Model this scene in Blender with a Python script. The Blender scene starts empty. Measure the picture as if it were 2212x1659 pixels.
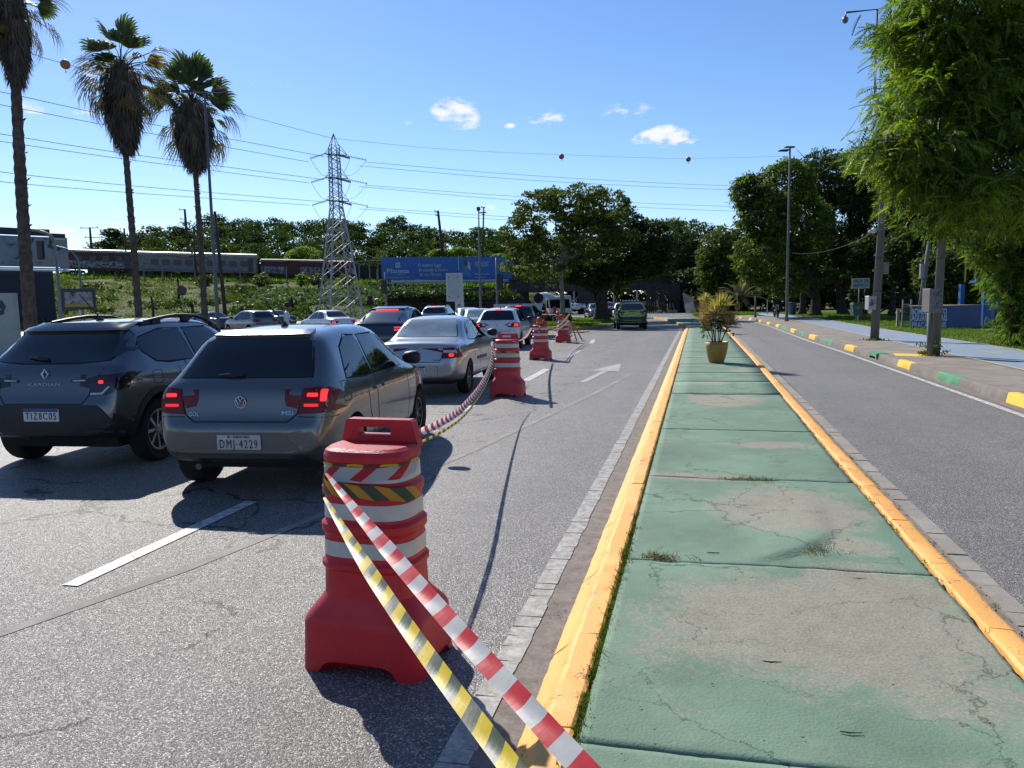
import bpy, math, random
import numpy as np
from mathutils import Vector, Matrix, Euler
from mathutils.bvhtree import BVHTree
from mathutils.geometry import delaunay_2d_cdt
R = math.radians
random.seed(7); rng = np.random.default_rng(11)
SC = bpy.context.scene
COL = SC.collection
# ------------------------------------------------------------------ camera, sky, sun, exposure
CH = 1.66
YAW, PITCH, ROLL = R(13.5405), R(-6.0533), R(-1.05)
CM = (Matrix.Rotation(YAW, 4, 'Z') @ Matrix.Rotation(math.pi/2+PITCH, 4, 'X') @ Matrix.Rotation(ROLL, 4, 'Z'))
cam = bpy.data.cameras.new('camera'); camo = bpy.data.objects.new('camera', cam); COL.objects.link(camo)
camo.matrix_world = Matrix.Translation((0, 0, CH)) @ CM
cam.lens = 36*769/1024; cam.sensor_width = 36; cam.clip_end = 6000; cam.clip_start = .05
SC.camera = camo
SC.render.resolution_x = 1024; SC.render.resolution_y = 768
SUN_EL, SUN_AZ = R(38), R(40)          # azimuth to the left of +Y
sdir = Vector((-math.sin(SUN_AZ)*math.cos(SUN_EL), math.cos(SUN_AZ)*math.cos(SUN_EL), math.sin(SUN_EL)))
sun = bpy.data.lights.new('sun', 'SUN'); suno = bpy.data.objects.new('sun', sun); COL.objects.link(suno)
sun.energy = 5.0; sun.angle = R(.53); sun.color = (1, .95, .87)
suno.rotation_euler = sdir.to_track_quat('Z', 'Y').to_euler()
SC.view_settings.view_transform = 'Standard'; SC.view_settings.look = 'None'
SC.view_settings.gamma = 1; SC.view_settings.exposure = .36; SC.view_settings.use_curve_mapping = False

F2 = 1661.07
def dp(x, y, d):
    """the point of the place at depth d (metres in front of the viewer) seen at this spot of the photograph"""
    v = CM.to_3x3() @ Vector(((x-1106)/F2, -(y-829.4)/F2, -1))
    return Vector((0, 0, CH)) + v*d
def gx(x, d):
    p = dp(x, 650, d); return p.x, p.y

W = bpy.data.worlds.new('World'); SC.world = W; W.use_nodes = True
nt = W.node_tree; nt.nodes.clear()
def N(nt, t, **k):
    n = nt.nodes.new(t)
    for a, b in k.items():
        if a == 'inp':
            for i, v in b.items(): n.inputs[i].default_value = v
        else: setattr(n, a, b)
    return n
def L(nt, a, b): nt.links.new(a, b)
def math_(nt, op, a, b=None, c=None, clamp=False):
    n = nt.nodes.new('ShaderNodeMath'); n.operation = op; n.use_clamp = clamp
    for i, v in enumerate((a, b, c)):
        if v is None: continue
        if isinstance(v, (int, float)): n.inputs[i].default_value = v
        else: nt.links.new(v, n.inputs[i])
    return n.outputs[0]
sky = N(nt, 'ShaderNodeTexSky', sky_type='NISHITA', sun_disc=False, sun_elevation=SUN_EL, sun_rotation=-SUN_AZ,
        altitude=600, air_density=1.0, dust_density=.2, ozone_density=2.2)
tc = N(nt, 'ShaderNodeTexCoord')
sep = N(nt, 'ShaderNodeSeparateXYZ'); L(nt, tc.outputs['Generated'], sep.inputs[0])
az = math_(nt, 'ARCTAN2', sep.outputs[0], sep.outputs[1]); el = math_(nt, 'ARCSINE', sep.outputs[2])
noi = N(nt, 'ShaderNodeTexNoise', inp={'Scale': 24, 'Detail': 6, 'Roughness': .62})
mp = N(nt, 'ShaderNodeMapping'); mp.inputs['Scale'].default_value = (1, 1, 2.2); L(nt, tc.outputs['Generated'], mp.inputs[0]); L(nt, mp.outputs[0], noi.inputs['Vector'])
noi2 = N(nt, 'ShaderNodeTexNoise', inp={'Scale': 70, 'Detail': 5, 'Roughness': .6}); L(nt, mp.outputs[0], noi2.inputs['Vector'])
nn = math_(nt, 'MULTIPLY_ADD', noi2.outputs[0], .45, math_(nt, 'MULTIPLY', noi.outputs[0], .85))   # ~0.62 mean
tot = None
# small fair-weather clouds: x, y, half width, half height (photograph scale), strength
for cx, cy, hw, hh, st in [(985,240,62,36,1.15),(1000,262,45,22,.9),(65,230,36,18,1.1),(1183,254,50,19,1.0),(1436,296,72,27,1.45),(1395,302,40,16,.9),
                           (1480,305,34,14,.8),(252,495,40,22,1.3),(130,507,36,24,1.3),(335,495,40,10,1.0),(305,497,26,7,.8),(1064,447,28,9,1.1),(182,243,26,10,.7),
                           (880,266,14,7,.8),(1103,272,16,7,.7),(455,500,40,18,1.0),(830,487,30,10,.9),(1185,286,14,6,.7),(1350,240,70,22,.45),(560,190,120,30,.18),(40,400,120,40,.2)]:
    v = (dp(cx, cy, 1)-Vector((0, 0, CH))).normalized()
    a0, e0 = math.atan2(v.x, v.y), math.asin(v.z)
    k = (dp(cx+1, cy, 1)-dp(cx, cy, 1)).length/(dp(cx, cy, 1)-Vector((0, 0, CH))).length
    dx = math_(nt, 'MULTIPLY', math_(nt, 'SUBTRACT', az, a0), math.cos(e0)/(hw*k)); dy = math_(nt, 'MULTIPLY', math_(nt, 'SUBTRACT', el, e0), 1/(hh*k))
    r2 = math_(nt, 'ADD', math_(nt, 'MULTIPLY', dx, dx), math_(nt, 'MULTIPLY', dy, dy))
    m = math_(nt, 'MULTIPLY', math_(nt, 'SUBTRACT', 1.0, r2), st)
    tot = m if tot is None else math_(nt, 'MAXIMUM', tot, m)
mask = math_(nt, 'MULTIPLY_ADD', nn, 4.6, math_(nt, 'SUBTRACT', tot, 3.25))
mr = N(nt, 'ShaderNodeMapRange', interpolation_type='SMOOTHSTEP', inp={'From Min': .05, 'From Max': 1.15}); L(nt, mask, mr.inputs[0])
gate = math_(nt, 'MULTIPLY', mr.outputs[0], math_(nt, 'GREATER_THAN', tot, 0.0))
soft = math_(nt, 'MULTIPLY', gate, math_(nt, 'MULTIPLY', tot, 2.5, clamp=True))
mix = N(nt, 'ShaderNodeMix', data_type='RGBA'); mix.inputs[7].default_value = (8.6, 8.8, 9.2, 1)
L(nt, soft, mix.inputs[0])
hs = N(nt, 'ShaderNodeHueSaturation', inp={'Saturation': 1.10, 'Value': 1.22})
tint = N(nt, 'ShaderNodeMix', data_type='RGBA', blend_type='MULTIPLY'); tint.inputs[0].default_value = 1; tint.inputs[7].default_value = (.93, .975, 1.12, 1); L(nt, sky.outputs[0], tint.inputs[6]); L(nt, tint.outputs[2], hs.inputs['Color'])
L(nt, hs.outputs[0], mix.inputs[6])
bg = N(nt, 'ShaderNodeBackground', inp={'Strength': .085}); L(nt, mix.outputs[2], bg.inputs[0])
wo = N(nt, 'ShaderNodeOutputWorld'); L(nt, bg.outputs[0], wo.inputs[0])

# ------------------------------------------------------------------ materials
MATS = {}
def pm(name, col, rough=.6, metal=0., var=.12, scale=6., bump=0., bscale=60., coat=0., spec=.5, detail=4, emit=None, trans=0.):
    if name in MATS: return MATS[name]
    m = bpy.data.materials.new(name); m.use_nodes = True; t = m.node_tree; t.nodes.clear()
    out = N(t, 'ShaderNodeOutputMaterial'); b = N(t, 'ShaderNodeBsdfPrincipled')
    b.inputs['Roughness'].default_value = rough; b.inputs['Metallic'].default_value = metal
    b.inputs['Coat Weight'].default_value = coat; b.inputs['Coat Roughness'].default_value = .03
    b.inputs['Specular IOR Level'].default_value = spec
    tcn = N(t, 'ShaderNodeTexCoord')
    no = N(t, 'ShaderNodeTexNoise', inp={'Scale': scale, 'Detail': detail, 'Roughness': .6}); L(t, tcn.outputs['Object'], no.inputs['Vector'])
    cr = N(t, 'ShaderNodeValToRGB'); L(t, no.outputs[0], cr.inputs[0])
    cr.color_ramp.elements[0].position = .3; cr.color_ramp.elements[1].position = .7
    cr.color_ramp.elements[0].color = tuple(c*(1-var) for c in col)+(1,); cr.color_ramp.elements[1].color = tuple(min(1, c*(1+var)) for c in col)+(1,)
    L(t, cr.outputs[0], b.inputs['Base Color'])
    if bump:
        nb = N(t, 'ShaderNodeTexNoise', inp={'Scale': bscale, 'Detail': 4}); L(t, tcn.outputs['Object'], nb.inputs['Vector'])
        bu = N(t, 'ShaderNodeBump', inp={'Strength': bump, 'Distance': .02}); L(t, nb.outputs[0], bu.inputs['Height']); L(t, bu.outputs[0], b.inputs['Normal'])
    if emit:
        b.inputs['Emission Color'].default_value = tuple(emit[:3])+(1,); b.inputs['Emission Strength'].default_value = emit[3]
    if trans: b.inputs['Transmission Weight'].default_value = trans
    L(t, b.outputs[0], out.inputs[0]); MATS[name] = m; return m

def leafmat(name, c1, c2, transl=.35, rough=.6, clump=.6, spec=.2):
    if name in MATS: return MATS[name]
    m = bpy.data.materials.new(name); m.use_nodes = True; t = m.node_tree; t.nodes.clear()
    out = N(t, 'ShaderNodeOutputMaterial'); b = N(t, 'ShaderNodeBsdfPrincipled', inp={'Roughness': rough, 'Specular IOR Level': spec})
    g = N(t, 'ShaderNodeNewGeometry'); tcn = N(t, 'ShaderNodeTexCoord')
    no = N(t, 'ShaderNodeTexNoise', inp={'Scale': clump, 'Detail': 3}); L(t, tcn.outputs['Object'], no.inputs['Vector'])
    f = math_(t, 'MULTIPLY_ADD', no.outputs[0], 1.2, math_(t, 'MULTIPLY_ADD', g.outputs['Random Per Island'], .5, -.35))
    cr = N(t, 'ShaderNodeValToRGB'); L(t, f, cr.inputs[0])
    cr.color_ramp.elements[0].position = .2; cr.color_ramp.elements[1].position = .75
    cr.color_ramp.elements[0].color = tuple(c1)+(1,); cr.color_ramp.elements[1].color = tuple(c2)+(1,)
    L(t, cr.outputs[0], b.inputs['Base Color'])
    tr = N(t, 'ShaderNodeBsdfTranslucent'); mx = N(t, 'ShaderNodeMixShader', inp={0: transl})
    br = N(t, 'ShaderNodeMix', data_type='RGBA', blend_type='MULTIPLY'); br.inputs[0].default_value = 1; L(t, cr.outputs[0], br.inputs[6]); br.inputs[7].default_value = (1.5, 1.7, .6, 1)
    L(t, br.outputs[2], tr.inputs[0]); L(t, b.outputs[0], mx.inputs[1]); L(t, tr.outputs[0], mx.inputs[2]); L(t, mx.outputs[0], out.inputs[0])
    MATS[name] = m; return m

# ------------------------------------------------------------------ mesh helpers
def tag(o, label=None, cat=None, group=None, kind=None):
    if label: o['label'] = label
    if cat: o['category'] = cat
    if group: o['group'] = group
    if kind: o['kind'] = kind
    return o
def link(name, me, parent=None, loc=None, rot=None):
    o = bpy.data.objects.new(name, me); COL.objects.link(o)
    if parent is not None: o.parent = parent
    if loc is not None: o.location = loc
    if rot is not None: o.rotation_euler = rot
    return o
def empty(name, loc, rz=0, label=None, cat=None, group=None):
    o = bpy.data.objects.new(name, None); COL.objects.link(o); o.location = loc; o.rotation_euler = (0, 0, rz); o.empty_display_size = .2
    return tag(o, label, cat, group)
class MB:
    def __init__(s): s.v = []; s.f = []; s.m = []; s.mi = 0
    def add(s, vs, fs):
        k = len(s.v); s.v += [tuple(v) for v in vs]; s.f += [tuple(i+k for i in f) for f in fs]; s.m += [s.mi]*len(fs); return s
    def quad(s, *p): return s.add(p, [tuple(range(len(p)))])
    def box(s, c, d, rz=0, M=None, bev=0):
        x, y, z = d[0]/2, d[1]/2, d[2]/2
        if bev:
            b = bev; vs = []; 
            for zz, k in ((-z, b), (-z+b, 0), (z-b, 0), (z, b)):
                X, Y = x-k, y-k
                vs += [(-X+b*(k==0), -Y, zz), (X-b*(k==0), -Y, zz), (X, -Y+b*(k==0), zz), (X, Y-b*(k==0), zz), (X-b*(k==0), Y, zz), (-X+b*(k==0), Y, zz), (-X, Y-b*(k==0), zz), (-X, -Y+b*(k==0), zz)]
            fs = [tuple(range(7, -1, -1)), tuple(range(24, 32))]
            for r in range(3): fs += [(r*8+i, r*8+(i+1) % 8, r*8+8+(i+1) % 8, r*8+8+i) for i in range(8)]
        else:
            vs = [(-x,-y,-z),(x,-y,-z),(x,y,-z),(-x,y,-z),(-x,-y,z),(x,-y,z),(x,y,z),(-x,y,z)]
            fs = [(3,2,1,0),(4,5,6,7),(0,1,5,4),(1,2,6,5),(2,3,7,6),(3,0,4,7)]
        T = Matrix.Translation(c) @ (M if M is not None else Matrix.Rotation(rz, 4, 'Z'))
        return s.add([T @ Vector(v) for v in vs], fs)
    def tube(s, pts, r, n=8, cap=True, flat=1.):
        pts = [Vector(p) for p in pts]; rr = r if isinstance(r, (list, tuple)) else [r]*len(pts)
        vs = []; fs = []; u = None
        for i, p in enumerate(pts):
            t = (pts[min(i+1, len(pts)-1)]-pts[max(i-1, 0)])
            if t.length < 1e-9: t = Vector((0, 0, 1))
            t.normalize()
            if u is None: u = t.orthogonal().normalized() if abs(t.z) < .99 else Vector((1, 0, 0))
            u = (u-t*u.dot(t)).normalized(); w = t.cross(u)
            for k in range(n):
                a = 2*math.pi*k/n; vs.append(p+(u*math.cos(a)+w*math.sin(a)*flat)*rr[i])
        for i in range(len(pts)-1): fs += [(i*n+k, i*n+(k+1) % n, (i+1)*n+(k+1) % n, (i+1)*n+k) for k in range(n)]
        if cap: fs += [tuple(range(n-1, -1, -1)), tuple((len(pts)-1)*n+k for k in range(n))]
        return s.add(vs, fs)
    def lathe(s, prof, n=24, T=None, sx=1., sy=1., cap=True):
        vs = []; fs = []
        for r, z in prof:
            for k in range(n):
                a = 2*math.pi*k/n; vs.append(Vector((r*math.cos(a)*sx, r*math.sin(a)*sy, z)))
        for i in range(len(prof)-1): fs += [(i*n+k, i*n+(k+1) % n, (i+1)*n+(k+1) % n, (i+1)*n+k) for k in range(n)]
        if cap and prof[0] != prof[-1] and prof[0][0] > 1e-4: fs.append(tuple(range(n-1, -1, -1)))
        if cap and prof[0] != prof[-1] and prof[-1][0] > 1e-4: fs.append(tuple((len(prof)-1)*n+k for k in range(n)))
        if T is not None: vs = [T @ v for v in vs]
        return s.add(vs, fs)
    def prism(s, poly, z0, z1, T=None):
        n = len(poly); vs = [Vector((x, y, z0)) for x, y in poly]+[Vector((x, y, z1)) for x, y in poly]
        fs = [tuple(range(n-1, -1, -1)), tuple(range(n, 2*n))]+[(i, (i+1) % n, n+(i+1) % n, n+i) for i in range(n)]
        if T is not None: vs = [T @ v for v in vs]
        return s.add(vs, fs)
    def mesh(s, name, mats, smooth=False):
        me = bpy.data.meshes.new(name); me.from_pydata(s.v, [], s.f); me.update()
        for m in (mats if isinstance(mats, (list, tuple)) else [mats]): me.materials.append(m)
        if any(s.m): me.polygons.foreach_set('material_index', s.m)
        if smooth: me.polygons.foreach_set('use_smooth', [True]*len(me.polygons))
        return me
    def build(s, name, mats, parent=None, smooth=False, loc=None, rot=None):
        me = s.mesh(name, mats, smooth)
        if smooth == 'auto':
            try: me.set_sharp_from_angle(angle=R(38))
            except Exception: pass
        return link(name, me, parent, loc, rot)
def npmesh(name, V, Fq, mat, parent=None, loc=None, smooth=False):
    """V (n,3), Fq (m,k) arrays"""
    me = bpy.data.meshes.new(name); V = np.asarray(V, dtype=np.float32); Fq = np.asarray(Fq, dtype=np.int32); k = Fq.shape[1]
    me.vertices.add(len(V)); me.vertices.foreach_set('co', V.ravel()); me.loops.add(Fq.size); me.loops.foreach_set('vertex_index', Fq.ravel())
    me.polygons.add(len(Fq)); me.polygons.foreach_set('loop_start', np.arange(0, Fq.size, k, dtype=np.int32))
    me.update(calc_edges=True); me.materials.append(mat)
    if smooth: me.polygons.foreach_set('use_smooth', np.ones(len(Fq), dtype=bool))
    return link(name, me, parent, loc)
def text(s, name, size, mat, parent, T, ext=.001, width=None, shear=0, space=1., bold=0.):
    """lettering standing in its local xz plane, facing -y, centred on T"""
    cu = bpy.data.curves.new(name, 'FONT'); cu.body = s; cu.size = size; cu.extrude = ext; cu.align_x = 'CENTER'; cu.align_y = 'CENTER'; cu.shear = shear
    cu.space_character = space; cu.resolution_u = 3; cu.offset = bold
    o = bpy.data.objects.new(name, cu); COL.objects.link(o)
    dg = bpy.context.evaluated_depsgraph_get(); dg.update(); me = bpy.data.meshes.new_from_object(o.evaluated_get(dg)); bpy.data.objects.remove(o); bpy.data.curves.remove(cu)
    co = np.zeros(len(me.vertices)*3); me.vertices.foreach_get('co', co); co = co.reshape(-1, 3)
    if len(co) and width:
        w = co[:, 0].max()-co[:, 0].min(); co[:, 0] = (co[:, 0]-(co[:, 0].max()+co[:, 0].min())/2)*width/w
    if len(co): me.vertices.foreach_set('co', co.ravel())
    me.transform(T @ Matrix.Rotation(math.pi/2, 4, 'X')); me.materials.clear(); me.materials.append(mat)
    return link(name, me, parent)
def TR(x, y, z, rz=0, rx=0): return Matrix.Translation((x, y, z)) @ Matrix.Rotation(rz, 4, 'Z') @ Matrix.Rotation(rx, 4, 'X')
def copy_tree(o, parent=None):
    c = o.copy(); COL.objects.link(c); c.parent = parent
    for ch in list(o.children): copy_tree(ch, c)
    return c
def lerp(a, b, t): return a+(b-a)*t
def itp(tab, y):
    if y <= tab[0][0]: return tab[0][1]
    for (a, b), (c, d) in zip(tab, tab[1:]):
        if y <= c: return b+(d-b)*(y-a)/(c-a)
    return tab[-1][1]
# ------------------------------------------------------------------ ground materials
def asphalt_mat(name, base=.124, speck=.33, cracks=True, tint=(1, .93, .845)):
    m = bpy.data.materials.new(name); m.use_nodes = True; t = m.node_tree; t.nodes.clear()
    out = N(t, 'ShaderNodeOutputMaterial'); b = N(t, 'ShaderNodeBsdfPrincipled', inp={'Roughness': .62, 'Specular IOR Level': .5})
    c = N(t, 'ShaderNodeTexCoord').outputs['Object']
    vo = N(t, 'ShaderNodeTexVoronoi', inp={'Scale': 150, 'Randomness': 1}); L(t, c, vo.inputs['Vector'])
    sp = N(t, 'ShaderNodeSeparateColor'); L(t, vo.outputs['Color'], sp.inputs[0])
    cr = N(t, 'ShaderNodeValToRGB'); L(t, sp.outputs[0], cr.inputs[0]); e = cr.color_ramp.elements
    e[0].position = 0; e[0].color = [base*.5*k for k in tint]+[1]; e[1].position = 1; e[1].color = [speck*1.5*k for k in tint]+[1]
    for p, v in ((.45, base*.95), (.72, base*1.3), (.86, speck*.7), (.93, speck*1.2)):
        x = e.new(p); x.color = [v*k for k in tint]+[1]
    big = N(t, 'ShaderNodeTexNoise', inp={'Scale': .35, 'Detail': 6, 'Roughness': .65}); L(t, c, big.inputs['Vector'])
    mid = N(t, 'ShaderNodeTexNoise', inp={'Scale': 3.1, 'Detail': 5, 'Roughness': .7}); L(t, c, mid.inputs['Vector'])
    ms = N(t, 'ShaderNodeMapping'); ms.inputs['Scale'].default_value = (1.1, .045, 1); L(t, c, ms.inputs[0])
    trk = N(t, 'ShaderNodeTexNoise', inp={'Scale': 1.0, 'Detail': 3}); L(t, ms.outputs[0], trk.inputs['Vector'])
    oil = N(t, 'ShaderNodeTexNoise', inp={'Scale': 1.3, 'Detail': 7, 'Roughness': .75}); L(t, c, oil.inputs['Vector'])
    spot = math_(t, 'MULTIPLY', math_(t, 'SUBTRACT', oil.outputs[0], .62, clamp=True), 2.2)
    f = math_(t, 'MULTIPLY_ADD', big.outputs[0], .55, math_(t, 'MULTIPLY_ADD', mid.outputs[0], .45, math_(t, 'MULTIPLY_ADD', trk.outputs[0], .55, .22)))
    f = math_(t, 'SUBTRACT', f, spot)
    mx = N(t, 'ShaderNodeMix', data_type='RGBA', blend_type='MULTIPLY'); mx.inputs[0].default_value = 1
    L(t, cr.outputs[0], mx.inputs[6]); cc = N(t, 'ShaderNodeCombineColor'); [L(t, f, cc.inputs[i]) for i in range(3)]; L(t, cc.outputs[0], mx.inputs[7])
    col = mx.outputs[2]; dist = N(t, 'ShaderNodeTexNoise', inp={'Scale': 1.6, 'Detail': 5}); L(t, c, dist.inputs['Vector'])
    va = N(t, 'ShaderNodeVectorMath', operation='MULTIPLY_ADD'); L(t, dist.outputs['Color'], va.inputs[0]); va.inputs[1].default_value = (.9, .9, .9); L(t, c, va.inputs[2])
    vc = N(t, 'ShaderNodeTexVoronoi', feature='DISTANCE_TO_EDGE', inp={'Scale': .62}); L(t, va.outputs[0], vc.inputs['Vector'])
    lw = math_(t, 'LESS_THAN', vc.outputs['Distance'], math_(t, 'MULTIPLY', math_(t, 'SUBTRACT', mid.outputs[0], .36, clamp=True), .075))
    xs = N(t, 'ShaderNodeSeparateXYZ'); L(t, c, xs.inputs[0])
    gate = math_(t, 'GREATER_THAN', big.outputs[0], .44)
    # the left lanes are cracked, the fresh strip beside the median hardly at all
    gate = math_(t, 'MULTIPLY', gate, math_(t, 'LESS_THAN', xs.outputs[0], -2.4))
    crk = math_(t, 'MULTIPLY', lw, gate)
    dk = N(t, 'ShaderNodeMix', data_type='RGBA'); L(t, math_(t, 'MULTIPLY', crk, .9), dk.inputs[0]); L(t, col, dk.inputs[6]); dk.inputs[7].default_value = (.018, .017, .016, 1)
    L(t, dk.outputs[2], b.inputs['Base Color'])
    rg = math_(t, 'MULTIPLY_ADD', sp.outputs[1], .5, .36); L(t, rg, b.inputs['Roughness'])
    hgt = math_(t, 'SUBTRACT', math_(t, 'MULTIPLY_ADD', sp.outputs[2], .6, math_(t, 'MULTIPLY', math_(t, 'SUBTRACT', 1, vo.outputs['Distance']), .8)), math_(t, 'MULTIPLY', crk, 2.5))
    bu = N(t, 'ShaderNodeBump', inp={'Strength': .75, 'Distance': .005}); L(t, hgt, bu.inputs['Height']); L(t, bu.outputs[0], b.inputs['Normal'])
    L(t, b.outputs[0], out.inputs[0]); MATS[name] = m; return m
def concrete_mat(name, col, bump=.35, scale=2.2, var=.25, grit=60):
    m = bpy.data.materials.new(name); m.use_nodes = True; t = m.node_tree; t.nodes.clear()
    out = N(t, 'ShaderNodeOutputMaterial'); b = N(t, 'ShaderNodeBsdfPrincipled', inp={'Roughness': .85, 'Specular IOR Level': .3})
    c = N(t, 'ShaderNodeTexCoord').outputs['Object']
    n1 = N(t, 'ShaderNodeTexNoise', inp={'Scale': scale, 'Detail': 8, 'Roughness': .7}); L(t, c, n1.inputs['Vector'])
    n2 = N(t, 'ShaderNodeTexNoise', inp={'Scale': grit, 'Detail': 3}); L(t, c, n2.inputs['Vector'])
    f = math_(t, 'MULTIPLY_ADD', n1.outputs[0], .75, math_(t, 'MULTIPLY', n2.outputs[0], .25))
    cr = N(t, 'ShaderNodeValToRGB'); L(t, f, cr.inputs[0]); e = cr.color_ramp.elements; e[0].position = .33; e[1].position = .66
    e[0].color = [k*(1-var) for k in col]+[1]; e[1].color = [k*(1+var) for k in col]+[1]
    L(t, cr.outputs[0], b.inputs['Base Color'])
    bu = N(t, 'ShaderNodeBump', inp={'Strength': bump, 'Distance': .012}); L(t, f, bu.inputs['Height']); L(t, bu.outputs[0], b.inputs['Normal'])
    L(t, b.outputs[0], out.inputs[0]); MATS[name] = m; return m
def worn_paint_mat(name, paint, under, wear=.5, scale=5., grit=60, hard=.06, blobs=(), rough=.6, bump=.4, var=.12, cracks=False, maxw=1.):
    """paint worn through to what is under it, by noise and in given worn patches (x, y, rx, ry, strength) of the place"""
    m = bpy.data.materials.new(name); m.use_nodes = True; t = m.node_tree; t.nodes.clear()
    out = N(t, 'ShaderNodeOutputMaterial'); b = N(t, 'ShaderNodeBsdfPrincipled', inp={'Roughness': rough, 'Specular IOR Level': .35})
    c = N(t, 'ShaderNodeTexCoord').outputs['Object']; xs = N(t, 'ShaderNodeSeparateXYZ'); L(t, c, xs.inputs[0])
    n1 = N(t, 'ShaderNodeTexNoise', inp={'Scale': scale, 'Detail': 9, 'Roughness': .68}); L(t, c, n1.inputs['Vector'])
    n2 = N(t, 'ShaderNodeTexNoise', inp={'Scale': grit, 'Detail': 4, 'Roughness': .6}); L(t, c, n2.inputs['Vector'])
    n3 = N(t, 'ShaderNodeTexNoise', inp={'Scale': 1.1, 'Detail': 5}); L(t, c, n3.inputs['Vector'])
    f = math_(t, 'MULTIPLY_ADD', n1.outputs[0], .6, math_(t, 'MULTIPLY', n2.outputs[0], .4)); tot = None
    for (x, y, rx, ry, st) in blobs:
        dx = math_(t, 'MULTIPLY', math_(t, 'SUBTRACT', xs.outputs[0], x), 1/rx); dy = math_(t, 'MULTIPLY', math_(t, 'SUBTRACT', xs.outputs[1], y), 1/ry)
        r = math_(t, 'SQRT', math_(t, 'ADD', math_(t, 'MULTIPLY', dx, dx), math_(t, 'MULTIPLY', dy, dy)))
        w = math_(t, 'MULTIPLY', math_(t, 'SUBTRACT', 1.35, r, clamp=True), st); tot = w if tot is None else math_(t, 'MAXIMUM', tot, w)
    if tot is not None: f = math_(t, 'ADD', f, math_(t, 'MULTIPLY', tot, .38))
    mr = N(t, 'ShaderNodeMapRange', interpolation_type='SMOOTHSTEP', inp={'From Min': wear-hard, 'From Max': wear+hard}); L(t, f, mr.inputs[0])
    def two(col, fac):
        cr = N(t, 'ShaderNodeValToRGB'); L(t, fac, cr.inputs[0]); e = cr.color_ramp.elements; e[0].position = .3; e[1].position = .7
        e[0].color = [k*(1-var) for k in col]+[1]; e[1].color = [min(1, k*(1+var)) for k in col]+[1]; return cr.outputs[0]
    mx = N(t, 'ShaderNodeMix', data_type='RGBA'); L(t, math_(t, 'MULTIPLY', mr.outputs[0], maxw), mx.inputs[0]); L(t, two(paint, n3.outputs[0]), mx.inputs[6]); L(t, two(under, n2.outputs[0]), mx.inputs[7])
    colr = mx.outputs[2]; hh = math_(t, 'SUBTRACT', n2.outputs[0], math_(t, 'MULTIPLY', mr.outputs[0], .25))
    if cracks:
        va = N(t, 'ShaderNodeVectorMath', operation='MULTIPLY_ADD'); L(t, n1.outputs['Color'], va.inputs[0]); va.inputs[1].default_value = (.5, .35, .3); L(t, c, va.inputs[2])
        vc = N(t, 'ShaderNodeTexVoronoi', feature='DISTANCE_TO_EDGE', inp={'Scale': 1.5}); L(t, va.outputs[0], vc.inputs['Vector'])
        ck = math_(t, 'LESS_THAN', vc.outputs['Distance'], math_(t, 'MULTIPLY', math_(t, 'SUBTRACT', n3.outputs[0], .46, clamp=True), .060))
        dirt = N(t, 'ShaderNodeTexNoise', inp={'Scale': 3.2, 'Detail': 8, 'Roughness': .75}); L(t, c, dirt.inputs['Vector'])
        dm = N(t, 'ShaderNodeMix', data_type='RGBA', blend_type='MULTIPLY'); L(t, math_(t, 'MULTIPLY', math_(t, 'SUBTRACT', dirt.outputs[0], .48, clamp=True), 2.6, clamp=True), dm.inputs[0]); L(t, colr, dm.inputs[6]); dm.inputs[7].default_value = (.74, .70, .62, 1)
        d2 = N(t, 'ShaderNodeMix', data_type='RGBA'); L(t, math_(t, 'MULTIPLY', ck, .62), d2.inputs[0]); L(t, dm.outputs[2], d2.inputs[6]); d2.inputs[7].default_value = (.035, .04, .03, 1); colr = d2.outputs[2]
        hh = math_(t, 'SUBTRACT', hh, math_(t, 'MULTIPLY', ck, 1.0))
    L(t, colr, b.inputs['Base Color'])
    bu = N(t, 'ShaderNodeBump', inp={'Strength': bump, 'Distance': .006}); L(t, hh, bu.inputs['Height']); L(t, bu.outputs[0], b.inputs['Normal'])
    L(t, b.outputs[0], out.inputs[0]); MATS[name] = m; return m
asph = asphalt_mat('asphalt'); asph2 = asphalt_mat('asphalt_right', base=.16, speck=.30)
conc = concrete_mat('concrete', (.27, .245, .21)); conc_d = concrete_mat('old_concrete', (.20, .175, .15), .5)
gutter_m = concrete_mat('gutter_dirt', (.19, .165, .14), .6, 9, .4, 90)
white_p = worn_paint_mat('road_paint', (.56, .545, .51), (.17, .16, .145), wear=.535, scale=16, hard=.07)
white_old = worn_paint_mat('old_road_paint', (.43, .415, .375), (.21, .195, .17), wear=.5, scale=14, hard=.12)
white_ghost = worn_paint_mat('ghost_road_paint', (.27, .255, .22), (.19, .18, .158), wear=.5, scale=7, hard=.12, rough=.8, grit=130, bump=1., var=.4)
yel_k = worn_paint_mat('kerb_yellow', (.84, .41, .105), (.30, .19, .10), wear=.585, scale=8, hard=.02, var=.06, bump=.5)
green_p = worn_paint_mat('path_green', (.136, .218, .150), (.285, .25, .19), wear=.635, scale=4.2, hard=.10, var=.24, bump=.65, grit=75, cracks=True, maxw=.82, rough=.8,
    blobs=[(.60,3.7,.78,.62,.95),(.0,3.45,.35,.35,.6),(1.0,3.05,.3,.3,.5),(.9,4.15,.35,.45,.95),(.66,5.75,.5,.62,1.0),(.05,6.7,.42,.14,1.1),(.75,8.3,.42,.22,.75),(.42,12.0,.5,.75,1.1),(.25,12.6,.4,.2,1.2),(.85,2.3,.5,.35,.55),(.3,14.5,.3,.4,.5),(.9,17,.3,.5,.6),(.3,21,.6,.5,.6),(.95,4.95,.2,.2,.8)])
grass_m = pm('grass_ground', (.085, .13, .028), rough=.95, var=.5, scale=3.5, bump=1., bscale=25, spec=.1)
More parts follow.
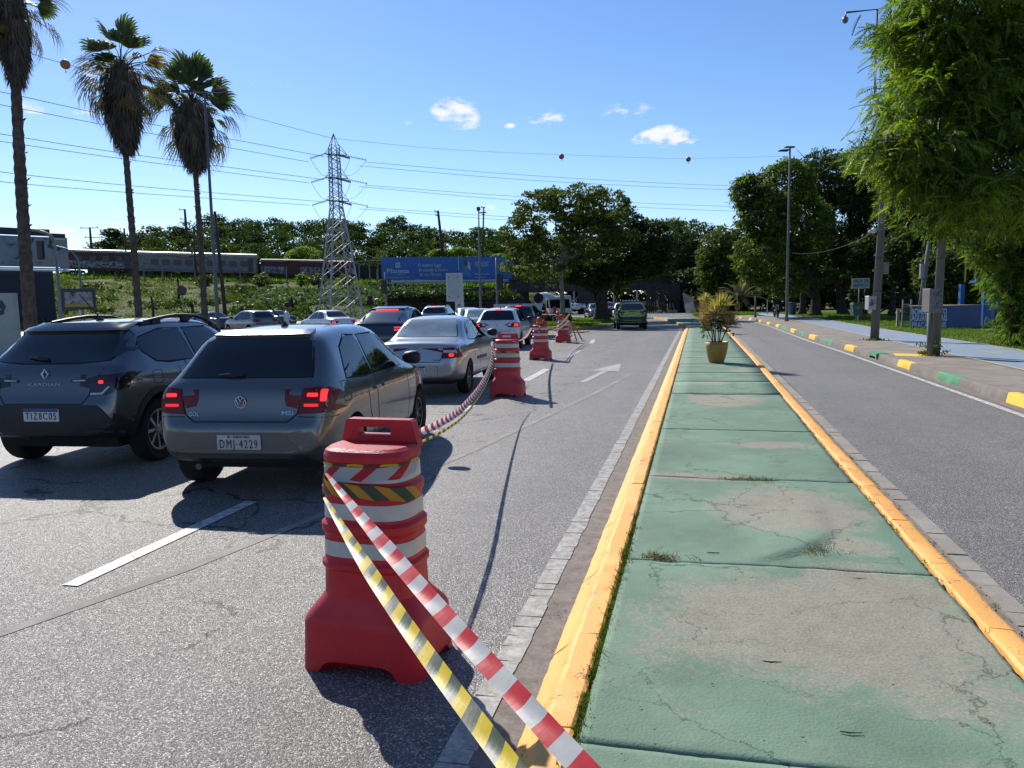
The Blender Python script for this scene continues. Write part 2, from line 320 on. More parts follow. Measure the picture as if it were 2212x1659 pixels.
earth_m = pm('earth', (.16, .115, .07), rough=1, var=.35, scale=2, bump=.8, bscale=12, spec=.1)

def sheet(name, poly, z, mat, parent=None, kind='structure'):
    b = MB(); b.quad(*[(x, y, z) for x, y in poly]); o = b.build(name, mat, parent)
    if kind and parent is None: o['kind'] = kind
    return o
def slab_(name, poly, z0, z1, mat, parent=None, kind='structure'):
    b = MB(); b.prism(poly, z0, z1); o = b.build(name, mat, parent)
    if kind and parent is None: o['kind'] = kind
    return o
# the ground as one sheet to the horizon
sheet('ground', [(-1500,-1500),(1500,-1500),(1500,2500),(-1500,2500)], -.02, earth_m)
road = sheet('road', [(-70,-12),(-.655,-12),(-.655,46),(-1.0,50),(-2.0,60),(-3.9,70),(-3.9,74),(-.4,75.5),(4,66.5),(4,78),(.4,92),(-2,140),(-14,140),(-12,98),(-95,88),(-110,60)], 0, asph)
rr_edge = [(4.6,-12),(4.6,20),(4.42,32),(4.4,45),(4.25,52),(4.1,58),(3.9,62),(3.3,66.5)]
sheet('road_right_carriageway', [(1.68,-12)]+rr_edge+[(3.3,72),(1.9,72),(1.72,60),(1.76,17.5),(1.68,8)], .004, asph2).name = 'carriageway'

# painted markings
def strip(pts, w, z, n=1):
    b = MB(); vs = []
    for i, (x, y) in enumerate(pts):
        a = Vector(pts[max(i-1, 0)]); c = Vector(pts[min(i+1, len(pts)-1)]); t = (c-a).normalized(); nn = Vector((-t.y, t.x))*w/2
        vs += [(x-nn.x, y-nn.y, z), (x+nn.x, y+nn.y, z)]
    b.add(vs, [(2*i, 2*i+1, 2*i+3, 2*i+2) for i in range(len(pts)-1)][::1]); return b
def marking(name, bm, mat): o = bm.build(name, mat); o['kind'] = 'structure'; return o
# old painted edge line beside the left gutter, broken by cross cracks: separate pieces
el = empty('edge_line', (0, 0, 0)); el['kind'] = 'structure'
y = 1.2; pieces = []
while y < 48:
    ln = random.uniform(.07, .22) if y < 12 else random.uniform(.6, 1.4)
    x0, x1 = -.905+random.uniform(-.003, .003), -.785+random.uniform(-.006, .006); g_ = .006+random.random()*.004; sk = random.uniform(-.012, .012)
    zz = .008+random.random()*.003
    b = MB(); g_ *= .45; b.prism([(x0, y+g_), (x1, y+g_+sk), (x1, y+ln), (x0, y+ln+sk)], -.01, zz); b.build('paint_piece', white_old, el); y += ln
marking('edge_line_right', strip([(4.3,-12),(4.3,14),(4.24,24),(4.12,31),(4.12,45),(3.95,52),(3.75,60),(3.2,66)], .115, .012), white_p)
gs = empty('gutter_strip', (0, 0, 0)); gs['kind'] = 'structure'
y = .9
while y < 40:
    ln = random.uniform(.09, .3) if y < 14 else random.uniform(.8, 1.8); xo = .0055*max(0, min(y-8, 10))
    b = MB(); zz = .012+random.random()*.007
    b.prism([(1.565+xo, y+.005), (1.682+xo+random.uniform(-.004, .004), y+.005), (1.682+xo, y+ln-.004), (1.565+xo, y+ln)], -.01, zz); b.build('gutter_stone', conc, gs); y += ln
sheet('gutter', [(-.79,-12),(-.6,-12),(-.6,46),(-.79,46)], .0045, gutter_m)
sheet('gutter', [(1.4,-12),(1.57,-12),(1.6,15),(1.66,30),(1.45,46),(1.4,15)], .0085, gutter_m)
sheet('gutter', [(4.42,-12),(4.62,-12),(4.62,20),(4.44,32),(4.25,32),(4.42,20)], .0085, gutter_m)
white_o2 = worn_paint_mat('arrow_paint', (.42, .41, .385), (.2, .19, .175), wear=.53, scale=10, hard=.1)
ld = empty('lane_dashes', (0, 0, 0)); ld['kind'] = 'structure'
for x0, y0, x1, y1, w in [(-3.68,3.75,-3.70,5.75,.115),(-3.5,9.8,-3.52,11.9,.12),(-3.51,15.8,-3.6,18.7,.19),(-3.72,22.8,-3.85,25.8,.16),(-4.0,30,-4.3,33,.16)]:
    o = strip([(x0, y0), (x1, y1)], w, .006).build('dash', white_p, ld)
marking('scrape_line', strip([(-5.2,.4),(-3.95,1.9),(-3.5,3.1),(-3.17,4.14),(-2.9,5.5),(-2.45,8.2),(-2.09,11.1),(-1.7,14.5),(-1.45,17.5)], .09, .003), white_ghost)
b = strip([(-2.27,15.6),(-2.1,18.1)], .15, .006); b.quad((-2.46,18.25,.006),(-1.76,18.1,.006),(-1.93,20.4,.006)); marking('direction_arrow', b, white_o2)
b = strip([(-2.42,30.2),(-2.1,34.5)], .12, .006); marking('faded_lane_mark', b, white_ghost)
b = strip([(-9,31),(-5.7,41.5)], .3, .006); b.m; marking('channel_line', b, white_p)
marking('channel_line_far', strip([(-5.5,36),(-8.5,41),(-10.5,41.5)], .25, .0065), white_p).name = 'channel_line'
marking('edge_line_left', strip([(-20,11.5),(-10.5,3.2)], .14, .006), white_old).name = 'lane_line'

# ---- median: yellow kerbs, green slabs
med = empty('median', (0, 0, 0)); med['kind'] = 'structure'
def kerb_profile(b, prof, y0, y1, xoff0=0., xoff1=0., ends=True, nseg=6, jit=.004):
    n = len(prof); vs = []
    for s in range(nseg+1):
        t = s/nseg; yy = lerp(y0, y1, t); xo = lerp(xoff0, xoff1, t)
        for (x, z) in prof: vs.append((x+xo+random.uniform(-jit, jit), yy, z+(random.uniform(-jit, jit) if z > .02 else 0)))
    fs = [(s*n+i, s*n+i+1, (s+1)*n+i+1, (s+1)*n+i) for s in range(nseg) for i in range(n-1)]
    if ends: fs += [tuple(range(n)), tuple(nseg*n+i for i in range(n-1, -1, -1))]
    b.add(vs, fs)
kl = empty('kerb', (0, 0, 0)); kl['kind'] = 'structure'
y = -2.0
while y < 46:
    ln = random.choice([.8, .8, .95, 1.1]) if y < 12 else 1.6
    b = MB(); kerb_profile(b, [(-.415,.02),(-.418,.122),(-.43,.131),(-.515,.130),(-.535,.122),(-.575,.066),(-.60,.045),(-.64,.012),(-.655,-.02)], y+.003, y+ln-.003, nseg=10 if y < 12 else 3, jit=.0035)
    # worn bites along the ridge of the near stones
    if y < 10:
        for k in range(random.choice([1, 2, 3])):
            cy = random.uniform(y+.08, y+ln-.08); cx = random.choice([-.45, -.5, -.54]); rr = random.uniform(.02, .05)
            b.v = [(vx+(rr*.2 if False else 0), vy, vz-max(0, .018*(1-math.hypot((vx-cx)*.8, vy-cy)/rr)) if vz > .05 else vz) for vx, vy, vz in b.v]
    o = b.build('kerb_stone', yel_k, kl, smooth='auto'); o.data.set_sharp_from_angle(angle=R(16)); y += ln
for p in ([(-.535,46),(-.95,48.5),(-1.2,51),(-1.3,53)], [(-1.3,53),(-1.7,58),(-2.6,64),(-3.7,69.3)]):
    for i in range(len(p)-1):
        b = MB(); (xa, ya), (xb, yb) = p[i], p[i+1]; nx, ny = -(yb-ya), (xb-xa); k = math.hypot(nx, ny); nx /= k; ny /= k
        b.prism([(xa, ya), (xa-nx*.16, ya-ny*.16), (xb-nx*.16, yb-ny*.16), (xb, yb)], -.02, .135); b.build('kerb_stone', yel_k, kl)
kr = empty('kerb', (0, 0, 0)); kr['kind'] = 'structure'
y = -2.0
while y < 60:
    ln = random.choice([.9, 1., 1.2]) if y < 12 else 2.
    f = lambda v: .006*max(0, min(v-8, 12))
    b = MB(); kerb_profile(b, [(1.46,-.02),(1.45,.09),(1.425,.125),(1.40,.134),(1.315,.134),(1.30,.12),(1.295,.02)], y+.003, y+ln-.003, f(y), f(y+ln), nseg=8 if y < 12 else 2, jit=.003)
    b.build('kerb_stone', yel_k, kr, smooth='auto'); y += ln
def vnoise(x, y, s):      # cheap smooth value noise on arrays
    x = x*s; y = y*s; xi = np.floor(x); yi = np.floor(y); xf = x-xi; yf = y-yi
    h = lambda a, b: np.mod(np.sin(a*127.1+b*311.7)*43758.5453, 1.0)
    u = xf*xf*(3-2*xf); v = yf*yf*(3-2*yf)
    return (h(xi, yi)*(1-u)+h(xi+1, yi)*u)*(1-v)+(h(xi, yi+1)*(1-u)+h(xi+1, yi+1)*u)*v
joints = [-2,.4,2.52,4.47,6.67,9.18,10.9,12.7,14.6,16.4,18.5,20.6,22.8,25,28,31,35,39,44,50,56,62,68]
for i, (a, c) in enumerate(zip(joints, joints[1:])):
    st = .035 if c < 7 else (.06 if c < 13 else .25)
    nx = max(2, int(1.7/st)); ny = max(2, int((c-a)/st)); tilt = random.uniform(-.006, .006) if c < 14 else 0
    xs_ = np.linspace(0, 1, nx+1); ys_ = np.linspace(a+(.004 if c < 8 else .002 if c < 14 else .0005), c-(.004 if c < 8 else .002 if c < 14 else .0005), ny+1); X, Y = np.meshgrid(xs_, ys_)
    edge = (.018*vnoise(Y, Y*0, 9)+.012*vnoise(Y, Y*0+5, 31)) if c < 13 else 0
    XX = lerp(-.39, 1.28, X)+np.where(X > .98, -abs(edge) if c < 13 else 0, 0)+.006*np.clip(Y-8, 0, 12)*X
    if a >= 44: XX = lerp(np.interp(Y, [44, 46, 53, 64, 69], [-.39,-.5,-1.25,-2.5,-3.5]), np.interp(Y, [44, 60, 69], [1.35, 1.35, 2.9]), X)
    wob = (.010 if c < 8 else .004)*(vnoise(X*0+XX, Y*0+Y*.0+3, 7)-.5)
    YY = Y+np.where((Y <= ys_[0]+1e-6) | (Y >= ys_[-1]-1e-6), wob, 0)
    Z = .128+tilt*(Y-a)/(c-a)+.010*vnoise(XX, Y, 1.7)+.004*vnoise(XX, Y, 11)+.003*vnoise(XX, Y, 37)
    # broken, lifted edge: a crescent of the slab stands proud of the worn part
    cu = 4.5+np.clip(XX-.25, 0, None)**2*1.7; w = np.clip((XX-.28)*6, 0, 1)*np.clip((.92-XX)*7, 0, 1)
    Z = Z+np.clip((Y-cu+.02*vnoise(XX, Y, 14)-.01)/.035, 0, 1)*.024*w*np.clip(1.3-np.abs(Y-cu)*1.1, 0, 1)
    # dips at the other broken joints
    for (dx, dy, rx, ry, dz) in [(.35,6.66,.35,.05,.02),(.12,6.72,.25,.05,.014),(-.15,4.49,.12,.04,.018),(.3,12.7,.45,.07,.016),(1.15,6.7,.12,.05,.02)]:
        Z = Z-dz*np.clip(1.2-np.hypot((XX-dx)/rx, (Y-dy)/ry)-.5*vnoise(XX, Y, 25), 0, 1)
    Z = Z-(.006 if c < 8 else .002 if c < 14 else 0)*np.clip((np.abs(Y-(a+c)/2)-((c-a)/2-.035))/.035, 0, 1)**2
    V = np.stack([XX, YY, Z], -1).reshape(-1, 3); W1 = nx+1
    idx = (np.arange(ny)[:, None]*W1+np.arange(nx)[None]).ravel(); Fq = np.stack([idx, idx+1, idx+W1+1, idx+W1], -1)
    # side skirt
    rim = np.concatenate([np.arange(nx+1), np.arange(1, ny+1)*W1+nx, ny*W1+np.arange(nx-1, -1, -1), np.arange(ny-1, 0, -1)*W1])
    low = V[rim].copy(); low[:, 2] = -.02; k = len(V); V = np.concatenate([V, low]); r2 = np.arange(len(rim))
    Fq = np.concatenate([Fq, np.stack([rim, k+r2, k+np.roll(r2, -1), np.roll(rim, -1)], -1)])
    npmesh('slab', V, Fq, green_p, med, smooth=True)

sheet('joint_fill', [(-.40,-2),(1.27,-2),(1.27,12),(1.33,44),(-.40,44)], .119, concrete_mat('joint_dirt', (.15,.165,.12), .5, 6, .3, 60), med)
# ---- right side: kerb of painted blocks, sidewalk, cycle path
kp = empty('kerb', (0, 0, 0)); kp['kind'] = 'structure'
k_yel = worn_paint_mat('block_yellow', (.82, .50, .06), (.3, .25, .18), wear=.70, scale=14, hard=.02, var=.05); k_gr = worn_paint_mat('block_green', (.10, .27, .15), (.25, .24, .2), wear=.64, scale=10, hard=.04)
cols = [(-9,'c'),(9.5,'y'),(10.6,'c'),(12.0,'y'),(13.1,'c'),(15.3,'g'),(16.6,'c'),(18.6,'y'),(19.7,'c'),(21.6,'d'),(22.5,'c'),(24.6,'y'),(25.9,'c'),(28.2,'g'),(29.8,'c'),(31.6,'y'),(33.2,'c'),(34.8,'g'),(36.4,'c'),(38,'y'),(39.5,'c'),(41.3,'g'),(43.4,'c'),(45,'y'),(46.2,'c'),(49.5,'y'),(51,'c'),(54.6,'y'),(56,'c'),(60.5,'y'),(62,'c'),(65.2,'y'),(66.4,'c')]
fx = lambda y: itp([(-12,4.6),(20,4.6),(32,4.42),(45,4.4),(52,4.25),(58,4.1),(62,3.9),(66.4,3.35)], y)
for (y0, c), (y1, _) in zip(cols, cols[1:]):
    m = {'y': k_yel, 'g': k_gr, 'c': conc_d, 'd': k_gr}[c]
    n = 1 if c != 'c' else max(1, int(round((y1-y0)/1.1)))
    for i in range(n):
        a, e = lerp(y0, y1, i/n), lerp(y0, y1, (i+1)/n); xa, xe = fx(a), fx(e)
        if c == 'd':   # storm drain mouth under a painted lintel
            b = MB(); dz = .05
            b.prism([(0,.02),(.0,.165),(e-a,.165),(e-a,.02),(e-a-.1,.02),(e-a-.15,.075),(.15,.075),(.1,.02)], 0, .3, TR(xa-.03, a, 0) @ Matrix.Rotation(math.pi/2, 4, 'X') @ Matrix.Rotation(math.pi/2, 4, 'Y') if False else Matrix(((0,0,1,xa-.03),(1,0,0,a),(0,1,0,0),(0,0,0,1))))
            b.build('drain_lintel', m, kp); b = MB(); b.box((xa+.16, (a+e)/2, .05), (.2, e-a-.12, .09)); b.build('drain_mouth', pm('dark_hole', (.01,.01,.01), .9), kp); continue
        b = MB(); kerb_profile(b, [(.01,-.02),(0,.0),(.035,.145),(.06,.157),(.17,.158),(.18,.02)][::-1], a+.004, e-.004, xa, xe, nseg=4, jit=.004)
        b.build('kerb_stone', m, kp, smooth='auto')
walk_edge = [(4.74,-12),(4.74,20),(4.56,32),(4.54,45),(4.39,52),(4.24,58),(4.04,62),(3.4,66.4)]
slab_('sidewalk', walk_edge+[(3.2,70),(4.6,72),(6.2,62),(6.25,44),(6.3,30),(6.24,20),(6.2,-12)], -.02, .15, concrete_mat('walk_concrete', (.235,.205,.17), .5, 1.4, .3, 50))
bike = worn_paint_mat('cycle_blue', (.235, .30, .37), (.27, .25, .22), wear=.60, scale=3, hard=.12, var=.1)
slab_('cycle_path', [(6.32,-12),(6.36,20),(6.4,30),(6.37,44),(6.32,60),(5.6,72),(5.6,84),(7.2,84),(7.6,72),(8.2,60),(8.3,50),(8.15,38),(8.35,23),(8.4,-12)], -.02, .153, bike)
tanl = worn_paint_mat('path_border', (.45, .38, .29), (.27, .24, .2), wear=.6, scale=6, hard=.1)
for pts in ([(6.26,-12),(6.3,20),(6.34,30),(6.31,44),(6.26,60),(5.54,72),(5.54,84)], [(8.45,-12),(8.4,23),(8.2,38),(8.35,50),(8.25,60),(7.65,72),(7.25,84)]):
    b = strip(pts, .11, .158); o = b.build('path_border', tanl); o['kind'] = 'structure'
for yy in (16.5, 21.3, 26.1, 31, 36, 41, 46): marking('cycle_lane_dash', strip([(7.36, yy), (7.36, yy+1.6)], .07, .1575), tanl)
marking('kerb_ramp_mark', MB().quad((4.86,20.9,.1545),(5.7,20.6,.1545),(5.6,21.6,.1545),(5.0,21.9,.1545)), k_yel)
slab_('lawn', [(8.5,-12),(8.45,23),(8.25,38),(8.4,50),(8.3,60),(7.7,72),(7.3,84),(5.5,84),(5.5,72.5),(4.5,73),(3.2,71),(1.5,74),(-.3,79),(-.3,97),(3,110),(60,130),(60,-12)], -.02, .13, grass_m).name = 'lawn'
isl = [(-13.5,45.2),(-8.8,43.4),(-6.9,43.6),(-6.0,46.5),(-5.5,50.5),(-5.6,58),(-6.4,66),(-8,69.5),(-12,70),(-14.5,64),(-15,52)]
slab_('traffic_island', isl, -.02, .13, grass_m).name = 'traffic_island'
ki = empty('kerb', (0, 0, 0)); ki['kind'] = 'structure'; kerb_y2 = worn_paint_mat('old_yellow', (.42, .27, .08), (.22, .19, .15), wear=.55, scale=4, hard=.1)
for i in range(len(isl)):
    p, q = Vector(isl[i]), Vector(isl[(i+1) % len(isl)]); n = max(1, int((q-p).length/1.5)); d = (q-p).normalized(); nn = Vector((d.y, -d.x))*.15
    for k in range(n):
        a, e = p.lerp(q, k/n)+d*.01, p.lerp(q, (k+1)/n)-d*.01
        b = MB(); b.prism([tuple(a), tuple(a+nn), tuple(e+nn), tuple(e)], -.02, .15); b.build('kerb_stone', kerb_y2 if i < 4 else conc_d, ki)
# ------------------------------------------------------------------ striped plastic barriers and tapes
def sect(w, d, e=4., n=40, z=0.):
    out = []
    for k in range(n):
        a = 2*math.pi*k/n; c, s = math.cos(a), math.sin(a)
        out.append((w/2*math.copysign(abs(c)**(2/e), c), d/2*math.copysign(abs(s)**(2/e), s), z))
    return out
def psect(w, d, e=4., n=80, z=0.):
    out = []
    for k in range(n):
        a = 2*math.pi*(k+.5)/n; c, s = math.cos(a), math.sin(a); r = 1/((abs(c)**e+abs(s)**e)**(1/e)); out.append((w/2*r*c, d/2*r*s, z))
    return out
def loft(b, secs, cap=True):
    n = len(secs[0]); vs = [v for s in secs for v in s]
    fs = [(i*n+k, i*n+(k+1) % n, (i+1)*n+(k+1) % n, (i+1)*n+k) for i in range(len(secs)-1) for k in range(n)]
    if cap: fs += [tuple(range(n-1, -1, -1)), tuple((len(secs)-1)*n+k for k in range(n))]
    b.add(vs, fs)
def red_plastic(name, col, fade):
    m = pm(name, col, rough=.42, var=.16, scale=5, bump=.12, bscale=90, spec=.5)
    t = m.node_tree; b = [n for n in t.nodes if n.type == 'BSDF_PRINCIPLED'][0]; out = [n for n in t.nodes if n.type == 'OUTPUT_MATERIAL'][0]
    tr = N(t, 'ShaderNodeBsdfTranslucent'); tr.inputs[0].default_value = (.95, .05, .04, 1); mx = N(t, 'ShaderNodeMixShader', inp={0: .16})
    L(t, b.outputs[0], mx.inputs[1]); L(t, tr.outputs[0], mx.inputs[2]); L(t, mx.outputs[0], out.inputs[0]); return m
red_pl = red_plastic('barrier_red', (.45, .018, .028), .2); red_pl2 = red_plastic('barrier_red_faded', (.47, .045, .05), .2)
band_m = pm('reflective_white', (.50, .48, .44), rough=.35, var=.1, scale=14, spec=.6)
WID = [(0,.61),(.23,.592),(.255,.57),(.325,.475),(.345,.455),(.46,.45),(.475,.472),(.495,.472),(.51,.445),(.625,.438),(.64,.462),(.675,.462),(.69,.43),(.80,.422),(.815,.444),(.845,.444),(.86,.412),(.955,.405),(.965,.42),(.99,.42),(1.01,.405),(1.022,.37)]
def bw(z): return itp(WID, z)
def bd(z): return itp([(0,.47),(.23,.455),(.325,.37),(.46,.35),(1.0,.33),(1.04,.30)], z)+(bw(z)-itp([(0,.61),(.23,.592),(.325,.475),(.345,.455),(.46,.45),(1.,.405)], z))*.9
def ring_pt(a, z, off=0., e=3.2):
    w, d = bw(z)+2*off, bd(z)+2*off; c, s = math.cos(a), math.sin(a)
    return Vector((w/2*math.copysign(abs(c)**(2/e), c), d/2*math.copysign(abs(s)**(2/e), s), z))
def make_barrier(label, loc, rz, mat, h=1.0):
    t = empty('road_barrier', loc, rz, label, 'road barrier', 'striped plastic road barriers')
    b = MB(); secs = []
    zs = [0, .02, .04, .062, .09, .15, .21]+[z for z, _ in WID if z > .22]
    for z in zs:
        e = 6.5 if z < .24 else lerp(6.5, 3.2, min(1, (z-.24)/.10))
        s = psect(bw(z), bd(z), e, 80, z)
        if z <= .09:   # two arches between the feet, front and back and at the sides
            s = [(x, y, max(z, .062*max(0, 1-(abs(x)/.19)**10)) if abs(y) > bd(0)*.42 else max(z, .05*max(0, 1-(abs(y)/.12)**10))) for x, y, _ in s]
        secs.append(s)
    loft(b, secs); o = b.build('body', mat, t, smooth='auto'); o.data.set_sharp_from_angle(angle=R(24))
    for z0, z1 in ((.53,.60),(.705,.775),(.875,.945)):
        b = MB(); n = 56; v = []
        for z in (z0, z1): v += [ring_pt(2*math.pi*k/n, z, .0025) for k in range(n)]
        b.add(v, [(k, (k+1) % n, n+(k+1) % n, n+k) for k in range(n)]); b.build('reflective_band', band_m, t, smooth=True)
    b = MB()   # moulded carrying handle with its slot
    T = Matrix(((1,0,0,0),(0,0,-1,.10),(0,1,0,0),(0,0,0,1)))
    b.prism([(-.20,1.0),(-.02-.09,1.0),(-.02-.09,1.125),(-.158,1.125),(-.17,1.115)], -.03, .03, T)
    b.prism([(.06,1.0),(.20,1.0),(.17,1.115),(.158,1.125),(.06,1.125)], -.03, .03, T)
    b.prism([(-.11,1.0),(.06,1.0),(.06,1.052),(-.11,1.052)], -.0295, .0295, T); b.prism([(-.11,1.088),(.06,1.088),(.06,1.1245),(-.11,1.1245)], -.0295, .0295, T)
    b.build('handle', mat, t); t.scale = (1, 1, h); return t
b1 = make_barrier('nearest red and white barrier, its top wound with striped tape', (-1.455, 3.26, 0), R(-3), red_pl)
b2 = make_barrier('second red barrier along the tape, right behind the silver saloon\'s flank', (-3.28, 13.3, 0), R(3), red_pl2, .99)
b3 = make_barrier('third red barrier, dark letters on its base, before the traffic island', (-4.38, 21.8, 0), R(-3), red_pl2, .98)
b4 = make_barrier('farthest red barrier, beside the small trestle at the island kerb', (-5.3, 31.1, 0), R(2), red_pl2, .97)
dark_ink = pm('dark_ink', (.03, .012, .015), .6)
text('REMOU', 'lettering', .15, dark_ink, b3, TR(0, -.237, .10), width=.46)
# tapes --------------------------------------------------
def film(name, col, tr=.35, rough=.3):
    m = pm(name, col, rough=rough+.15, var=.08, scale=20, bump=.05, bscale=26, spec=.3); t = m.node_tree
    b = [n for n in t.nodes if n.type == 'BSDF_PRINCIPLED'][0]; out = [n for n in t.nodes if n.type == 'OUTPUT_MATERIAL'][0]
    tn = N(t, 'ShaderNodeBsdfTranslucent'); tn.inputs[0].default_value = tuple(min(1, c*1.1) for c in col)+(1,); mx = N(t, 'ShaderNodeMixShader', inp={0: tr})
    L(t, b.outputs[0], mx.inputs[1]); L(t, tn.outputs[0], mx.inputs[2]); L(t, mx.outputs[0], out.inputs[0]); return m
f_red, f_wht, f_yel, f_blk, f_org = film('film_red', (.58,.03,.045)), film('film_white', (.56,.56,.56), .4), film('film_yellow', (.66,.49,.02)), film('film_black', (.055,.075,.045), .12), film('film_orange', (.55,.26,.03), .2)
f_wht2 = film('film_white_far', (.85,.84,.82), .55)
def spline(pts, n):
    pts = [Vector(p) for p in pts]; out = []
    P = [pts[0]*2-pts[1]]+pts+[pts[-1]*2-pts[-2]]
    for i in range(1, len(P)-2):
        for k in range(n):
            t = k/n; a, b, c, d = P[i-1:i+3]
            out.append(.5*((2*b)+(c-a)*t+(2*a-5*b+4*c-d)*t*t+(3*b-a-3*c+d)*t**3))
    return out+[pts[-1]]
def ribbon(name, pts, width, facing, mats, band=.07, shear=0., cup=.15, twist=0., mat_n=2, gap=.5, parent=None, thick=.0006):
    """a striped tape along pts; width(t) metres, facing(t) a vector the flat side looks along"""
    P = [Vector(p) for p in pts]; cum = [0]
    for a, c in zip(P, P[1:]): cum.append(cum[-1]+(c-a).length)
    Ln = cum[-1]
    def at(s):
        s = max(0, min(Ln, s)); i = max(0, min(len(P)-2, int(np.searchsorted(cum, s)-1))); k = (s-cum[i])/max(1e-9, cum[i+1]-cum[i]); return P[i].lerp(P[i+1], k), (P[i+1]-P[i]).normalized()
    b = MB(); per = band; ns = max(3, int(Ln/per)); sub = 3; nv = 4
    rows = []
    for i in range(ns*sub+1):
        s = i*per/sub; row = []
        for j in range(nv+1):
            v = j/nv-.5; p, tg = at(s+shear*v*width(s/Ln)); f = Vector(facing(s/Ln))
            if twist: f = Matrix.Rotation(twist*s/Ln, 3, tg) @ f
            wv = tg.cross(f).normalized(); nn = wv.cross(tg).normalized(); w = width(min(1, s/Ln))
            wrk = .0012*math.sin(s*21+v*5)*min(1, w/.05)
            row.append(p+wv*v*w+nn*(cup*w*(v*v*4-.6)*.5+wrk))
        rows.append(row)
    vs = [p for r in rows for p in r]; m = nv+1
    for i in range(len(rows)-1):
        b.mi = (i//sub) % len(mats)
        base = len(b.v)
        b.add([vs[i*m+j] for j in range(m)]+[vs[(i+1)*m+j] for j in range(m)], [(j, j+1, m+j+1, m+j) for j in range(nv)])
    return b.build(name, mats, parent, smooth=True)
def facecam(p0, p1): 
    mid = (Vector(p0)+Vector(p1))/2; return (Vector((.12, 0, 1.62))-mid).normalized()
pa, pb = dp(704, 1022, 3.13), dp(1330, 1737, 1.36)
pts = [pa.lerp(pb, t)+Vector((0, 0, -.02*math.sin(math.pi*t))) for t in np.linspace(0, 1, 24)]
tag(ribbon('barrier_tape', pts, lambda t: .010+.040*min(1, t*2.6)**.8, lambda t: facecam(pa, pb), [f_red, f_wht], band=.068, cup=.10), 'red and white striped tape running from the near barrier past the kerb', 'barrier tape', 'striped barrier tapes')
pa2, pb2 = dp(700, 1074, 3.10), dp(1165, 1737, 1.40)
pts = [pa2.lerp(pb2, t)+Vector((0, 0, -.035*math.sin(math.pi*t))) for t in np.linspace(0, 1, 24)]
tag(ribbon('barrier_tape', pts, lambda t: .010+.036*min(1, t*2.8)**.8, lambda t: facecam(pa2, pb2), [f_yel, f_blk], band=.062, shear=.75, cup=.10), 'yellow and black striped tape hanging lowest from the near barrier', 'barrier tape', 'striped barrier tapes')
# tapes wound round the near barrier (parts of nothing: things tied to it)
def wrap(name, br, z0f, w, mats, band, shear, a0, a1, label, off=.006):
    pts = []; n = 60
    for i in range(n+1):
        t = i/n; a = lerp(a0, a1, t); z = z0f(t); pts.append(ring_pt(a, z, off))
    b = MB(); M = br.matrix_basis
    Ps = pts; cum = [0]
    for a, c in zip(Ps, Ps[1:]): cum.append(cum[-1]+(c-a).length)
    def at(s):
        s = max(0, min(cum[-1], s)); i = max(0, min(n-1, int(np.searchsorted(cum, s)-1))); k = (s-cum[i])/max(1e-9, cum[i+1]-cum[i]); return Ps[i].lerp(Ps[i+1], k)
    ns = int(cum[-1]/band); sub = 4
    for i in range(ns*sub):
        b.mi = (i//sub) % len(mats); q = []
        for s in (i*band/sub, (i+1)*band/sub):
            for v in (-.5, 0, .5): p = at(s+shear*v*w); q.append(M @ Vector((p.x, p.y, p.z+v*w+.003*math.sin(s*40))))
        b.add(q, [(0, 3, 4, 1), (1, 4, 5, 2)])
    tag(b.build(name, mats, None, smooth=True), label, 'barrier tape', 'tapes wound round the barriers')
Pm = math.pi
wrap('wound_tape', b1, lambda t: .915-.012*math.cos(t*Pm), .06, [f_red, f_wht, f_wht], .06, 1.3, -Pm*1.02, Pm*.05, 'slanting red and white tape wound round the top of the near barrier')
wrap('wound_tape', b1, lambda t: .868-.055*t, .062, [f_blk, f_org], .072, -1.25, -Pm*1.02, Pm*.05, 'black and orange tape wound below the red one on the near barrier', .009)
wrap('wound_tape', b1, lambda t: .948+.012*t, .011, [f_yel, f_blk], .08, .8, -Pm*1.02, Pm*.05, 'thin twisted yellow tape round the neck of the near barrier', .010)
wrap('wound_tape', b2, lambda t: .83-.05*t, .035, [f_blk, f_yel, f_org], .09, -1.2, -Pm*1.0, Pm*.05, 'crumpled dark and yellow tape wound round the second barrier')
# tape from the near barrier to the second, sagging
red2 = film('film_red_far', (.55,.06,.07))
P = [Vector((-1.665,3.30,.87)), Vector((-1.74,3.9,.835)), dp(888,942,5.05), dp(950,914,5.95), dp(1000,880,7.3), dp(1040,830,9.35), dp(1060,785,11.3), dp(1066,738,12.75)]
P = spline(P, 6)
tag(ribbon('barrier_tape', P, lambda t: .018+.05*math.sin(Pm*min(1, max(0, t)))**.6, lambda t: Vector((.75, -1, .25)), [f_red, f_wht2], band=.10, shear=.5, cup=.3), 'red and white tape sagging between the near and the second barrier', 'barrier tape', 'striped barrier tapes')
P2 = [p+Vector((.02, .02, -.035-.03*math.sin(Pm*i/len(P)))) for i, p in enumerate(P)]
tag(ribbon('barrier_tape', P2, lambda t: .008+.018*math.sin(Pm*min(1, max(0, t)))**.6, lambda t: Vector((.9, -1, .1)), [f_yel, f_blk], band=.10, shear=.9, cup=.3), 'yellow and black tape twisted under the sagging red one', 'barrier tape', 'striped barrier tapes')
def tape(p, q, sag, w, mats, label, band=.12, fc=(.2,-1,.5)):
    pts = [Vector(p).lerp(Vector(q), t)-Vector((0,0,sag*math.sin(Pm*t))) for t in np.linspace(0, 1, 20)]
    return tag(ribbon('barrier_tape', pts, lambda t: w, lambda t: Vector(fc), mats, band=band, shear=.5), label, 'barrier tape', 'striped barrier tapes')
pk = film('film_pink', (.6,.25,.24))
tape(dp(1110,738,13.1), dp(1148,708,21.7), .10, .055, [f_red, f_wht], 'red and white tape between the second and the third barrier')
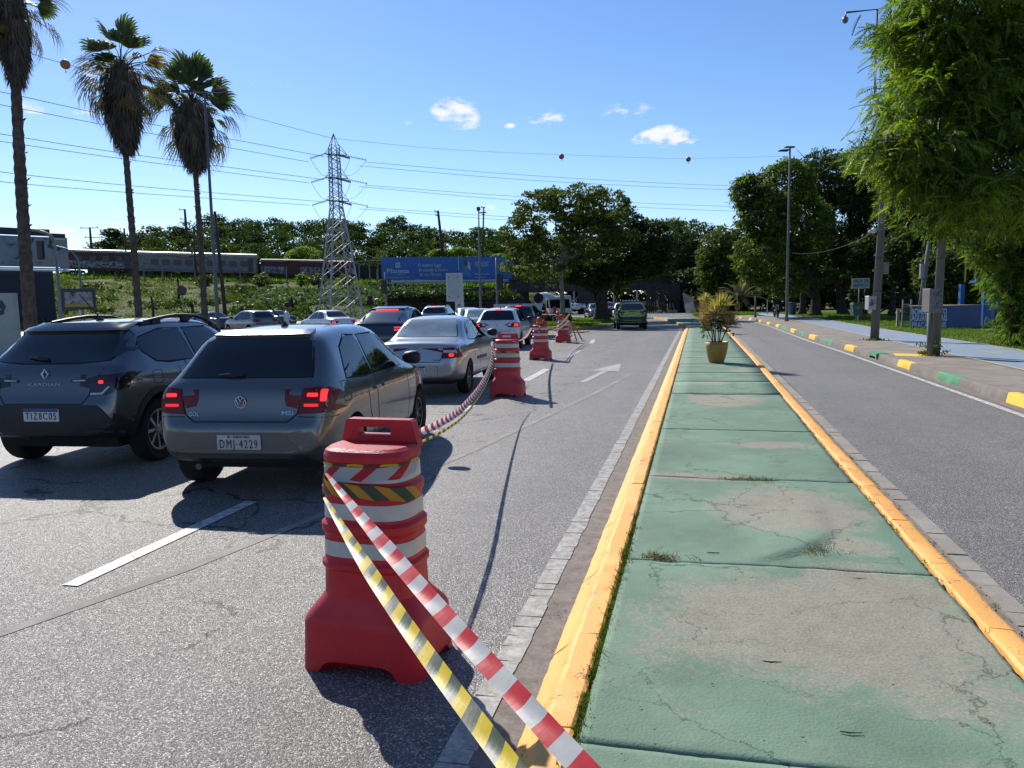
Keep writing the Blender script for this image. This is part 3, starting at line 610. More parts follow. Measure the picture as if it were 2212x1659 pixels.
tape(dp(1178,706,21.7), dp(1230,678,31), .18, .05, [f_yel, f_blk], 'yellow tape sagging between the third and the farthest barrier')
tape(dp(1178,716,21.7), dp(1230,692,31), .1, .05, [f_red, f_wht], 'lower red and white tape from the third to the farthest barrier')
tape(dp(1148,678,46), dp(1214,680,31.4), .0, .06, [f_yel, f_blk], 'level yellow tape running left from the farthest barrier')
for br, lab in ((b2, 'knot of tape hanging at the left edge of the second barrier'), (b4, 'yellow tape end dangling down the front of the farthest barrier'), (b3, 'pale tape end dangling over the top of the third barrier')):
    M = br.matrix_basis; x = {b2: -.235, b4: .03, b3: .02}[br]; m_ = [f_wht, f_red] if br is not b4 else [f_yel, f_blk]
    z1 = {b2: .55, b4: .42, b3: .75}[br]
    pts = [M @ Vector((x+.015*math.sin(k), -bd(.9)/2-.03, z)) for k, z in enumerate(np.linspace(.99, z1, 7))]
    tag(ribbon('tape_end', pts, lambda t: .05*(1-.5*t), lambda t: Vector((.3*math.sin(t*6), -1, 0)), m_, band=.07, shear=.8), lab, 'barrier tape')
# small knob with tape on top of the far barriers
for br, lab in ((b3, 'red warning lamp with a tape tied on top of the third barrier'), (b4, 'red warning lamp with yellow tape on top of the farthest barrier')):
    t = empty('warning_lamp', (br.location.x+(-.03 if br is b3 else -.2), br.location.y+(.02 if br is b3 else -.05), 1.0 if br is b3 else 1.03), 0, lab, 'warning lamp', 'warning lamps on the barriers')
    b = MB(); b.lathe([(.055,0),(.055,.05),(.035,.06),(.03,.08),(.075,.10),(.08,.17),(.05,.22),(0,.23)], 14); b.build('lamp_body', red_pl2, t, True)
    b = MB(); b.lathe([(.085,.04),(.085,.085)], 14); b.build('tape_knot', f_yel, t, True)
# ------------------------------------------------------------------ vehicles
def carpaint(name, col, metal=.0, rough=.32, coat=1.):
    return pm(name, col, rough=rough, metal=metal, var=.03, scale=1.5, coat=coat, spec=.5)
glass = pm('tinted_glass', (.008, .010, .011), rough=.02, var=.2, scale=2, spec=.5, coat=.0)
glass_l = pm('sky_sheen_glass', (.24, .29, .29), rough=.06, var=.45, scale=1.6, spec=1., coat=.8)  # pale base colour stands in for bright sky reflected in the pane
rubber = pm('tyre_rubber', (.018, .017, .016), .85, bump=.3, bscale=50, spec=.25)
blackp = pm('black_plastic', (.022, .023, .025), .55, var=.15, spec=.35)
gloss_b = pm('gloss_black', (.012, .012, .014), .15, coat=.6)
alloy = pm('alloy', (.42, .43, .45), .28, metal=.85); alloy_d = pm('alloy_dark', (.12, .12, .125), .35, metal=.7)
under = pm('underside', (.012, .012, .012), .95); chrome = pm('chrome', (.75, .76, .78), .12, metal=1.)
lamp_r = pm('lamp_red', (.13, .004, .006), .3, var=.3, scale=30, coat=.1, spec=.3); lamp_w = pm('lamp_clear', (.45, .45, .45), .1, var=.3, scale=30, coat=.8)
lamp_on = pm('lamp_lit', (.7, .02, .02), .3, emit=(1, .03, .025, 1.3)); lamp_hl = pm('headlamp_lit', (.9, .8, .6), .2, emit=(1, .85, .5, 5))
plate_w = pm('plate_white', (.55, .56, .55), .45); plate_g = pm('plate_grey', (.42, .42, .40), .5); plate_b = pm('plate_blue', (.015, .035, .20), .4); ink = pm('ink_black', (.012, .012, .012), .5)
seam_m = pm('panel_gap', (.006, .006, .006), .9)

TYPES = {
 'hatch': dict(L=3.90, W=1.66, H=1.475, r=.30, ax=(.66, 3.13), wr=.56,
   zt=[(0,.60),(.05,.72),(.09,.95),(.14,1.02),(.2,1.07),(.45,1.33),(.56,1.415),(.75,1.445),(1.2,1.475),(1.8,1.475),(2.15,1.42),(2.85,1.03),(2.95,.99),(3.4,.92),(3.72,.80),(3.85,.68),(3.9,.52)],
   wm=[(0,.64),(.03,.71),(.08,.765),(.16,.80),(.5,.828),(1.5,.83),(3.,.82),(3.5,.78),(3.78,.68),(3.9,.5)], zb=[(0,.36),(.2,.27),(.5,.22),(3.4,.20),(3.9,.27)], bl=[(0,.93),(.3,.96),(1.5,.95),(3.,.93),(3.9,.8)]),
 'suv': dict(L=4.12, W=1.75, H=1.56, r=.345, ax=(.72, 3.32), wr=.60,
   zt=[(0,.66),(.05,.80),(.10,1.02),(.16,1.12),(.24,1.17),(.52,1.43),(.62,1.50),(.85,1.53),(1.4,1.555),(2.,1.55),(2.3,1.50),(3.0,1.12),(3.1,1.08),(3.6,1.02),(3.95,.90),(4.08,.76),(4.12,.6)],
   wm=[(0,.66),(.03,.74),(.08,.80),(.18,.845),(.5,.872),(1.5,.875),(3.2,.87),(3.7,.83),(4.,.72),(4.12,.54)], zb=[(0,.40),(.2,.32),(.5,.26),(3.6,.24),(4.12,.34)], bl=[(0,1.03),(.3,1.06),(1.5,1.03),(3.1,1.0),(4.1,.88)]),
 'saloon': dict(L=4.15, W=1.62, H=1.43, r=.29, ax=(.88, 3.33), wr=.55,
   zt=[(0,.60),(.04,.75),(.09,.93),(.16,.985),(.25,1.0),(.62,1.02),(.74,1.05),(1.18,1.33),(1.36,1.395),(1.8,1.43),(2.2,1.42),(2.5,1.36),(3.1,1.02),(3.2,.98),(3.7,.91),(4.,.79),(4.1,.66),(4.15,.5)],
   wm=[(0,.60),(.03,.68),(.08,.735),(.2,.775),(.6,.805),(1.8,.81),(3.2,.80),(3.7,.76),(4.,.66),(4.15,.48)], zb=[(0,.36),(.2,.29),(.5,.22),(3.6,.20),(4.15,.27)], bl=[(0,.90),(.4,.93),(1.5,.93),(3.2,.91),(4.1,.8)]),
 'coupe_suv': dict(L=4.4, W=1.84, H=1.60, r=.36, ax=(.78, 3.5), wr=.60,
   zt=[(0,.70),(.05,.86),(.10,1.05),(.16,1.12),(.3,1.17),(.85,1.42),(1.1,1.50),(1.5,1.57),(2.0,1.60),(2.3,1.58),(2.55,1.52),(3.25,1.13),(3.35,1.09),(3.9,1.02),(4.2,.92),(4.35,.78),(4.4,.6)],
   wm=[(0,.70),(.03,.78),(.08,.85),(.18,.895),(.5,.92),(1.5,.92),(3.4,.91),(3.9,.86),(4.25,.74),(4.4,.56)], zb=[(0,.42),(.2,.34),(.5,.27),(3.8,.25),(4.4,.34)], bl=[(0,1.04),(.3,1.06),(1.5,1.05),(3.3,1.02),(4.3,.9)]),
}
def _body(T):
    L_, zt, wm_, zb_, bl_ = T['L'], T['zt'], T['wm'], T['zb'], T['bl']
    ys = sorted(set([y for y, _ in zt]+[0, .03, .07, .3, T['ax'][0], 1., 1.5, 2.0, 2.5, 2.7, L_-.02, L_]))
    secs = []
    for y in ys:
        z1, w, z0, bl = itp(zt, y), itp(wm_, y), itp(zb_, y), itp(bl_, y); bl = min(bl, z1-.03); bl = max(bl, z0+.1)
        h = z1-bl; k = min(1, h/(T['H']-itp(bl_, 1.5))); k = max(k, 0)
        roofw = lerp(w*.86, T['wr'], k)
        p = [(0, z0), (w*.84, z0), (w*.965, z0+.07), (w*1.0, z0+.42*(bl-z0)), (w*.995, bl-.10 if bl-.10 > z0+.42*(bl-z0)+.03 else lerp(z0, bl, .7)), (w*.955, bl-.005),
             (lerp(w*.91, lerp(w*.93, T['wr'], .33), k), bl+h*lerp(.5, .35, k)), (lerp(w*.80, lerp(w*.93, T['wr'], .72), k), bl+h*lerp(.8, .74, k)), (lerp(w*.62, T['wr']*.97, k), bl+h*lerp(.93, .945, k)), (lerp(w*.45, T['wr']*.74, k), bl+h*.99), (w*.22, z1+.004), (0, z1+.006)]
        secs.append([(x, y, z) for x, z in p]+[(-x, y, z) for x, z in p[-2:0:-1]])
    b = MB(); loft(b, secs); me = b.mesh('cage', [under]); o = link('cage', me)
    sm = o.modifiers.new('s', 'SUBSURF'); sm.levels = sm.render_levels = 2
    dg = bpy.context.evaluated_depsgraph_get(); full = bpy.data.meshes.new_from_object(o.evaluated_get(dg))
    bpy.data.objects.remove(o)
    return full
_cache = {}
def body_for(kind, arch=.055):
    if kind in _cache: return _cache[kind]
    T = TYPES[kind]; full = _body(T)
    bv = BVHTree.FromPolygons([v.co.copy() for v in full.vertices], [tuple(p.vertices) for p in full.polygons])
    o = link('body', full); full.materials.clear(); full.materials.append(under)
    cb = MB()
    for ay in T['ax']:
        for s in (-1, 1):
            cb.lathe([(T['r']+arch, 0), (T['r']+arch, .5)], 28, Matrix.Translation((s*(T['W']/2-.27) if s > 0 else -(T['W']/2-.27), ay, T['r']+.02)) @ Matrix.Rotation(s*math.pi/2, 4, 'Y'))
    cme = cb.mesh('cut', [under]); c = link('cut', cme)
    md = o.modifiers.new('b', 'BOOLEAN'); md.operation = 'DIFFERENCE'; md.object = c; md.solver = 'EXACT'
    try: md.material_mode = 'TRANSFER'
    except Exception: pass
    full.materials.clear(); full.materials.append(gloss_b)
    dg = bpy.context.evaluated_depsgraph_get(); res = bpy.data.meshes.new_from_object(o.evaluated_get(dg))
    bpy.data.objects.remove(o); bpy.data.objects.remove(c)
    res.polygons.foreach_set('use_smooth', [True]*len(res.polygons))
    try: res.set_sharp_from_angle(angle=R(50))
    except Exception: pass
    _cache[kind] = (res, bv); return _cache[kind]
def patch(bv, view, poly, off=.004, step=.06, skirt=.012, curve=0):
    """a thin shell hugging the body: poly in the plane seen from 'rear','front','left','right','top'"""
    P = [Vector(p) for p in poly]; out = []
    for a, c in zip(P, P[1:]+P[:1]):
        n = max(1, int((c-a).length/step)); out += [a.lerp(c, k/n) for k in range(n)]
    xs = [p.x for p in out]; ys = [p.y for p in out]
    def inside(q):
        r = False; j = len(out)-1
        for i in range(len(out)):
            a, c = out[i], out[j]
            if (a.y > q[1]) != (c.y > q[1]) and q[0] < (c.x-a.x)*(q[1]-a.y)/(c.y-a.y)+a.x: r = not r
            j = i
        return r
    inn = []; x = min(xs)+step/2
    while x < max(xs):
        y = min(ys)+step/2
        while y < max(ys):
            if inside((x, y)) and min((Vector((x, y))-p).length for p in out) > step*.45: inn.append(Vector((x, y)))
            y += step
        x += step
    vs2 = out+inn; n = len(out)
    r = delaunay_2d_cdt(vs2, [(i, (i+1) % n) for i in range(n)], [], 1, 1e-5)
    vv, ff, orig = r[0], r[2], r[3]
    # outline index by original vertex
    vs = []; low = []
    for q in vv:
        if view == 'rear': o, d = Vector((q.x, -3, q.y)), Vector((0, 1, 0))
        elif view == 'front': o, d = Vector((q.x, 9, q.y)), Vector((0, -1, 0))
        elif view == 'right': o, d = Vector((3, q.x, q.y)), Vector((-1, 0, 0))
        elif view == 'left': o, d = Vector((-3, q.x, q.y)), Vector((1, 0, 0))
        else: o, d = Vector((q.x, q.y, 4)), Vector((0, 0, -1))
        h = bv.ray_cast(o, d)
        if h[0] is None: h = bv.find_nearest(o+d*(2.6 if view in ('left', 'right') else 3.2))
        nrm = h[1]
        if nrm.dot(d) > 0: nrm = -nrm
        vs.append(h[0]+nrm*off); low.append(h[0]-nrm*skirt)
    k = len(vs); fs = []
    for f in ff:
        a, b_, c = [vs[i] for i in f[:3]]; nn = (b_-a).cross(c-a)
        dd = {'rear': (0,-1,0), 'front': (0,1,0), 'right': (1,0,0), 'left': (-1,0,0), 'top': (0,0,1)}[view]
        fs.append(tuple(f) if nn.dot(Vector(dd)) > 0 else tuple(reversed(f)))
    idx = {}
    for i, og in enumerate(orig):
        for o_ in og: idx[o_] = i
    loop = [idx[i] for i in range(n) if i in idx]
    ff2 = [(loop[i], loop[(i+1) % len(loop)], k+loop[(i+1) % len(loop)], k+loop[i]) for i in range(len(loop))]
    return vs+low, fs+ff2
def addpatch(name, T, parent, mat, view, poly, off=.004, step=.06, skirt=.012):
    b = MB(); v, f = patch(T['bv'], view, poly, off, step, skirt); b.add(v, f); return b.build(name, mat, parent, smooth='auto')
def mir(poly): return [(-x, z) for x, z in reversed(poly)]
def rrect(x0, x1, z0, z1, r=.03, n=3):
    o = []
    for cx, cz, a0 in ((x1-r, z1-r, 0), (x0+r, z1-r, 90), (x0+r, z0+r, 180), (x1-r, z0+r, 270)):
        o += [(cx+r*math.cos(R(a0+90*k/n)), cz+r*math.sin(R(a0+90*k/n))) for k in range(n+1)]
    return o
def ppath(T, parent, view, pts, w=.006, name='panel_gap', mat=None, off=.002):
    P = []
    for a, c in zip(pts, pts[1:]):
        a, c = Vector(a), Vector(c); n = max(1, int((c-a).length/.06)); P += [a.lerp(c, k/n) for k in range(n)]
    P.append(Vector(pts[-1])); L1 = []; L2 = []
    for i, p in enumerate(P):
        t = (P[min(i+1, len(P)-1)]-P[max(0, i-1)]).normalized(); n = Vector((-t.y, t.x))*w/2; L1.append(p+n); L2.append(p-n)
    b = MB(); vs = []
    for q in L1+L2:
        if view == 'rear': o, d = Vector((q.x, -3, q.y)), Vector((0, 1, 0))
        elif view == 'right': o, d = Vector((3, q.x, q.y)), Vector((-1, 0, 0))
        elif view == 'left': o, d = Vector((-3, q.x, q.y)), Vector((1, 0, 0))
        else: o, d = Vector((q.x, q.y, 4)), Vector((0, 0, -1))
        h = T['bv'].ray_cast(o, d)
        if h[0] is None: h = T['bv'].find_nearest(o+d*2.4)
        nr = h[1] if h[1].dot(d) < 0 else -h[1]; vs.append(h[0]+nr*off)
    n = len(L1); b.add(vs, [(i, i+1, n+i+1, n+i) for i in range(n-1)]); return b.build(name, mat or seam_m, parent)
def wheel(parent, x, y, r, w, side, style, rim):
    # wheel > tyre, rim (> nothing): axis along x
    t = empty('wheel', (0, 0, 0)); t.parent = parent; t.location = (x, y, r); t.rotation_euler = (0, 0, 0 if side > 0 else math.pi)
    b = MB(); A = Matrix.Rotation(math.pi/2, 4, 'Y'); ri = r*.66
    b.lathe([(ri, -w*.4), (r*.93, -w*.5), (r*.985, -w*.42), (r, -w*.25), (r, w*.25), (r*.985, w*.42), (r*.93, w*.5), (ri*1.04, w*.42), (ri, w*.36), (ri*.97, -w*.3)], 32, A)
    b.build('tyre', rubber, t, 'auto')
    b = MB(); b.mi = 1; b.lathe([(0, w*.02), (ri*.93, w*.02), (ri*.93, -w*.3)], 28, A, cap=False)
    b.mi = 0; b.lathe([(ri*.9, w*.05), (ri*.9, w*.33), (ri, w*.36), (ri, w*.28)], 32, A, cap=False); b.lathe([(r*.16, w*.05), (r*.16, w*.28), (r*.1, w*.31), (0, w*.32)], 16, A)
    n = style
    for k in range(n):
        a = 2*math.pi*k/n
        for s, off in ((1, .035), (1, -.035)) if n <= 6 else ((1, 0),):
            ca, sa = math.cos(a), math.sin(a); hw = r*.045 if n <= 6 else r*.05
            p0 = Vector((w*.22, ca*r*.1-sa*off*.4, sa*r*.1+ca*off*.4)); p1 = Vector((w*.30, ca*ri*.93-sa*off*1.9, sa*ri*.93+ca*off*1.9))
            tt = Vector((0, -sa, ca))*hw; b.add([p0-tt*.8, p0+tt*.8, p1+tt, p1-tt, p0-tt-Vector((.05,0,0)), p0+tt-Vector((.05,0,0)), p1+tt-Vector((.05,0,0)), p1-tt-Vector((.05,0,0))], [(0,1,2,3),(0,3,7,4),(1,5,6,2),(4,7,6,5),(3,2,6,7)])
    b.build('rim', [rim, under], t); return t
def plate(T, parent, x, z, txt, style, size=.40):
    h = T['bv'].ray_cast(Vector((x, -3, z)), Vector((0, 1, 0))); y = h[0].y-.012
    b = MB(); b.box((x, y, z), (size, .012, size*.325), bev=.004); o = b.build('number_plate', plate_g if style == 'old' else plate_w, parent)
    if style == 'new':
        b = MB(); b.box((x, y-.0065, z+size*.125), (size*.97, .004, size*.065)); b.build('plate_header', plate_b, o)
    zc = -.012 if style == 'new' else -.018
    text(txt, 'plate_lettering', size*.26, ink, o, TR(x, y-.0085, z+zc), width=size*.86, bold=.0, space=1.28)
    if style == 'old': text('SP · SOROCABA', 'plate_lettering', size*.075, ink, o, TR(x, y-.0085, z+size*.12), width=size*.5)
    return o
def sidewin(T, kind):
    bl = lambda y: itp(T['bl'], y)
    if kind == 'hatch': return [[(.60,1.0),(1.02,.985),(1.33,.975),(1.30,1.36),(1.05,1.365),(.80,1.27)],[(1.40,.975),(2.45,.975),(2.35,1.08),(1.95,1.355),(1.39,1.362)]]
    if kind == 'suv': return [[(.55,1.25),(.78,1.10),(1.0,1.08),(1.52,1.075),(1.46,1.43),(1.1,1.43),(.68,1.36)],[(1.60,1.075),(2.6,1.075),(2.5,1.15),(2.1,1.425),(1.56,1.432)]]
    if kind == 'saloon': return [[(1.02,1.0),(1.30,.985),(1.80,.98),(1.78,1.32),(1.52,1.325),(1.28,1.22)],[(1.87,.98),(2.82,.98),(2.72,1.05),(2.32,1.315),(1.87,1.322)]]
    return [[(.75,1.16),(1.2,1.10),(1.85,1.09),(1.8,1.46),(1.4,1.43),(1.0,1.29)],[(1.93,1.09),(2.85,1.09),(2.75,1.16),(2.35,1.47),(1.9,1.475)]]
def make_car(kind, name, label, col, d, heading, paint, cat='car', group='cars in the traffic', detail=2, rim=None, spokes=9, light=None, lit=True, plate_txt=None, pstyle='new', rails=False, gl=None, rear_y=True, extra=None, z=0., brake=None, colx=None):
    """col, d: photograph column and depth of the middle of the car's rear"""
    T = dict(TYPES[kind]); me, bv = body_for(kind); T['bv'] = bv
    x, y = gx(col, d); t = empty(name, (x, y, z), heading, label, cat, group)
    m = me.copy(); m.materials.clear(); m.materials.append(paint); m.materials.append(under)
    link('body', m, t)
    gl = gl or glass; H = T['H']; W = T['W']; r = T['r']
    # glazing
    if kind == 'hatch': rw = [(-.60,1.045),(.60,1.045),(.575,1.13),(.50,1.34),(.44,1.372),(-.44,1.372),(-.50,1.34),(-.575,1.13)]
    elif kind == 'suv': rw = [(-.64,1.14),(-.30,1.115),(.30,1.115),(.64,1.14),(.66,1.20),(.57,1.40),(.50,1.45),(-.50,1.45),(-.57,1.40),(-.66,1.20)]
    elif kind == 'saloon': rw = [(-.58,1.055),(.58,1.055),(.56,1.12),(.47,1.33),(.42,1.362),(-.42,1.362),(-.47,1.33),(-.56,1.12)]
    else: rw = [(-.66,1.13),(.66,1.13),(.64,1.22),(.52,1.44),(-.52,1.44),(-.64,1.22)]
    def grow(q, k):
        n = len(q); cx, cz = sum(p[0] for p in q)/n, sum(p[1] for p in q)/n; out = []
        for x_, z_ in q: l = math.hypot(x_-cx, z_-cz); out.append((x_+(x_-cx)/l*k, z_+(z_-cz)/l*k))
        return out
    addpatch('window_seal', T, t, rubber, 'rear', grow(rw, .02), .0015, .06)
    o = addpatch('rear_window', T, t, gl, 'rear', rw, .004, .05)
    zt = [z for _, z in T['zt']]; f0 = {'hatch': (.985,1.405), 'suv': (1.09,1.485), 'saloon': (.985,1.37), 'coupe_suv': (1.10,1.50)}[kind]
    addpatch('windscreen', T, t, glass, 'front', [(-.66,f0[0]+.05),(.66,f0[0]+.05),(.52,f0[1]-.02),(-.52,f0[1]-.02)], .004, .08)
    for sd in ('right', 'left'):
        for q in sidewin(T, kind):
            addpatch('window_seal', T, t, rubber, sd, grow(q, .022), .0012, .08); addpatch('side_window', T, t, glass, sd, q, .0035, .07)
    for ay in T['ax']:
        for s in (-1, 1): wheel(t, s*(W/2-.115), ay, r, .2, s, spokes, rim or alloy)
    # mirrors
    for s in (-1, 1):
        yy = {'hatch': 2.42, 'suv': 2.5, 'saloon': 2.75, 'coupe_suv': 2.75}[kind]; zz = f0[0]+.07
        b = MB(); loft(b, [sect(.02+.15*k, .05+.09*k, 3, 12, 0) for k in (0.2, .8, 1, .9, .3)])
        pts = []; n = 12; 
        for i, (px, sc) in enumerate(((0,.35),(.03,.8),(.10,1),(.17,1),(.205,.6))):
            for k in range(n):
                a = 2*Pm*k/n; pts.append((s*(W/2-.03+px), yy+.065*sc*math.cos(a), zz+.075*sc*math.sin(a)))
        b = MB(); b.add(pts, [(i*n+k, i*n+(k+1) % n, (i+1)*n+(k+1) % n, (i+1)*n+k)[::s] for i in range(4) for k in range(n)]+[tuple(range(n)), tuple(4*n+k for k in range(n-1, -1, -1))])
        b.build('wing_mirror', blackp if kind != 'x' else paint, t, 'auto')
    if detail >= 1:
        bl = itp(T['bl'], 1.5); dy = sidewin(T, kind); mid = (dy[0][2][0]+dy[1][0][0])/2
        for sd in ('right', 'left'):
            ppath(T, t, sd, [(mid, bl+.06), (mid+.02, .42), (mid-.04, .33)], .012)
            ppath(T, t, sd, [(T['ax'][0]+.42, bl-.02), (T['ax'][0]+.46, .62), (T['ax'][0]+.62, .36), (T['ax'][1]-.55, .33), (T['ax'][1]-.52, .6), (T['ax'][1]-.60, bl)], .010)
            for hy in (mid-.22+.0, T['ax'][1]-.62-.95+.0): pass
            for hy in (T['ax'][0]+.62, mid+.18): addpatch('door_handle', T, t, paint if kind != 'x' else blackp, sd, rrect(hy, hy+.17, bl-.13, bl-.10, .012), .022, .05, 0)
            addpatch('sill', T, t, blackp, sd, [(T['ax'][0]+r+.08, .24), (T['ax'][1]-r-.08, .24), (T['ax'][1]-r-.08, .30), (T['ax'][0]+r+.08, .30)], .006, .1)
    b = MB(); b.box((0, T['L']/2, .27), (W*.72, T['L']*.86, .10)); b.build('underbody', under, t)
    for s in (1, -1):
        hl = {'hatch': (.50,.74,.62,.74), 'suv': (.48,.78,.78,.90), 'saloon': (.45,.72,.62,.74), 'coupe_suv': (.5,.8,.8,.9)}[kind]
        q = [(hl[0], hl[2]), (hl[1], hl[2]), (hl[1], hl[3]), (hl[0], hl[3])]; addpatch('headlight', T, t, lamp_w, 'front', q if s > 0 else mir(q), .004, .06)
    addpatch('grille', T, t, blackp, 'front', [(-.4,.48),(.4,.48),(.42,.62),(-.42,.62)], .004, .08)
    T['root'] = t; T['paint'] = paint
    return T
def rtext(T, s, size, mat, x, z, width=None, off=.006, ext=.002, bold=.001, name='badge_lettering', shear=0):
    h = T['bv'].ray_cast(Vector((x, -3, z)), Vector((0, 1, 0))); n = h[1] if h[1].y < 0 else -h[1]
    rx = math.atan2(n.z, -n.y); rz = -math.atan2(-n.x, -n.y)
    return text(s, name, size, mat, T['root'], TR(x, h[0].y-off, z, rz*-1, rx*-1), width=width, ext=ext, bold=bold, shear=shear)
def pair(name, T, mat, poly, off=.005, step=.05, view='rear', skirt=.012):
    return [addpatch(name, T, T['root'], mat, view, p, off, step, skirt) for p in (poly, mir(poly))]
def sidepair(name, T, mat, poly, off=.005, step=.05): return [addpatch(name, T, T['root'], mat, v, poly, off, step) for v in ('right', 'left')]
def stop(T, x0, x1, z, hgt=.022, off=.012): addpatch('brake_light', T, T['root'], lamp_on, 'rear', rrect(x0, x1, z-hgt/2, z+hgt/2, .006), off, .05)
def wiper(T, x0, x1, z, tilt=.02):
    y = T['bv'].ray_cast(Vector((x0, -3, z)), Vector((0, 1, 0)))[0].y-.03; y2 = T['bv'].ray_cast(Vector((x1, -3, z+tilt)), Vector((0, 1, 0)))[0].y-.03
    b = MB(); b.tube([(x0, y, z), (lerp(x0, x1, .5), (y+y2)/2-.012, z+.008+tilt*.5), (x1, y2, z+tilt)], [.018, .012, .008], 6); b.build('wiper', blackp, T['root'])
def antenna(T, x, y, h=.3, lean=.28):
    zz = T['bv'].ray_cast(Vector((x, y, 4)), Vector((0, 0, -1)))[0].z
    b = MB(); b.lathe([(.035, -.01), (.03, .012), (.014, .035), (.006, .05)], 12, Matrix.Translation((x, y, zz)), sy=1.7); b.tube([(x, y, zz+.03), (x-lean*.25, y-lean*h, zz+h)], [.008, .006], 6); b.build('antenna', blackp, T['root'], 'auto')
def rails(T, x, y0, y1, h=.055):
    for s in (-1, 1):
        pts = []
        for k in range(9):
            yy = lerp(y0, y1, k/8); q = T['bv'].ray_cast(Vector((s*x, yy, 4)), Vector((0, 0, -1)))[0]; pts.append(Vector((s*x, yy, q.z+h*min(1, 1.2-abs(k-4)/4*.75))))
        b = MB(); b.tube(pts, [.018]+[.024]*7+[.018], 8, flat=.8)
        for k in (0, 1, 4, 7, 8):
            q = pts[k]; b.box((q.x, q.y, q.z-h/2), (.05, .16, h), bev=.008)
        b.build('roof_rail', T.get('rail') or blackp, T['root'], 'auto')
# 1 -- grey hatchback
p_grey = carpaint('paint_graphite', (.108, .111, .112), .5, .24)
c = make_car('hatch', 'hatchback', 'dark grey hatchback with its brake lights on, nearest to the first barrier', 500, 6.53, R(6), p_grey, spokes=5, rim=alloy_d)
T = c; r_ = c['root']
pair('tail_light', T, lamp_r, [(.565,.955),(.70,.965),(.86,.95),(.87,.755),(.52,.735)], .006); sidepair('tail_light_side', T, lamp_r, [(.06,.755),(.17,.765),(.24,.86),(.26,.945),(.08,.955)], .006)
pair('tail_lamp_lit', T, lamp_on, rrect(.60,.695,.885,.915,.008), .012, .04); pair('tail_lamp_bar', T, pm('lamp_glow', (.5,.01,.01), .3, emit=(1,.02,.02,.7)), rrect(.575,.70,.80,.825,.006), .012, .04)
addpatch('brake_lamp', T, r_, lamp_on, 'rear', rrect(.715,.755,.845,.94,.01), .014, .03)
ppath(T, r_, 'rear', [(.60,1.03),(.56,.94),(.535,.82),(.51,.735),(.43,.672),(-.43,.672),(-.51,.735),(-.535,.82),(-.56,.94),(-.60,1.03)], .010)
ppath(T, r_, 'rear', [(-.80,.71),(-.52,.715)], .008); ppath(T, r_, 'rear', [(.52,.715),(.80,.71)], .008)
addpatch('bumper_recess_shade', T, r_, carpaint('paint_graphite_shaded', (.085, .089, .094), .5, .33), 'rear', [(-.55,.43),(.55,.43),(.44,.53),(.36,.585),(-.36,.585),(-.44,.53)], .003, .06)  # darker copy of the body paint: shading of the inset put into colour
addpatch('bumper_lip', T, r_, pm('lip_grey', (.035,.033,.032), .4), 'rear', [(-.66,.335),(.66,.335),(.62,.395),(-.62,.395)], .02, .06, .03)
plate(T, r_, 0.0, .50, 'DMJ·4229', 'old', .40)
h = T['bv'].ray_cast(Vector((0, -3, .84)), Vector((0, 1, 0)))[0]
b = MB(); Mx = TR(0, h.y-.008, .84) @ Matrix.Rotation(math.pi/2, 4, 'X')
b.lathe([(.046,-.004),(.052,-.004),(.052,.006),(.046,.006),(.046,-.004)], 28, Mx)
for pl in ([(-.020,.040),(-.001,.006),(.001,.006),(.020,.040)], [(-.040,.022),(-.019,-.034),(0,.002),(.019,-.034),(.040,.022)]):
    b.tube([Mx @ Vector((px, py, .001)) for px, py in pl], .0052, 6)
b.build('badge', chrome, r_, 'auto')
rtext(T, 'GOL', .048, alloy, -.43, .735, .10); rtext(T, 'MSI', .05, alloy, .43, .745, .105); b = MB(); b.box((.43, h.y-.012, .712), (.10,.005,.006)); b.build('badge_line', chrome, r_)
stop(T, -.085, .085, 1.405); wiper(T, -.01, -.24, 1.07, .0)
addpatch('spoiler_lip', T, r_, p_grey, 'rear', [(-.46,1.385),(.46,1.385),(.45,1.425),(-.45,1.425)], .028, .07, .03)
antenna(T, 0, 1.05, .26, .55)
b = MB(); b.tube([(-.38,.12,.30),(-.38,-.02,.285)], .028, 12); b.build('exhaust', alloy_d, r_, 'auto')
ppath(T, r_, 'right', rrect(.42,.60,.80,.98,.04)+[(.60,.94)], .006, 'fuel_flap_gap')
b = MB(); b.mi = 0
addpatch('bumper_corner_gap', T, r_, seam_m, 'right', [(.02,.70),(.28,.70),(.28,.706),(.02,.706)], .002, .06)
# 2 -- dark blue-grey crossover at the far left
p_suv = carpaint('paint_slate', (.082, .089, .098), .45, .24)
T = c = make_car('suv', 'crossover', 'slate crossover with black roof rails, at the left edge beside the grey hatchback', 70, 7.75, R(5.4), p_suv, spokes=8); r_ = c['root']
addpatch('lower_bumper', T, r_, blackp, 'rear', [(-.80,.36),(.80,.36),(.83,.45),(.66,.66),(.60,.70),(-.60,.70),(-.66,.66),(-.83,.45)], .012, .07, .02)
for v in ('right', 'left'):
    for ay in T['ax']:
        a = [(ay+(T['r']+.115)*math.cos(R(q)), T['r']+.02+(T['r']+.115)*math.sin(R(q))) for q in range(-12, 193, 12)]; a2 = [(ay+(T['r']+.052)*math.cos(R(q)), T['r']+.02+(T['r']+.052)*math.sin(R(q))) for q in range(192, -13, -12)]
        addpatch('wheel_arch_trim', T, r_, blackp, v, a+a2, .012, .07, .02)
    addpatch('corner_cladding', T, r_, blackp, v, [(.02,.38),(.30,.36),(.26,.50),(.05,.62)], .010, .06)
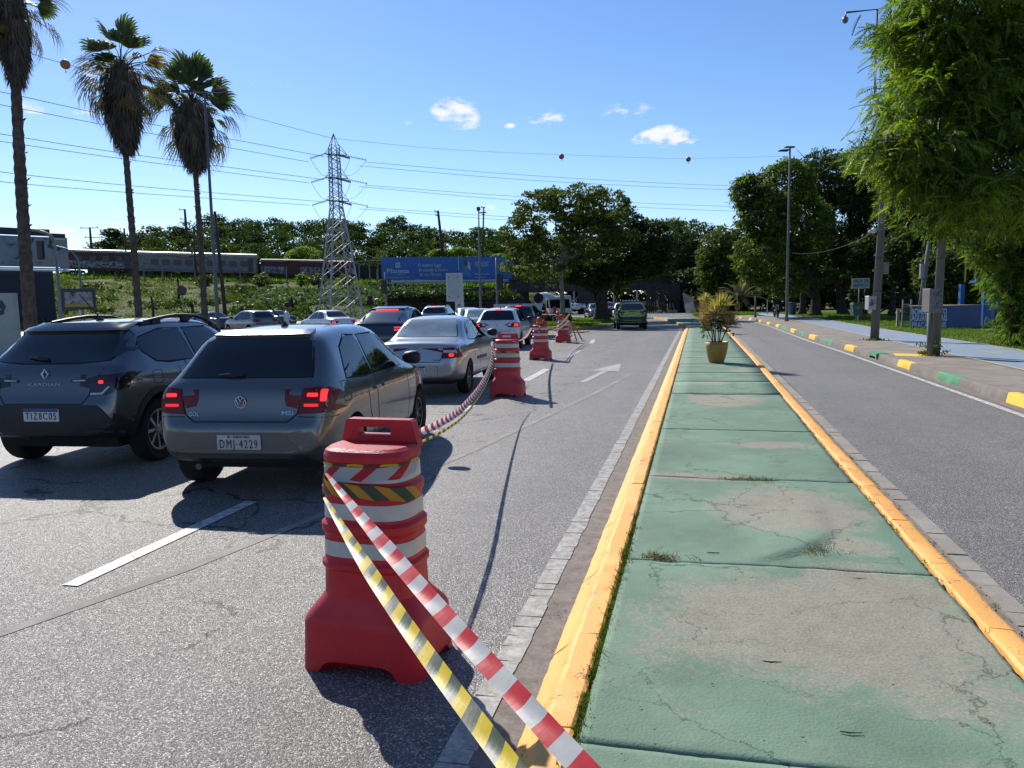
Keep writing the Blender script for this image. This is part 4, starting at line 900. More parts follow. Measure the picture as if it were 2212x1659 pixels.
pair('tail_light', T, pm('lamp_dark', (.014,.006,.007), .15, coat=.4), [(.30,.955),(.46,.965),(.62,1.0),(.84,1.01),(.84,.86),(.70,.80),(.52,.79),(.50,.93),(.30,.925)], .008); sidepair('tail_light_side', T, MATS['lamp_dark'], [(.06,.83),(.17,.86),(.36,.99),(.34,1.02),(.08,1.01)], .007)
pair('lamp_strip', T, lamp_w, [(.32,.948),(.46,.952),(.46,.938),(.32,.936)], .013, .05); pair('lamp_strip', T, lamp_w, [(.53,.80),(.66,.805),(.74,.885),(.71,.885),(.65,.825),(.53,.82)], .013, .05)
pair('lamp_strip', T, lamp_r, [(.53,.955),(.72,.96),(.73,.93),(.60,.925)], .013, .05); pair('lamp_lit', T, lamp_on, rrect(.61,.66,.915,.945,.008), .016, .03)
ppath(T, r_, 'rear', [(.66,1.13),(.60,1.0),(.52,.93),(.51,.80),(.44,.71),(-.44,.71),(-.51,.80),(-.52,.93),(-.60,1.0),(-.66,1.13)], .010)
plate(T, r_, 0.0, .60, 'TIZ8C05', 'new', .40)
b = MB(); yb = T['bv'].ray_cast(Vector((0,-3,1.0)), Vector((0,1,0)))[0].y-.01
for o_ in (.0, 1.): b.tube([(-.03-.012*o_, yb, 1.01+.0*o_), (0, yb, 1.065+.012*o_-.02*o_), (.03+.012*o_, yb, 1.01), (0, yb, .955-.0*o_), (-.03-.012*o_, yb, 1.01)], .006, 6)
b.build('badge', chrome, r_); rtext(T, 'KARDIAN', .042, alloy, 0, .905, .36, bold=0)
stop(T, -.10, .10, 1.475); wiper(T, -.02, -.27, 1.16, .02); T['rail'] = pm('rail_black', (.012,.012,.013), .5, spec=.3); rails(T, .57, .95, 2.6, .07); antenna(T, 0, 1.0, .30, .5)
addpatch('spoiler', T, r_, gloss_b, 'rear', [(-.60,1.42),(.60,1.42),(.55,1.50),(-.55,1.50)], .03, .07, .03); pair('pillar_trim', T, gloss_b, [(.64,1.16),(.74,1.22),(.66,1.42),(.58,1.45)], .006)
ppath(T, r_, 'right', rrect(.62,.80,.86,1.0,.03)+[(.80,.97)], .006, 'fuel_flap_gap')
# 3 -- silver saloon
p_sil = carpaint('paint_silver', (.40, .405, .40), .55, .28)
T = c = make_car('saloon', 'saloon', 'silver saloon with its right brake light on, beside the second barrier', 893, 13.45, R(4.6), p_sil, spokes=7, rim=pm('wheel_cover', (.25,.235,.2), .4, .5), gl=glass_l); r_ = c['root']
pair('tail_light', T, lamp_r, [(.50,.88),(.62,.895),(.78,.86),(.80,.70),(.50,.70)][:2]+[(.80,.88),(.81,.71),(.47,.70)], .006); sidepair('tail_light_side', T, lamp_r, [(.05,.71),(.36,.705),(.26,.80),(.10,.885),(.05,.885)], .006)
pair('lamp_band', T, lamp_w, [(.50,.845),(.76,.845),(.77,.80),(.49,.80)], .011, .05); addpatch('brake_lamp', T, r_, lamp_on, 'rear', rrect(.60,.68,.735,.785,.012), .015, .04)
ppath(T, r_, 'rear', [(.56,1.0),(.50,.9),(.465,.71),(.43,.64),(-.43,.64),(-.465,.71),(-.50,.9),(-.56,1.0)], .011)
ppath(T, r_, 'rear', [(-.40,.40),(-.40,.575),(.40,.575),(.40,.40)], .007)
h = T['bv'].ray_cast(Vector((0,-3,.88)), Vector((0,1,0)))[0]
b = MB(); b.box((0, h.y-.006, .88), (.10,.008,.022)); b.box((0, h.y-.006, .88), (.035,.009,.040)); b.build('badge', pm('gold_badge', (.45,.35,.15), .3, .8), r_)
b = MB(); b.lathe([(.022,0),(.022,.006),(0,.006)], 14, TR(0, h.y+.004, .765) @ Matrix.Rotation(math.pi/2, 4, 'X')); b.build('lock', blackp, r_)
plate(T, r_, -.02, .50, 'DNT5A92', 'new', .40); rtext(T, 'Classic', .04, alloy_d, .38, .675, .13, bold=0)
for s in (1, -1): addpatch('bumper_strip', T, r_, pm('strip_black', (.03,.03,.03), .5), 'right' if s > 0 else 'left', [(1.55,.58),(2.5,.57),(2.5,.63),(1.55,.64)], .01, .08)
b = MB(); b.tube([(-.02,.02,.33),(-.02,-.10,.33),(-.02,-.12,.37)], .016, 8); b.lathe([(0,-.02),(.022,-.01),(.022,.01),(0,.02)], 10, TR(-.02,-.12,.39)); b.build('tow_ball', alloy_d, r_, 'auto')
# 4 -- white hatchback
p_wht = carpaint('paint_white', (.66, .66, .66), 0, .35)
def rear_std(T, lampz=(.80,.93), wx=.56, pl=None, plz=.62, brake=True, lid=None, wip=True, st=True):
    r_ = T['root']; z0, z1 = lampz; W2 = T['W']/2+.02
    pair('tail_light', T, lamp_r, [(wx, z0), (W2, z0+.01), (W2, z1), (wx+.02, z1), (wx-.06, (z0+z1)/2)], .006); sidepair('tail_light_side', T, lamp_r, [(.05, z0+.01), (.2, z0+.02), (.26, z1-.01), (.06, z1)], .006)
    if brake: pair('brake_lamp', T, lamp_on, [(wx+.04, z0+.03), (W2-.10, z0+.05), (W2-.09, z1-.05), (wx+.06, z1-.03), (wx+.10, (z0+z1)/2)], .012, .05)
    ppath(T, r_, 'rear', [(wx+.04, z1+.10), (wx-.03, z0), (wx-.12, z0-.13), (-wx+.12, z0-.13), (-wx+.03, z0), (-wx-.04, z1+.10)], .012)
    if st: 
        top = {'hatch': 1.405, 'suv': 1.475, 'saloon': 1.375, 'coupe_suv': 1.49}[T['k']]; stop(T, -.13, .13, top, .026)
    if wip: wiper(T, .02, -.22, T['rwz'], .0)
    if pl: plate(T, r_, 0, plz, pl, 'new')
def car(kind, *a, **k):
    T = make_car(kind, *a, **k); T['k'] = kind; T['rwz'] = {'hatch': 1.075, 'suv': 1.16, 'saloon': 1.09, 'coupe_suv': 1.17}[kind]; return T
T = car('hatch', 'hatchback', 'white hatchback with both tail lights glowing, in line behind the second barrier', 1071, 27.2, R(5), p_wht, spokes=5)
rear_std(T, (.78,.95), .56, 'QQK4E21', .55); rtext(T, '+', .09, MATS['gold_badge'], 0, .86, .09, ext=.004, bold=.006); antenna(T, 0, 1.0, .22, .5)
addpatch('reflector', T, T['root'], lamp_on if False else lamp_r, 'rear', [(.60,.42),(.64,.42),(.63,.56),(.59,.56)], .012, .05)
addpatch('lower_bumper', T, T['root'], blackp, 'rear', [(-.66,.30),(.66,.30),(.60,.42),(-.60,.42)], .012, .07)
# 5 -- black fastback crossover
p_blk = carpaint('paint_black', (.020, .024, .034), .3, .18)
T = car('coupe_suv', 'crossover', 'black fastback crossover with a long red light bar under its roof', 812, 23.2, R(5), p_blk, gl=pm('fastback_glass', (.03,.032,.036), .12, .3, coat=.8))
stop(T, -.36, .36, 1.50, .05, .02)
for zz in (.90, .97): pair('tail_light', T, lamp_on, rrect(.52,.80,zz-.018,zz+.018,.008), .012, .05)
addpatch('spoiler', T, T['root'], p_blk, 'rear', [(-.62,1.50),(.62,1.50),(.60,1.56),(-.60,1.56)], .05, .08, .05)
ppath(T, T['root'], 'rear', [(-.86,1.05),(.86,1.05)], .02)
# 6 -- silver crossover with rails ahead
T = car('suv', 'crossover', 'silver estate crossover with roof rails, ahead of the black fastback', 934, 44, R(7), carpaint('paint_silver2', (.45,.46,.46), .5, .3)); T['rail'] = alloy; rails(T, .57, .9, 2.7, .06); antenna(T, 0, 1.0, .08, .2)
rear_std(T, (.9,1.02), .6, None, wip=True)
addpatch('light_bar', T, T['root'], lamp_r, 'rear', [(-.5,.95),(.5,.95),(.5,1.0),(-.5,1.0)], .008, .08)
# 7,8 -- pale saloons
p_pale = carpaint('paint_pale', (.52,.53,.52), .3, .3)
T = car('saloon', 'saloon', 'pale saloon seen slantwise just left of the white hatchback', 1040, 33, R(22), p_pale, gl=glass_l); rear_std(T, (.72,.86), .52, None, wip=False, st=False)
T = car('saloon', 'saloon', 'pale saloon farther on, half hidden left of the other pale one', 1022, 40, R(26), carpaint('paint_pale2', (.47,.49,.50), .4, .3), gl=glass_l); rear_std(T, (.72,.86), .52, None, wip=False, st=False)
# 9 -- dark SUV right of the white hatch
T = car('suv', 'crossover', 'dark navy crossover with silver rails, close on the right of the white hatchback', 1114, 35.5, R(3), carpaint('paint_navy', (.016,.022,.035), .3, .25)); T['rail'] = alloy; rails(T, .57, .9, 2.7, .05); antenna(T, 0, 1.0, .07, .2); rear_std(T, (.9,1.02), .6, None, brake=False)
# 10 -- yellow and green patrol car
p_lime = carpaint('paint_lime', (.30, .36, .02), 0, .35); p_dkg = pm('decal_green', (.02,.09,.06), .4, coat=.5)
T = car('suv', 'patrol_car', 'yellow and green patrol car driving away under the trees', 1366, 43.5, R(9), p_lime, cat='patrol car', gl=pm('clear_dark', (.03,.04,.04), .05, coat=.4), spokes=6, rim=alloy_d); r_ = T['root']
addpatch('lower_bumper', T, r_, blackp, 'rear', [(-.86,.34),(.86,.34),(.86,.72),(-.86,.72)], .010, .07); addpatch('green_stripe', T, r_, pm('decal_bright_green', (.02,.22,.08), .4), 'rear', [(-.52,.50),(.52,.50),(.52,.56),(-.52,.56)], .016, .08)
pair('corner_black', T, blackp, [(.60,.70),(.88,.70),(.88,1.06),(.70,1.12),(.56,.98)], .009); pair('lime_slash', T, p_lime, [(.56,.74),(.66,.74),(.74,.95),(.66,.95)], .014)
pair('tail_light', T, lamp_r, rrect(.42,.86,.955,1.01,.02), .016); rtext(T, 'GCG 43', .085, ink, 0, 1.03, .34, bold=.004); plate(T, r_, 0, .84, 'FRX1D23', 'new')
for q in ([(-.50,.93),(-.46,1.10)], [(.50,.93),(.46,1.10)], [(-.62,.74),(-.52,.90)], [(.62,.74),(.52,.90)]): ppath(T, r_, 'rear', q, .035, 'stripe', blackp, .012)
for v in ('left', 'right'):
    addpatch('side_decal', T, r_, p_dkg, v, [(.5,.40),(3.3,.38),(3.3,.80),(2.0,.98),(.9,.98),(.5,.7)], .006, .09); addpatch('roof_side_decal', T, r_, pm('decal_white', (.55,.58,.52), .4), v, [(2.0,.6),(2.8,.6),(2.7,.85),(2.1,.85)], .010, .09)
addpatch('roof_panel', T, r_, pm('roof_grey', (.12,.14,.15), .3, coat=.6), 'top', [(-.63,.72),(.63,.72),(.60,2.3),(-.60,2.3)], .008, .12)
b = MB(); b.box((0,1.55,1.64),(1.15,.28,.09), bev=.02); b.build('light_bar', blackp, r_); b = MB()
for k in range(6): b.box((-.42+k*.17,1.42,1.645),(.12,.04,.05))
b.build('light_bar_lens', lamp_w, r_)
# cross-street and waiting cars behind the queue
def side_car(kind, name, label, col, d, hd, paint, **k):
    T = car(kind, name, label, col, d, hd, paint, **k); return T
T = side_car('hatch', 'hatchback', 'grey hatchback crossing behind the queue, right of the tall lamp post', 575, 45, R(62), carpaint('paint_midgrey', (.13,.135,.14), .4, .3)); rear_std(T, (.8,.95), .56, None, brake=False, st=False)
T = side_car('saloon', 'saloon', 'dark car seen between the palm trunk and the tall lamp post', 486, 50, R(66), p_blk)
T = side_car('saloon', 'saloon', 'dark green car behind the aerial of the grey hatchback', 622, 56, R(66), carpaint('paint_dkgreen', (.02,.035,.03), .3, .25))
T = side_car('saloon', 'saloon', 'white saloon with red tail lights crossing in front of the pylon', 745, 41, R(55), p_wht, gl=glass); rear_std(T, (.70,.86), .50, None, wip=False, st=False)
T = side_car('hatch', 'hatchback', 'red car waiting behind the white notice board by the truck', 1172, 58, R(60), carpaint('paint_red', (.22,.02,.022), .1, .3)) 
T = side_car('saloon', 'saloon', 'dark blue car with one headlamp on, beyond the island right of the truck bed', 1278, 73, R(196), carpaint('paint_dkblue', (.03,.04,.06), .3, .25))
addpatch('headlamp_lit', T, T['root'], lamp_hl, 'front', rrect(-.72,-.5,.60,.74,.03), .02, .06); plate_y = T['L']+.01
b = MB(); b.box((0, plate_y, .45), (.42,.02,.13)); b.build('number_plate', plate_w, T['root'])
T = side_car('suv', 'van', 'dark van with pale bumper behind the thick tree trunk', 1300, 80, R(200), carpaint('paint_dkvan', (.03,.032,.036), .2, .3), cat='van')
T = side_car('hatch', 'hatchback', 'white hatchback beyond the island, just left of the patrol car', 1345, 66, R(8), p_wht)
for k, (cl, dd, lab) in enumerate([(1250, 92, 'white parked car seen over the truck bed'), (1262, 99, 'pale car parked farthest back over the truck bed'), (1240, 104, 'white car at the far kerb left of the small palm')]):
    T = side_car('saloon', 'saloon', lab, cl, dd, R(75), [p_wht, p_pale, p_wht][k], detail=0, group='cars parked beyond the island', z=.4)
# ------------------------------------------------------------------ vegetation helpers
def quads_from(C, U, Wv, L_, B_):
    """rhombic leaves: centre C, long axis U, cross axis Wv, half length L_, half breadth B_"""
    V = np.stack([C-U*L_, C+Wv*B_-U*L_*.1, C+U*L_, C-Wv*B_-U*L_*.1], 1).reshape(-1, 3)
    return V, np.arange(len(C)*4).reshape(-1, 4)
def unit(a): return a/np.maximum(1e-9, np.linalg.norm(a, axis=1, keepdims=True))
def clumps(blobs, n, rng, shell=.55):
    """n clump centres in the outer part of ellipsoids (cx,cy,cz,rx,ry,rz[,weight])"""
    w = np.array([(b[3]*b[5]*(b[6] if len(b) > 6 else 1)) for b in blobs]); w = w/w.sum(); idx = rng.choice(len(blobs), n, p=w)
    B = np.array([b[:6] for b in blobs])[idx]; d = unit(rng.normal(size=(n, 3))); r = shell+(1-shell)*rng.random(n)**.6
    return B[:, :3]+d*B[:, 3:6]*r[:, None], d
def foliage(name, parent, blobs, ncl, per, rc, ls, mat, seed=1, asp=.45, droop=.2, flat=.6, shell=.45, jitter=.35):
    g = np.random.default_rng(seed); C, D0 = clumps(blobs, ncl, g, shell); n = ncl*per
    rad = rc*(.6+.8*g.random(ncl)); ci = np.repeat(np.arange(ncl), per)
    d = unit(g.normal(size=(n, 3))); d[:, 2] = np.where(g.random(n) < .7, np.abs(d[:, 2]), d[:, 2])
    P = C[ci]+d*rad[ci][:, None]*np.array([1, 1, flat])*(.35+.65*g.random(n)**.5)[:, None]
    U = unit(d*np.array([1, 1, .5])+g.normal(size=(n, 3))*.6+np.array([0, 0, -droop])); nn = unit(d*.6+np.array([0, 0, .8])+g.normal(size=(n, 3))*.55)
    Wv = unit(np.cross(U, nn)); s = ls*(.6+.8*g.random(n))[:, None]
    V, F_ = quads_from(P, U, Wv, s, s*asp); return npmesh(name, V, F_, mat, parent)
def limbs(name, parent, base, tops, r0, mat, fork=.4, seed=3, n=7, wob=.25, main=None):
    rd = random.Random(seed); b = MB(); base = Vector(base); mean = sum((Vector(t) for t in tops), Vector())/len(tops)
    fk = Vector(main) if main is not None else base.lerp(mean, fork)
    k = (fk-base).length
    pts = [base.lerp(fk, i/n)+Vector((rd.uniform(-1, 1), rd.uniform(-1, 1), 0))*wob*.25*(i > 0)*(i < n) for i in range(n+1)]
    b.tube(pts, [r0*(1.35 if i == 0 else 1.12 if i == 1 else 1-.35*i/n) for i in range(n+1)], 10)
    for t in tops:
        t = Vector(t); m1 = fk.lerp(t, .35)+Vector((rd.uniform(-1, 1), rd.uniform(-1, 1), rd.uniform(.0, 1)))*wob; m2 = fk.lerp(t, .7)+Vector((rd.uniform(-1, 1), rd.uniform(-1, 1), rd.uniform(-.5, 1)))*wob
        b.tube([fk-Vector((0, 0, r0*.5)), m1, m2, t], [r0*.55, r0*.38, r0*.22, r0*.06], 7)
        for q in range(3):
            s = m1.lerp(t, rd.random()); e = s+Vector((rd.uniform(-1, 1), rd.uniform(-1, 1), rd.uniform(-.1, 1)))*max(.8, (t-fk).length*.3); b.tube([s, s.lerp(e, .5)+Vector((0, 0, .1)), e], [r0*.2, r0*.12, r0*.03], 5)
    return b.build(name, mat, parent, smooth=True)
bark = pm('bark', (.055, .044, .035), .95, var=.4, scale=5, bump=1., bscale=14, spec=.15); bark_l = pm('bark_pale', (.20, .17, .135), .95, var=.35, scale=4, bump=.8, bscale=16, spec=.15)
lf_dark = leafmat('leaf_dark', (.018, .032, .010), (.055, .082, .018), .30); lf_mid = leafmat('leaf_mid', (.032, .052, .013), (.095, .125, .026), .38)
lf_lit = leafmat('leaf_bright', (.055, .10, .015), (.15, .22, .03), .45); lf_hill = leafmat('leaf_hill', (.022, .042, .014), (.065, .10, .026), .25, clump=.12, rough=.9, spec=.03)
lf_near = leafmat('leaf_feather', (.03, .055, .012), (.15, .21, .035), .52, rough=.5, clump=1.3); lf_pod = leafmat('leaf_brown', (.06, .03, .018), (.14, .08, .04), .2)
lf_yel = leafmat('leaf_yellow', (.09, .11, .015), (.22, .22, .03), .45)
def bl(cx, cy, hw, hh, d, dep=None, w=1.):
    c = dp(cx, cy, d); s = d/F2; return (c.x, c.y, c.z, hw*s, (dep if dep else hw*s), hh*s, w)
def tree(name, label, col, d, blobs, ncl, per, rc, ls, mat, r0, tops=None, seed=1, group=None, z=.13, fork=.45, bk=None, mainp=None, extra=None, **k):
    x, y = gx(col, d); t = empty(name, (x, y, z), 0, label, 'tree', group); off = np.array([x, y, z])
    B = [tuple(np.array(b[:3])-off)+tuple(b[3:]) for b in blobs]
    foliage('crown', t, B, ncl, per, rc, ls, mat, seed, **k)
    if extra: 
        m2, n2, s2 = extra; foliage('crown_lit_sprays' if False else 'sunlit_leaf_sprays', t, B, n2, max(8, per//2), rc*.7, ls*s2, m2, seed+50, shell=.9)  # brighter outer leaves: sunlit crown edges put into the leaf colour
    if r0:
        tp = tops or [(b[0]+random.uniform(-.3, .3)*b[3], b[1]+random.uniform(-.3, .3)*b[4], b[2]+.2*b[5]) for b in B]
        limbs('trunk', t, (0, 0, -.1), tp, r0, bk or bark, fork, seed, main=None if mainp is None else tuple(np.array(mainp)-off))
    return t
# ------------------------------------------------------------------ railway embankment on the left
CREST = [(-500,585,104),(0,590,112),(160,594,116),(360,598,120),(560,601,123),(700,606,124),(830,606,123),(960,612,118),(1110,617,112),(1200,620,108)]
FOOT = [(-500,696,62),(0,690,70),(160,688,74),(360,684,80),(560,682,84),(700,680,88),(830,676,92),(960,672,97),(1110,672,101),(1200,670,103)]
def embk():
    nu, nv = 150, 26; top = [dp(*p) for p in CREST]; bot = []
    for c, _, d in FOOT: x, y = gx(c, d); bot.append(Vector((x, y, -.03)))
    A = spline(bot, 20); B = spline(top, 20); n = len(A); V = []
    for i in range(n):
        for j in range(nv+8):
            if j <= nv:
                t = j/nv; p = A[i].lerp(B[i], t); p.z = lerp(A[i].z, B[i].z, t**.85*(1) if t < 1 else 1)
                am = .5*math.sin(math.pi*min(1, t))+.08
            else:
                dirv = (B[i]-A[i]); dirv.z = 0; dirv.normalize(); p = B[i]+dirv*(j-nv)*5; am = .12
            V.append([p.x, p.y, p.z, am])
    V = np.array(V); nz = vnoise(V[:, 0], V[:, 1], .35)-.5+.6*(vnoise(V[:, 0]+V[:, 2]*2, V[:, 1], 1.3)-.5); V[:, 2] += nz*V[:, 3]
    m = nv+8; idx = (np.arange(n-1)[:, None]*m+np.arange(m-1)[None]).ravel(); o = npmesh('embankment', V[:, :3], np.stack([idx, idx+m, idx+m+1, idx+1], -1), grass_s, smooth=True); o['kind'] = 'structure'
    return A, B
grass_s = pm('slope_grass', (.085, .095, .03), rough=.95, var=.55, scale=.45, bump=1., bscale=3, spec=.1, detail=8)
EA, EB = embk()
def slope_pts(n, g, t0=0., t1=1., c0=0., c1=1.):
    i = (c0+(c1-c0)*g.random(n))*(len(EA)-2); t = t0+(t1-t0)*g.random(n); k = i.astype(int); f = (i-k)[:, None]
    A = np.array([tuple(p) for p in EA]); B = np.array([tuple(p) for p in EB]); a = A[k]*(1-f)+A[k+1]*f; b = B[k]*(1-f)+B[k+1]*f; P = a*(1-t[:, None])+b*t[:, None]
    P[:, 2] = a[:, 2]+(b[:, 2]-a[:, 2])*t**.85; return P
def vn_(*a): return vnoise(*a)
def patchy(P, s, th): return P[vnoise(P[:,0], P[:,1]+P[:,2]*2, s)+.4*vnoise(P[:,0], P[:,1]+P[:,2]*3, s*3.1) > th]
def tufts(name, P, size, per, mat, seed=4, spread=.5, up=1., asp=.3):
    g = np.random.default_rng(seed); n = len(P)*per; C = np.repeat(P, per, 0)+g.normal(size=(n, 3))*np.array([spread, spread, spread*.25]); C[:, 2] += size*.5
    U = unit(g.normal(size=(n, 3))*.6+np.array([0, 0, up])); Wv = unit(np.cross(U, g.normal(size=(n, 3)))); s = size*(.5+g.random(n))[:, None]
    V, F_ = quads_from(C, U, Wv, s, s*asp); o = npmesh(name, V, F_, mat); o['kind'] = 'stuff'; return o
g0 = np.random.default_rng(5)
tufts('slope_weeds', patchy(slope_pts(3800, g0, .02, .85, .05, .82), .16, .72), .15, 16, lf_mid, 4, .5, .5, .5)
tufts('slope_grass', patchy(slope_pts(5600, g0, .0, .9, .05, .82), .23, .58), .11, 14, leafmat('leaf_slope', (.05,.08,.018), (.13,.17,.035), .4, clump=.3), 6, .6, .8, .4)
tufts('slope_shrubs', patchy(slope_pts(900, g0, .1, .82, .05, .82), .12, .84), .26, 30, lf_dark, 14, .6, .4, .5)
tufts('crest_grass', slope_pts(1500, g0, .86, 1.0, .05, .95), .26, 16, lf_lit, 7, .35, 1.4, .28)
tufts('ivy_patches', slope_pts(420, g0, .25, .6, .45, .8), .30, 26, leafmat('leaf_silver', (.05,.085,.04), (.13,.18,.09), .25), 8, .9, .4, .6)
# woodland hill behind the railway
def hill():
    g = np.random.default_rng(9); prof = [(215,545),(260,515),(330,498),(400,503),(440,492),(520,488),(600,485),(640,492),(700,488),(760,484),(800,500),(850,488),(900,492),(950,520),(985,507),(1050,509),(1120,520),(1200,520),(1320,520)]
    B = []
    for x in range(225, 1330, 16):
        top = np.interp(x, [p[0] for p in prof], [p[1] for p in prof])+g.normal()*4
        for row, d in ((0, 190), (1, 172), (2, 156), (3, 144)):
            cy = top+8+row*24+g.normal()*4; B.append(bl(x+g.normal()*8, cy, 15+g.random()*9, 14+g.random()*6, d+g.normal()*5))
    o = foliage('far_woodland', None, B, 6200, 20, 1.35, .27, lf_hill, 3, asp=.6, shell=.6); o['kind'] = 'stuff'
    o = foliage('far_woodland', None, B[::5], 1300, 20, 1.5, .27, leafmat('leaf_hill_light', (.05,.075,.02), (.12,.15,.045), .3, clump=.3, rough=.9, spec=.03), 4, asp=.6, shell=.85); o['kind'] = 'stuff'
hill()
slab_('hill', [tuple(dp(190,600,138))[:2], tuple(dp(800,600,140))[:2], tuple(dp(1120,600,140))[:2], tuple(dp(1120,600,330))[:2], tuple(dp(190,600,330))[:2]], -.01, 9.5, pm('hill_soil', (.02,.028,.012), 1, var=.4, scale=.3))
for (cx, cy, hw, hh, d, lab) in [(663,547,30,18,131,'light green bush behind the boxcar roof, left of the pylon'),(640,552,16,14,133,'small light green bush left of the lighter one over the boxcar'),(1000,545,26,10,121,'light green bush just over the blue billboard'),(955,548,20,8,122,'low light green bush over the middle of the billboard'),(1085,560,20,12,118,'light green bush over the right end of the billboard'),(1125,590,20,18,106,'yellow-green bush right of the billboard end')]:
    c = dp(cx, cy, d); tree('bush', lab, cx, d, [bl(cx, cy, hw, hh, d)], 60, 30, .75, .2, lf_lit, 0, group='light green bushes behind the railway', z=0).__setitem__('category', 'bush')
tree('umbrella_tree', 'lone loose tree against the sky above the brown railway coach', 246, 140, [bl(238,506,16,9,140), bl(262,520,14,6,140), bl(250,500,12,6,140), bl(240,530,22,7,140)], 55, 16, .9, .35, lf_dark, .22, z=5, group=None, seed=21, fork=.6)
# ------------------------------------------------------------------ train
tr_roof = pm('coach_roof', (.42,.36,.27), .5, var=.25, scale=.8); tr_red = pm('boxcar_red', (.085,.028,.022), .8, var=.35, scale=1.5); tr_brn = pm('coach_brown', (.075,.035,.028), .8, var=.3, scale=1); tr_sil = pm('coach_steel', (.17,.165,.15), .55, .2, var=.25, scale=1.2)
graf = worn_paint_mat('scrawled_paint', (.30,.30,.30), (.06,.035,.03), wear=.5, scale=2.2, hard=.03, grit=7); graf2 = worn_paint_mat('scrawled_paint_steel', (.10,.13,.14), (.21,.2,.18), wear=.5, scale=1.6, hard=.04, grit=6)
def wagon(name, label, c0, y0, d0, c1, y1, d1, H, kind, group='rusting train on the embankment'):
    a, b_ = dp(c0, y0, d0), dp(c1, y1, d1); L_ = (b_-a).length; rz = math.atan2(b_.y-a.y, b_.x-a.x); t = empty(name, a, rz, label, 'railway wagon' if kind != 'coach' else 'railway coach', group); sl = (b_.z-a.z)/L_
    t.rotation_euler[1] = -math.asin(sl)
    Wd = 2.9; Mside = {'coach_s': tr_sil, 'coach_b': tr_brn, 'box': tr_red, 'open': pm('wagon_black', (.03,.028,.026), .9)}[kind]; z0 = 1.0
    prof = [(-Wd/2, z0), (Wd/2, z0), (Wd/2, H-.45), (Wd*.42, H-.18), (Wd*.2, H-.03), (-Wd*.2, H-.03), (-Wd*.42, H-.18), (-Wd/2, H-.45)]
    T = Matrix(((0,0,1,0),(1,0,0,Wd/2),(0,1,0,0),(0,0,0,1)))
    b = MB(); b.prism(prof if kind != 'open' else [(-Wd/2,z0),(Wd/2,z0),(Wd/2,H),(-Wd/2,H)], .15, L_-.15, T); b.build('body', Mside, t)
    if kind != 'open':
        b = MB(); b.prism([(-Wd/2-.03, H-.47), (-Wd/2-.03, H-.42), (-Wd*.42-.02, H-.15), (-Wd*.2, H+.0), (Wd*.2, H), (Wd*.42, H-.15), (Wd/2+.03, H-.42), (Wd/2+.03,H-.47)], .1, L_-.1, T); b.build('roof', tr_roof if kind != 'box' else pm('box_roof', (.2,.13,.11), .7, var=.2), t)
    if kind.startswith('coach'):
        n = 9 if kind == 'coach_s' else 4; gap = (L_-3)/n
        for i in range(n):
            cx = 1.8+gap*(i+.5); w = gap*(.66 if kind == 'coach_s' else .42)
            f = MB(); T2 = Matrix.Translation((cx, -.03, 2.35 if kind == 'coach_s' else 2.5)) @ Matrix.Rotation(math.pi/2, 4, 'X')
            f.prism(rrect(-w/2, w/2, -.42, .42, .22 if kind == 'coach_s' else .03), -.02, .02, T2); fr = f.build('window', pm('window_dark', (.012,.014,.016), .3, var=.3), t)
            f = MB(); f.prism(rrect(-w/2-.05, w/2+.05, -.47, .47, .24 if kind == 'coach_s' else .04), -.012, .012, T2); f.build('frame', pm('frame_dirty', (.12,.11,.1), .6), fr)
        b = MB(); b.box((L_-1.0, -.02, 2.2), (.8, .04, 2.1)); b.build('door', pm('door_dark', (.05,.05,.05), .6), t)
    else:
        for i in range(int(L_/1.1)): 
            b = MB(); b.box((.6+i*1.1, -.03, (z0+H-.5)/2), (.09, .08, H-.6-z0)); b.build('rib', Mside, t)
        if kind == 'box': b = MB(); b.box((L_*.5, -.06, 2.1), (2.2, .06, 2.2)); b.build('door', tr_red, t)
    if kind != 'open':
        b = MB(); b.box((L_*.5, -.012, z0+.72), (L_*.9, .016, 1.05)); b.build('graffiti_panel', graf if kind != 'coach_s' else graf2, t)
    if kind == 'coach_s':
        rl = pm('livery_red', (.22,.045,.03), .6)
        for xx in (2.6, 6.5):
            b = MB(); b.prism([(xx,3.0),(xx+.4,3.0),(xx+1.6,3.45),(xx+3.0,3.45),(xx+4.2,3.0),(xx+3.8,3.0),(xx+2.8,3.32),(xx+1.8,3.32)], -.02, .02, TR(0,-.03,0,0,math.pi/2)); b.build('livery_stripe', rl, t)
        b = MB(); b.box((L_*.5, -.02, z0+.2), (L_*.9, .02, .12)); b.build('livery_stripe', pm('livery_blue', (.05,.08,.12), .6), t)
    for bx in (L_*.16, L_*.84):
        bg_ = MB(); bg_.box((bx, Wd/2, .62), (2.6, 2.2, .35)); 
        o = bg_.build('bogie', under, t)
        for k in (-.9, .9):
            f = MB(); f.lathe([(.43,0),(.43,.12),(.36,.13),(.36,.2)], 18, Matrix.Translation((bx+k, .25, .43)) @ Matrix.Rotation(math.pi/2, 4, 'X')); f.build('wheel', pm('rust', (.07,.04,.03), .9), o)
    return t
wagon('railway_coach', 'dark brown railway coach with boarded windows, left in the row', 128, 594, 115.5, 292, 597, 118.5, 4.0, 'coach_b')
wagon('railway_coach', 'long steel railway coach with a row of rounded windows', 296, 598, 118.6, 556, 603, 122.5, 4.0, 'coach_s')
wagon('boxcar', 'red-brown boxcar with pale scrawls, between the steel coach and the pylon', 562, 606, 122.6, 704, 608, 124, 3.5, 'box')
wagon('boxcar', 'last red-brown boxcar, behind and right of the pylon', 707, 608, 124, 770, 609, 124, 3.4, 'box')
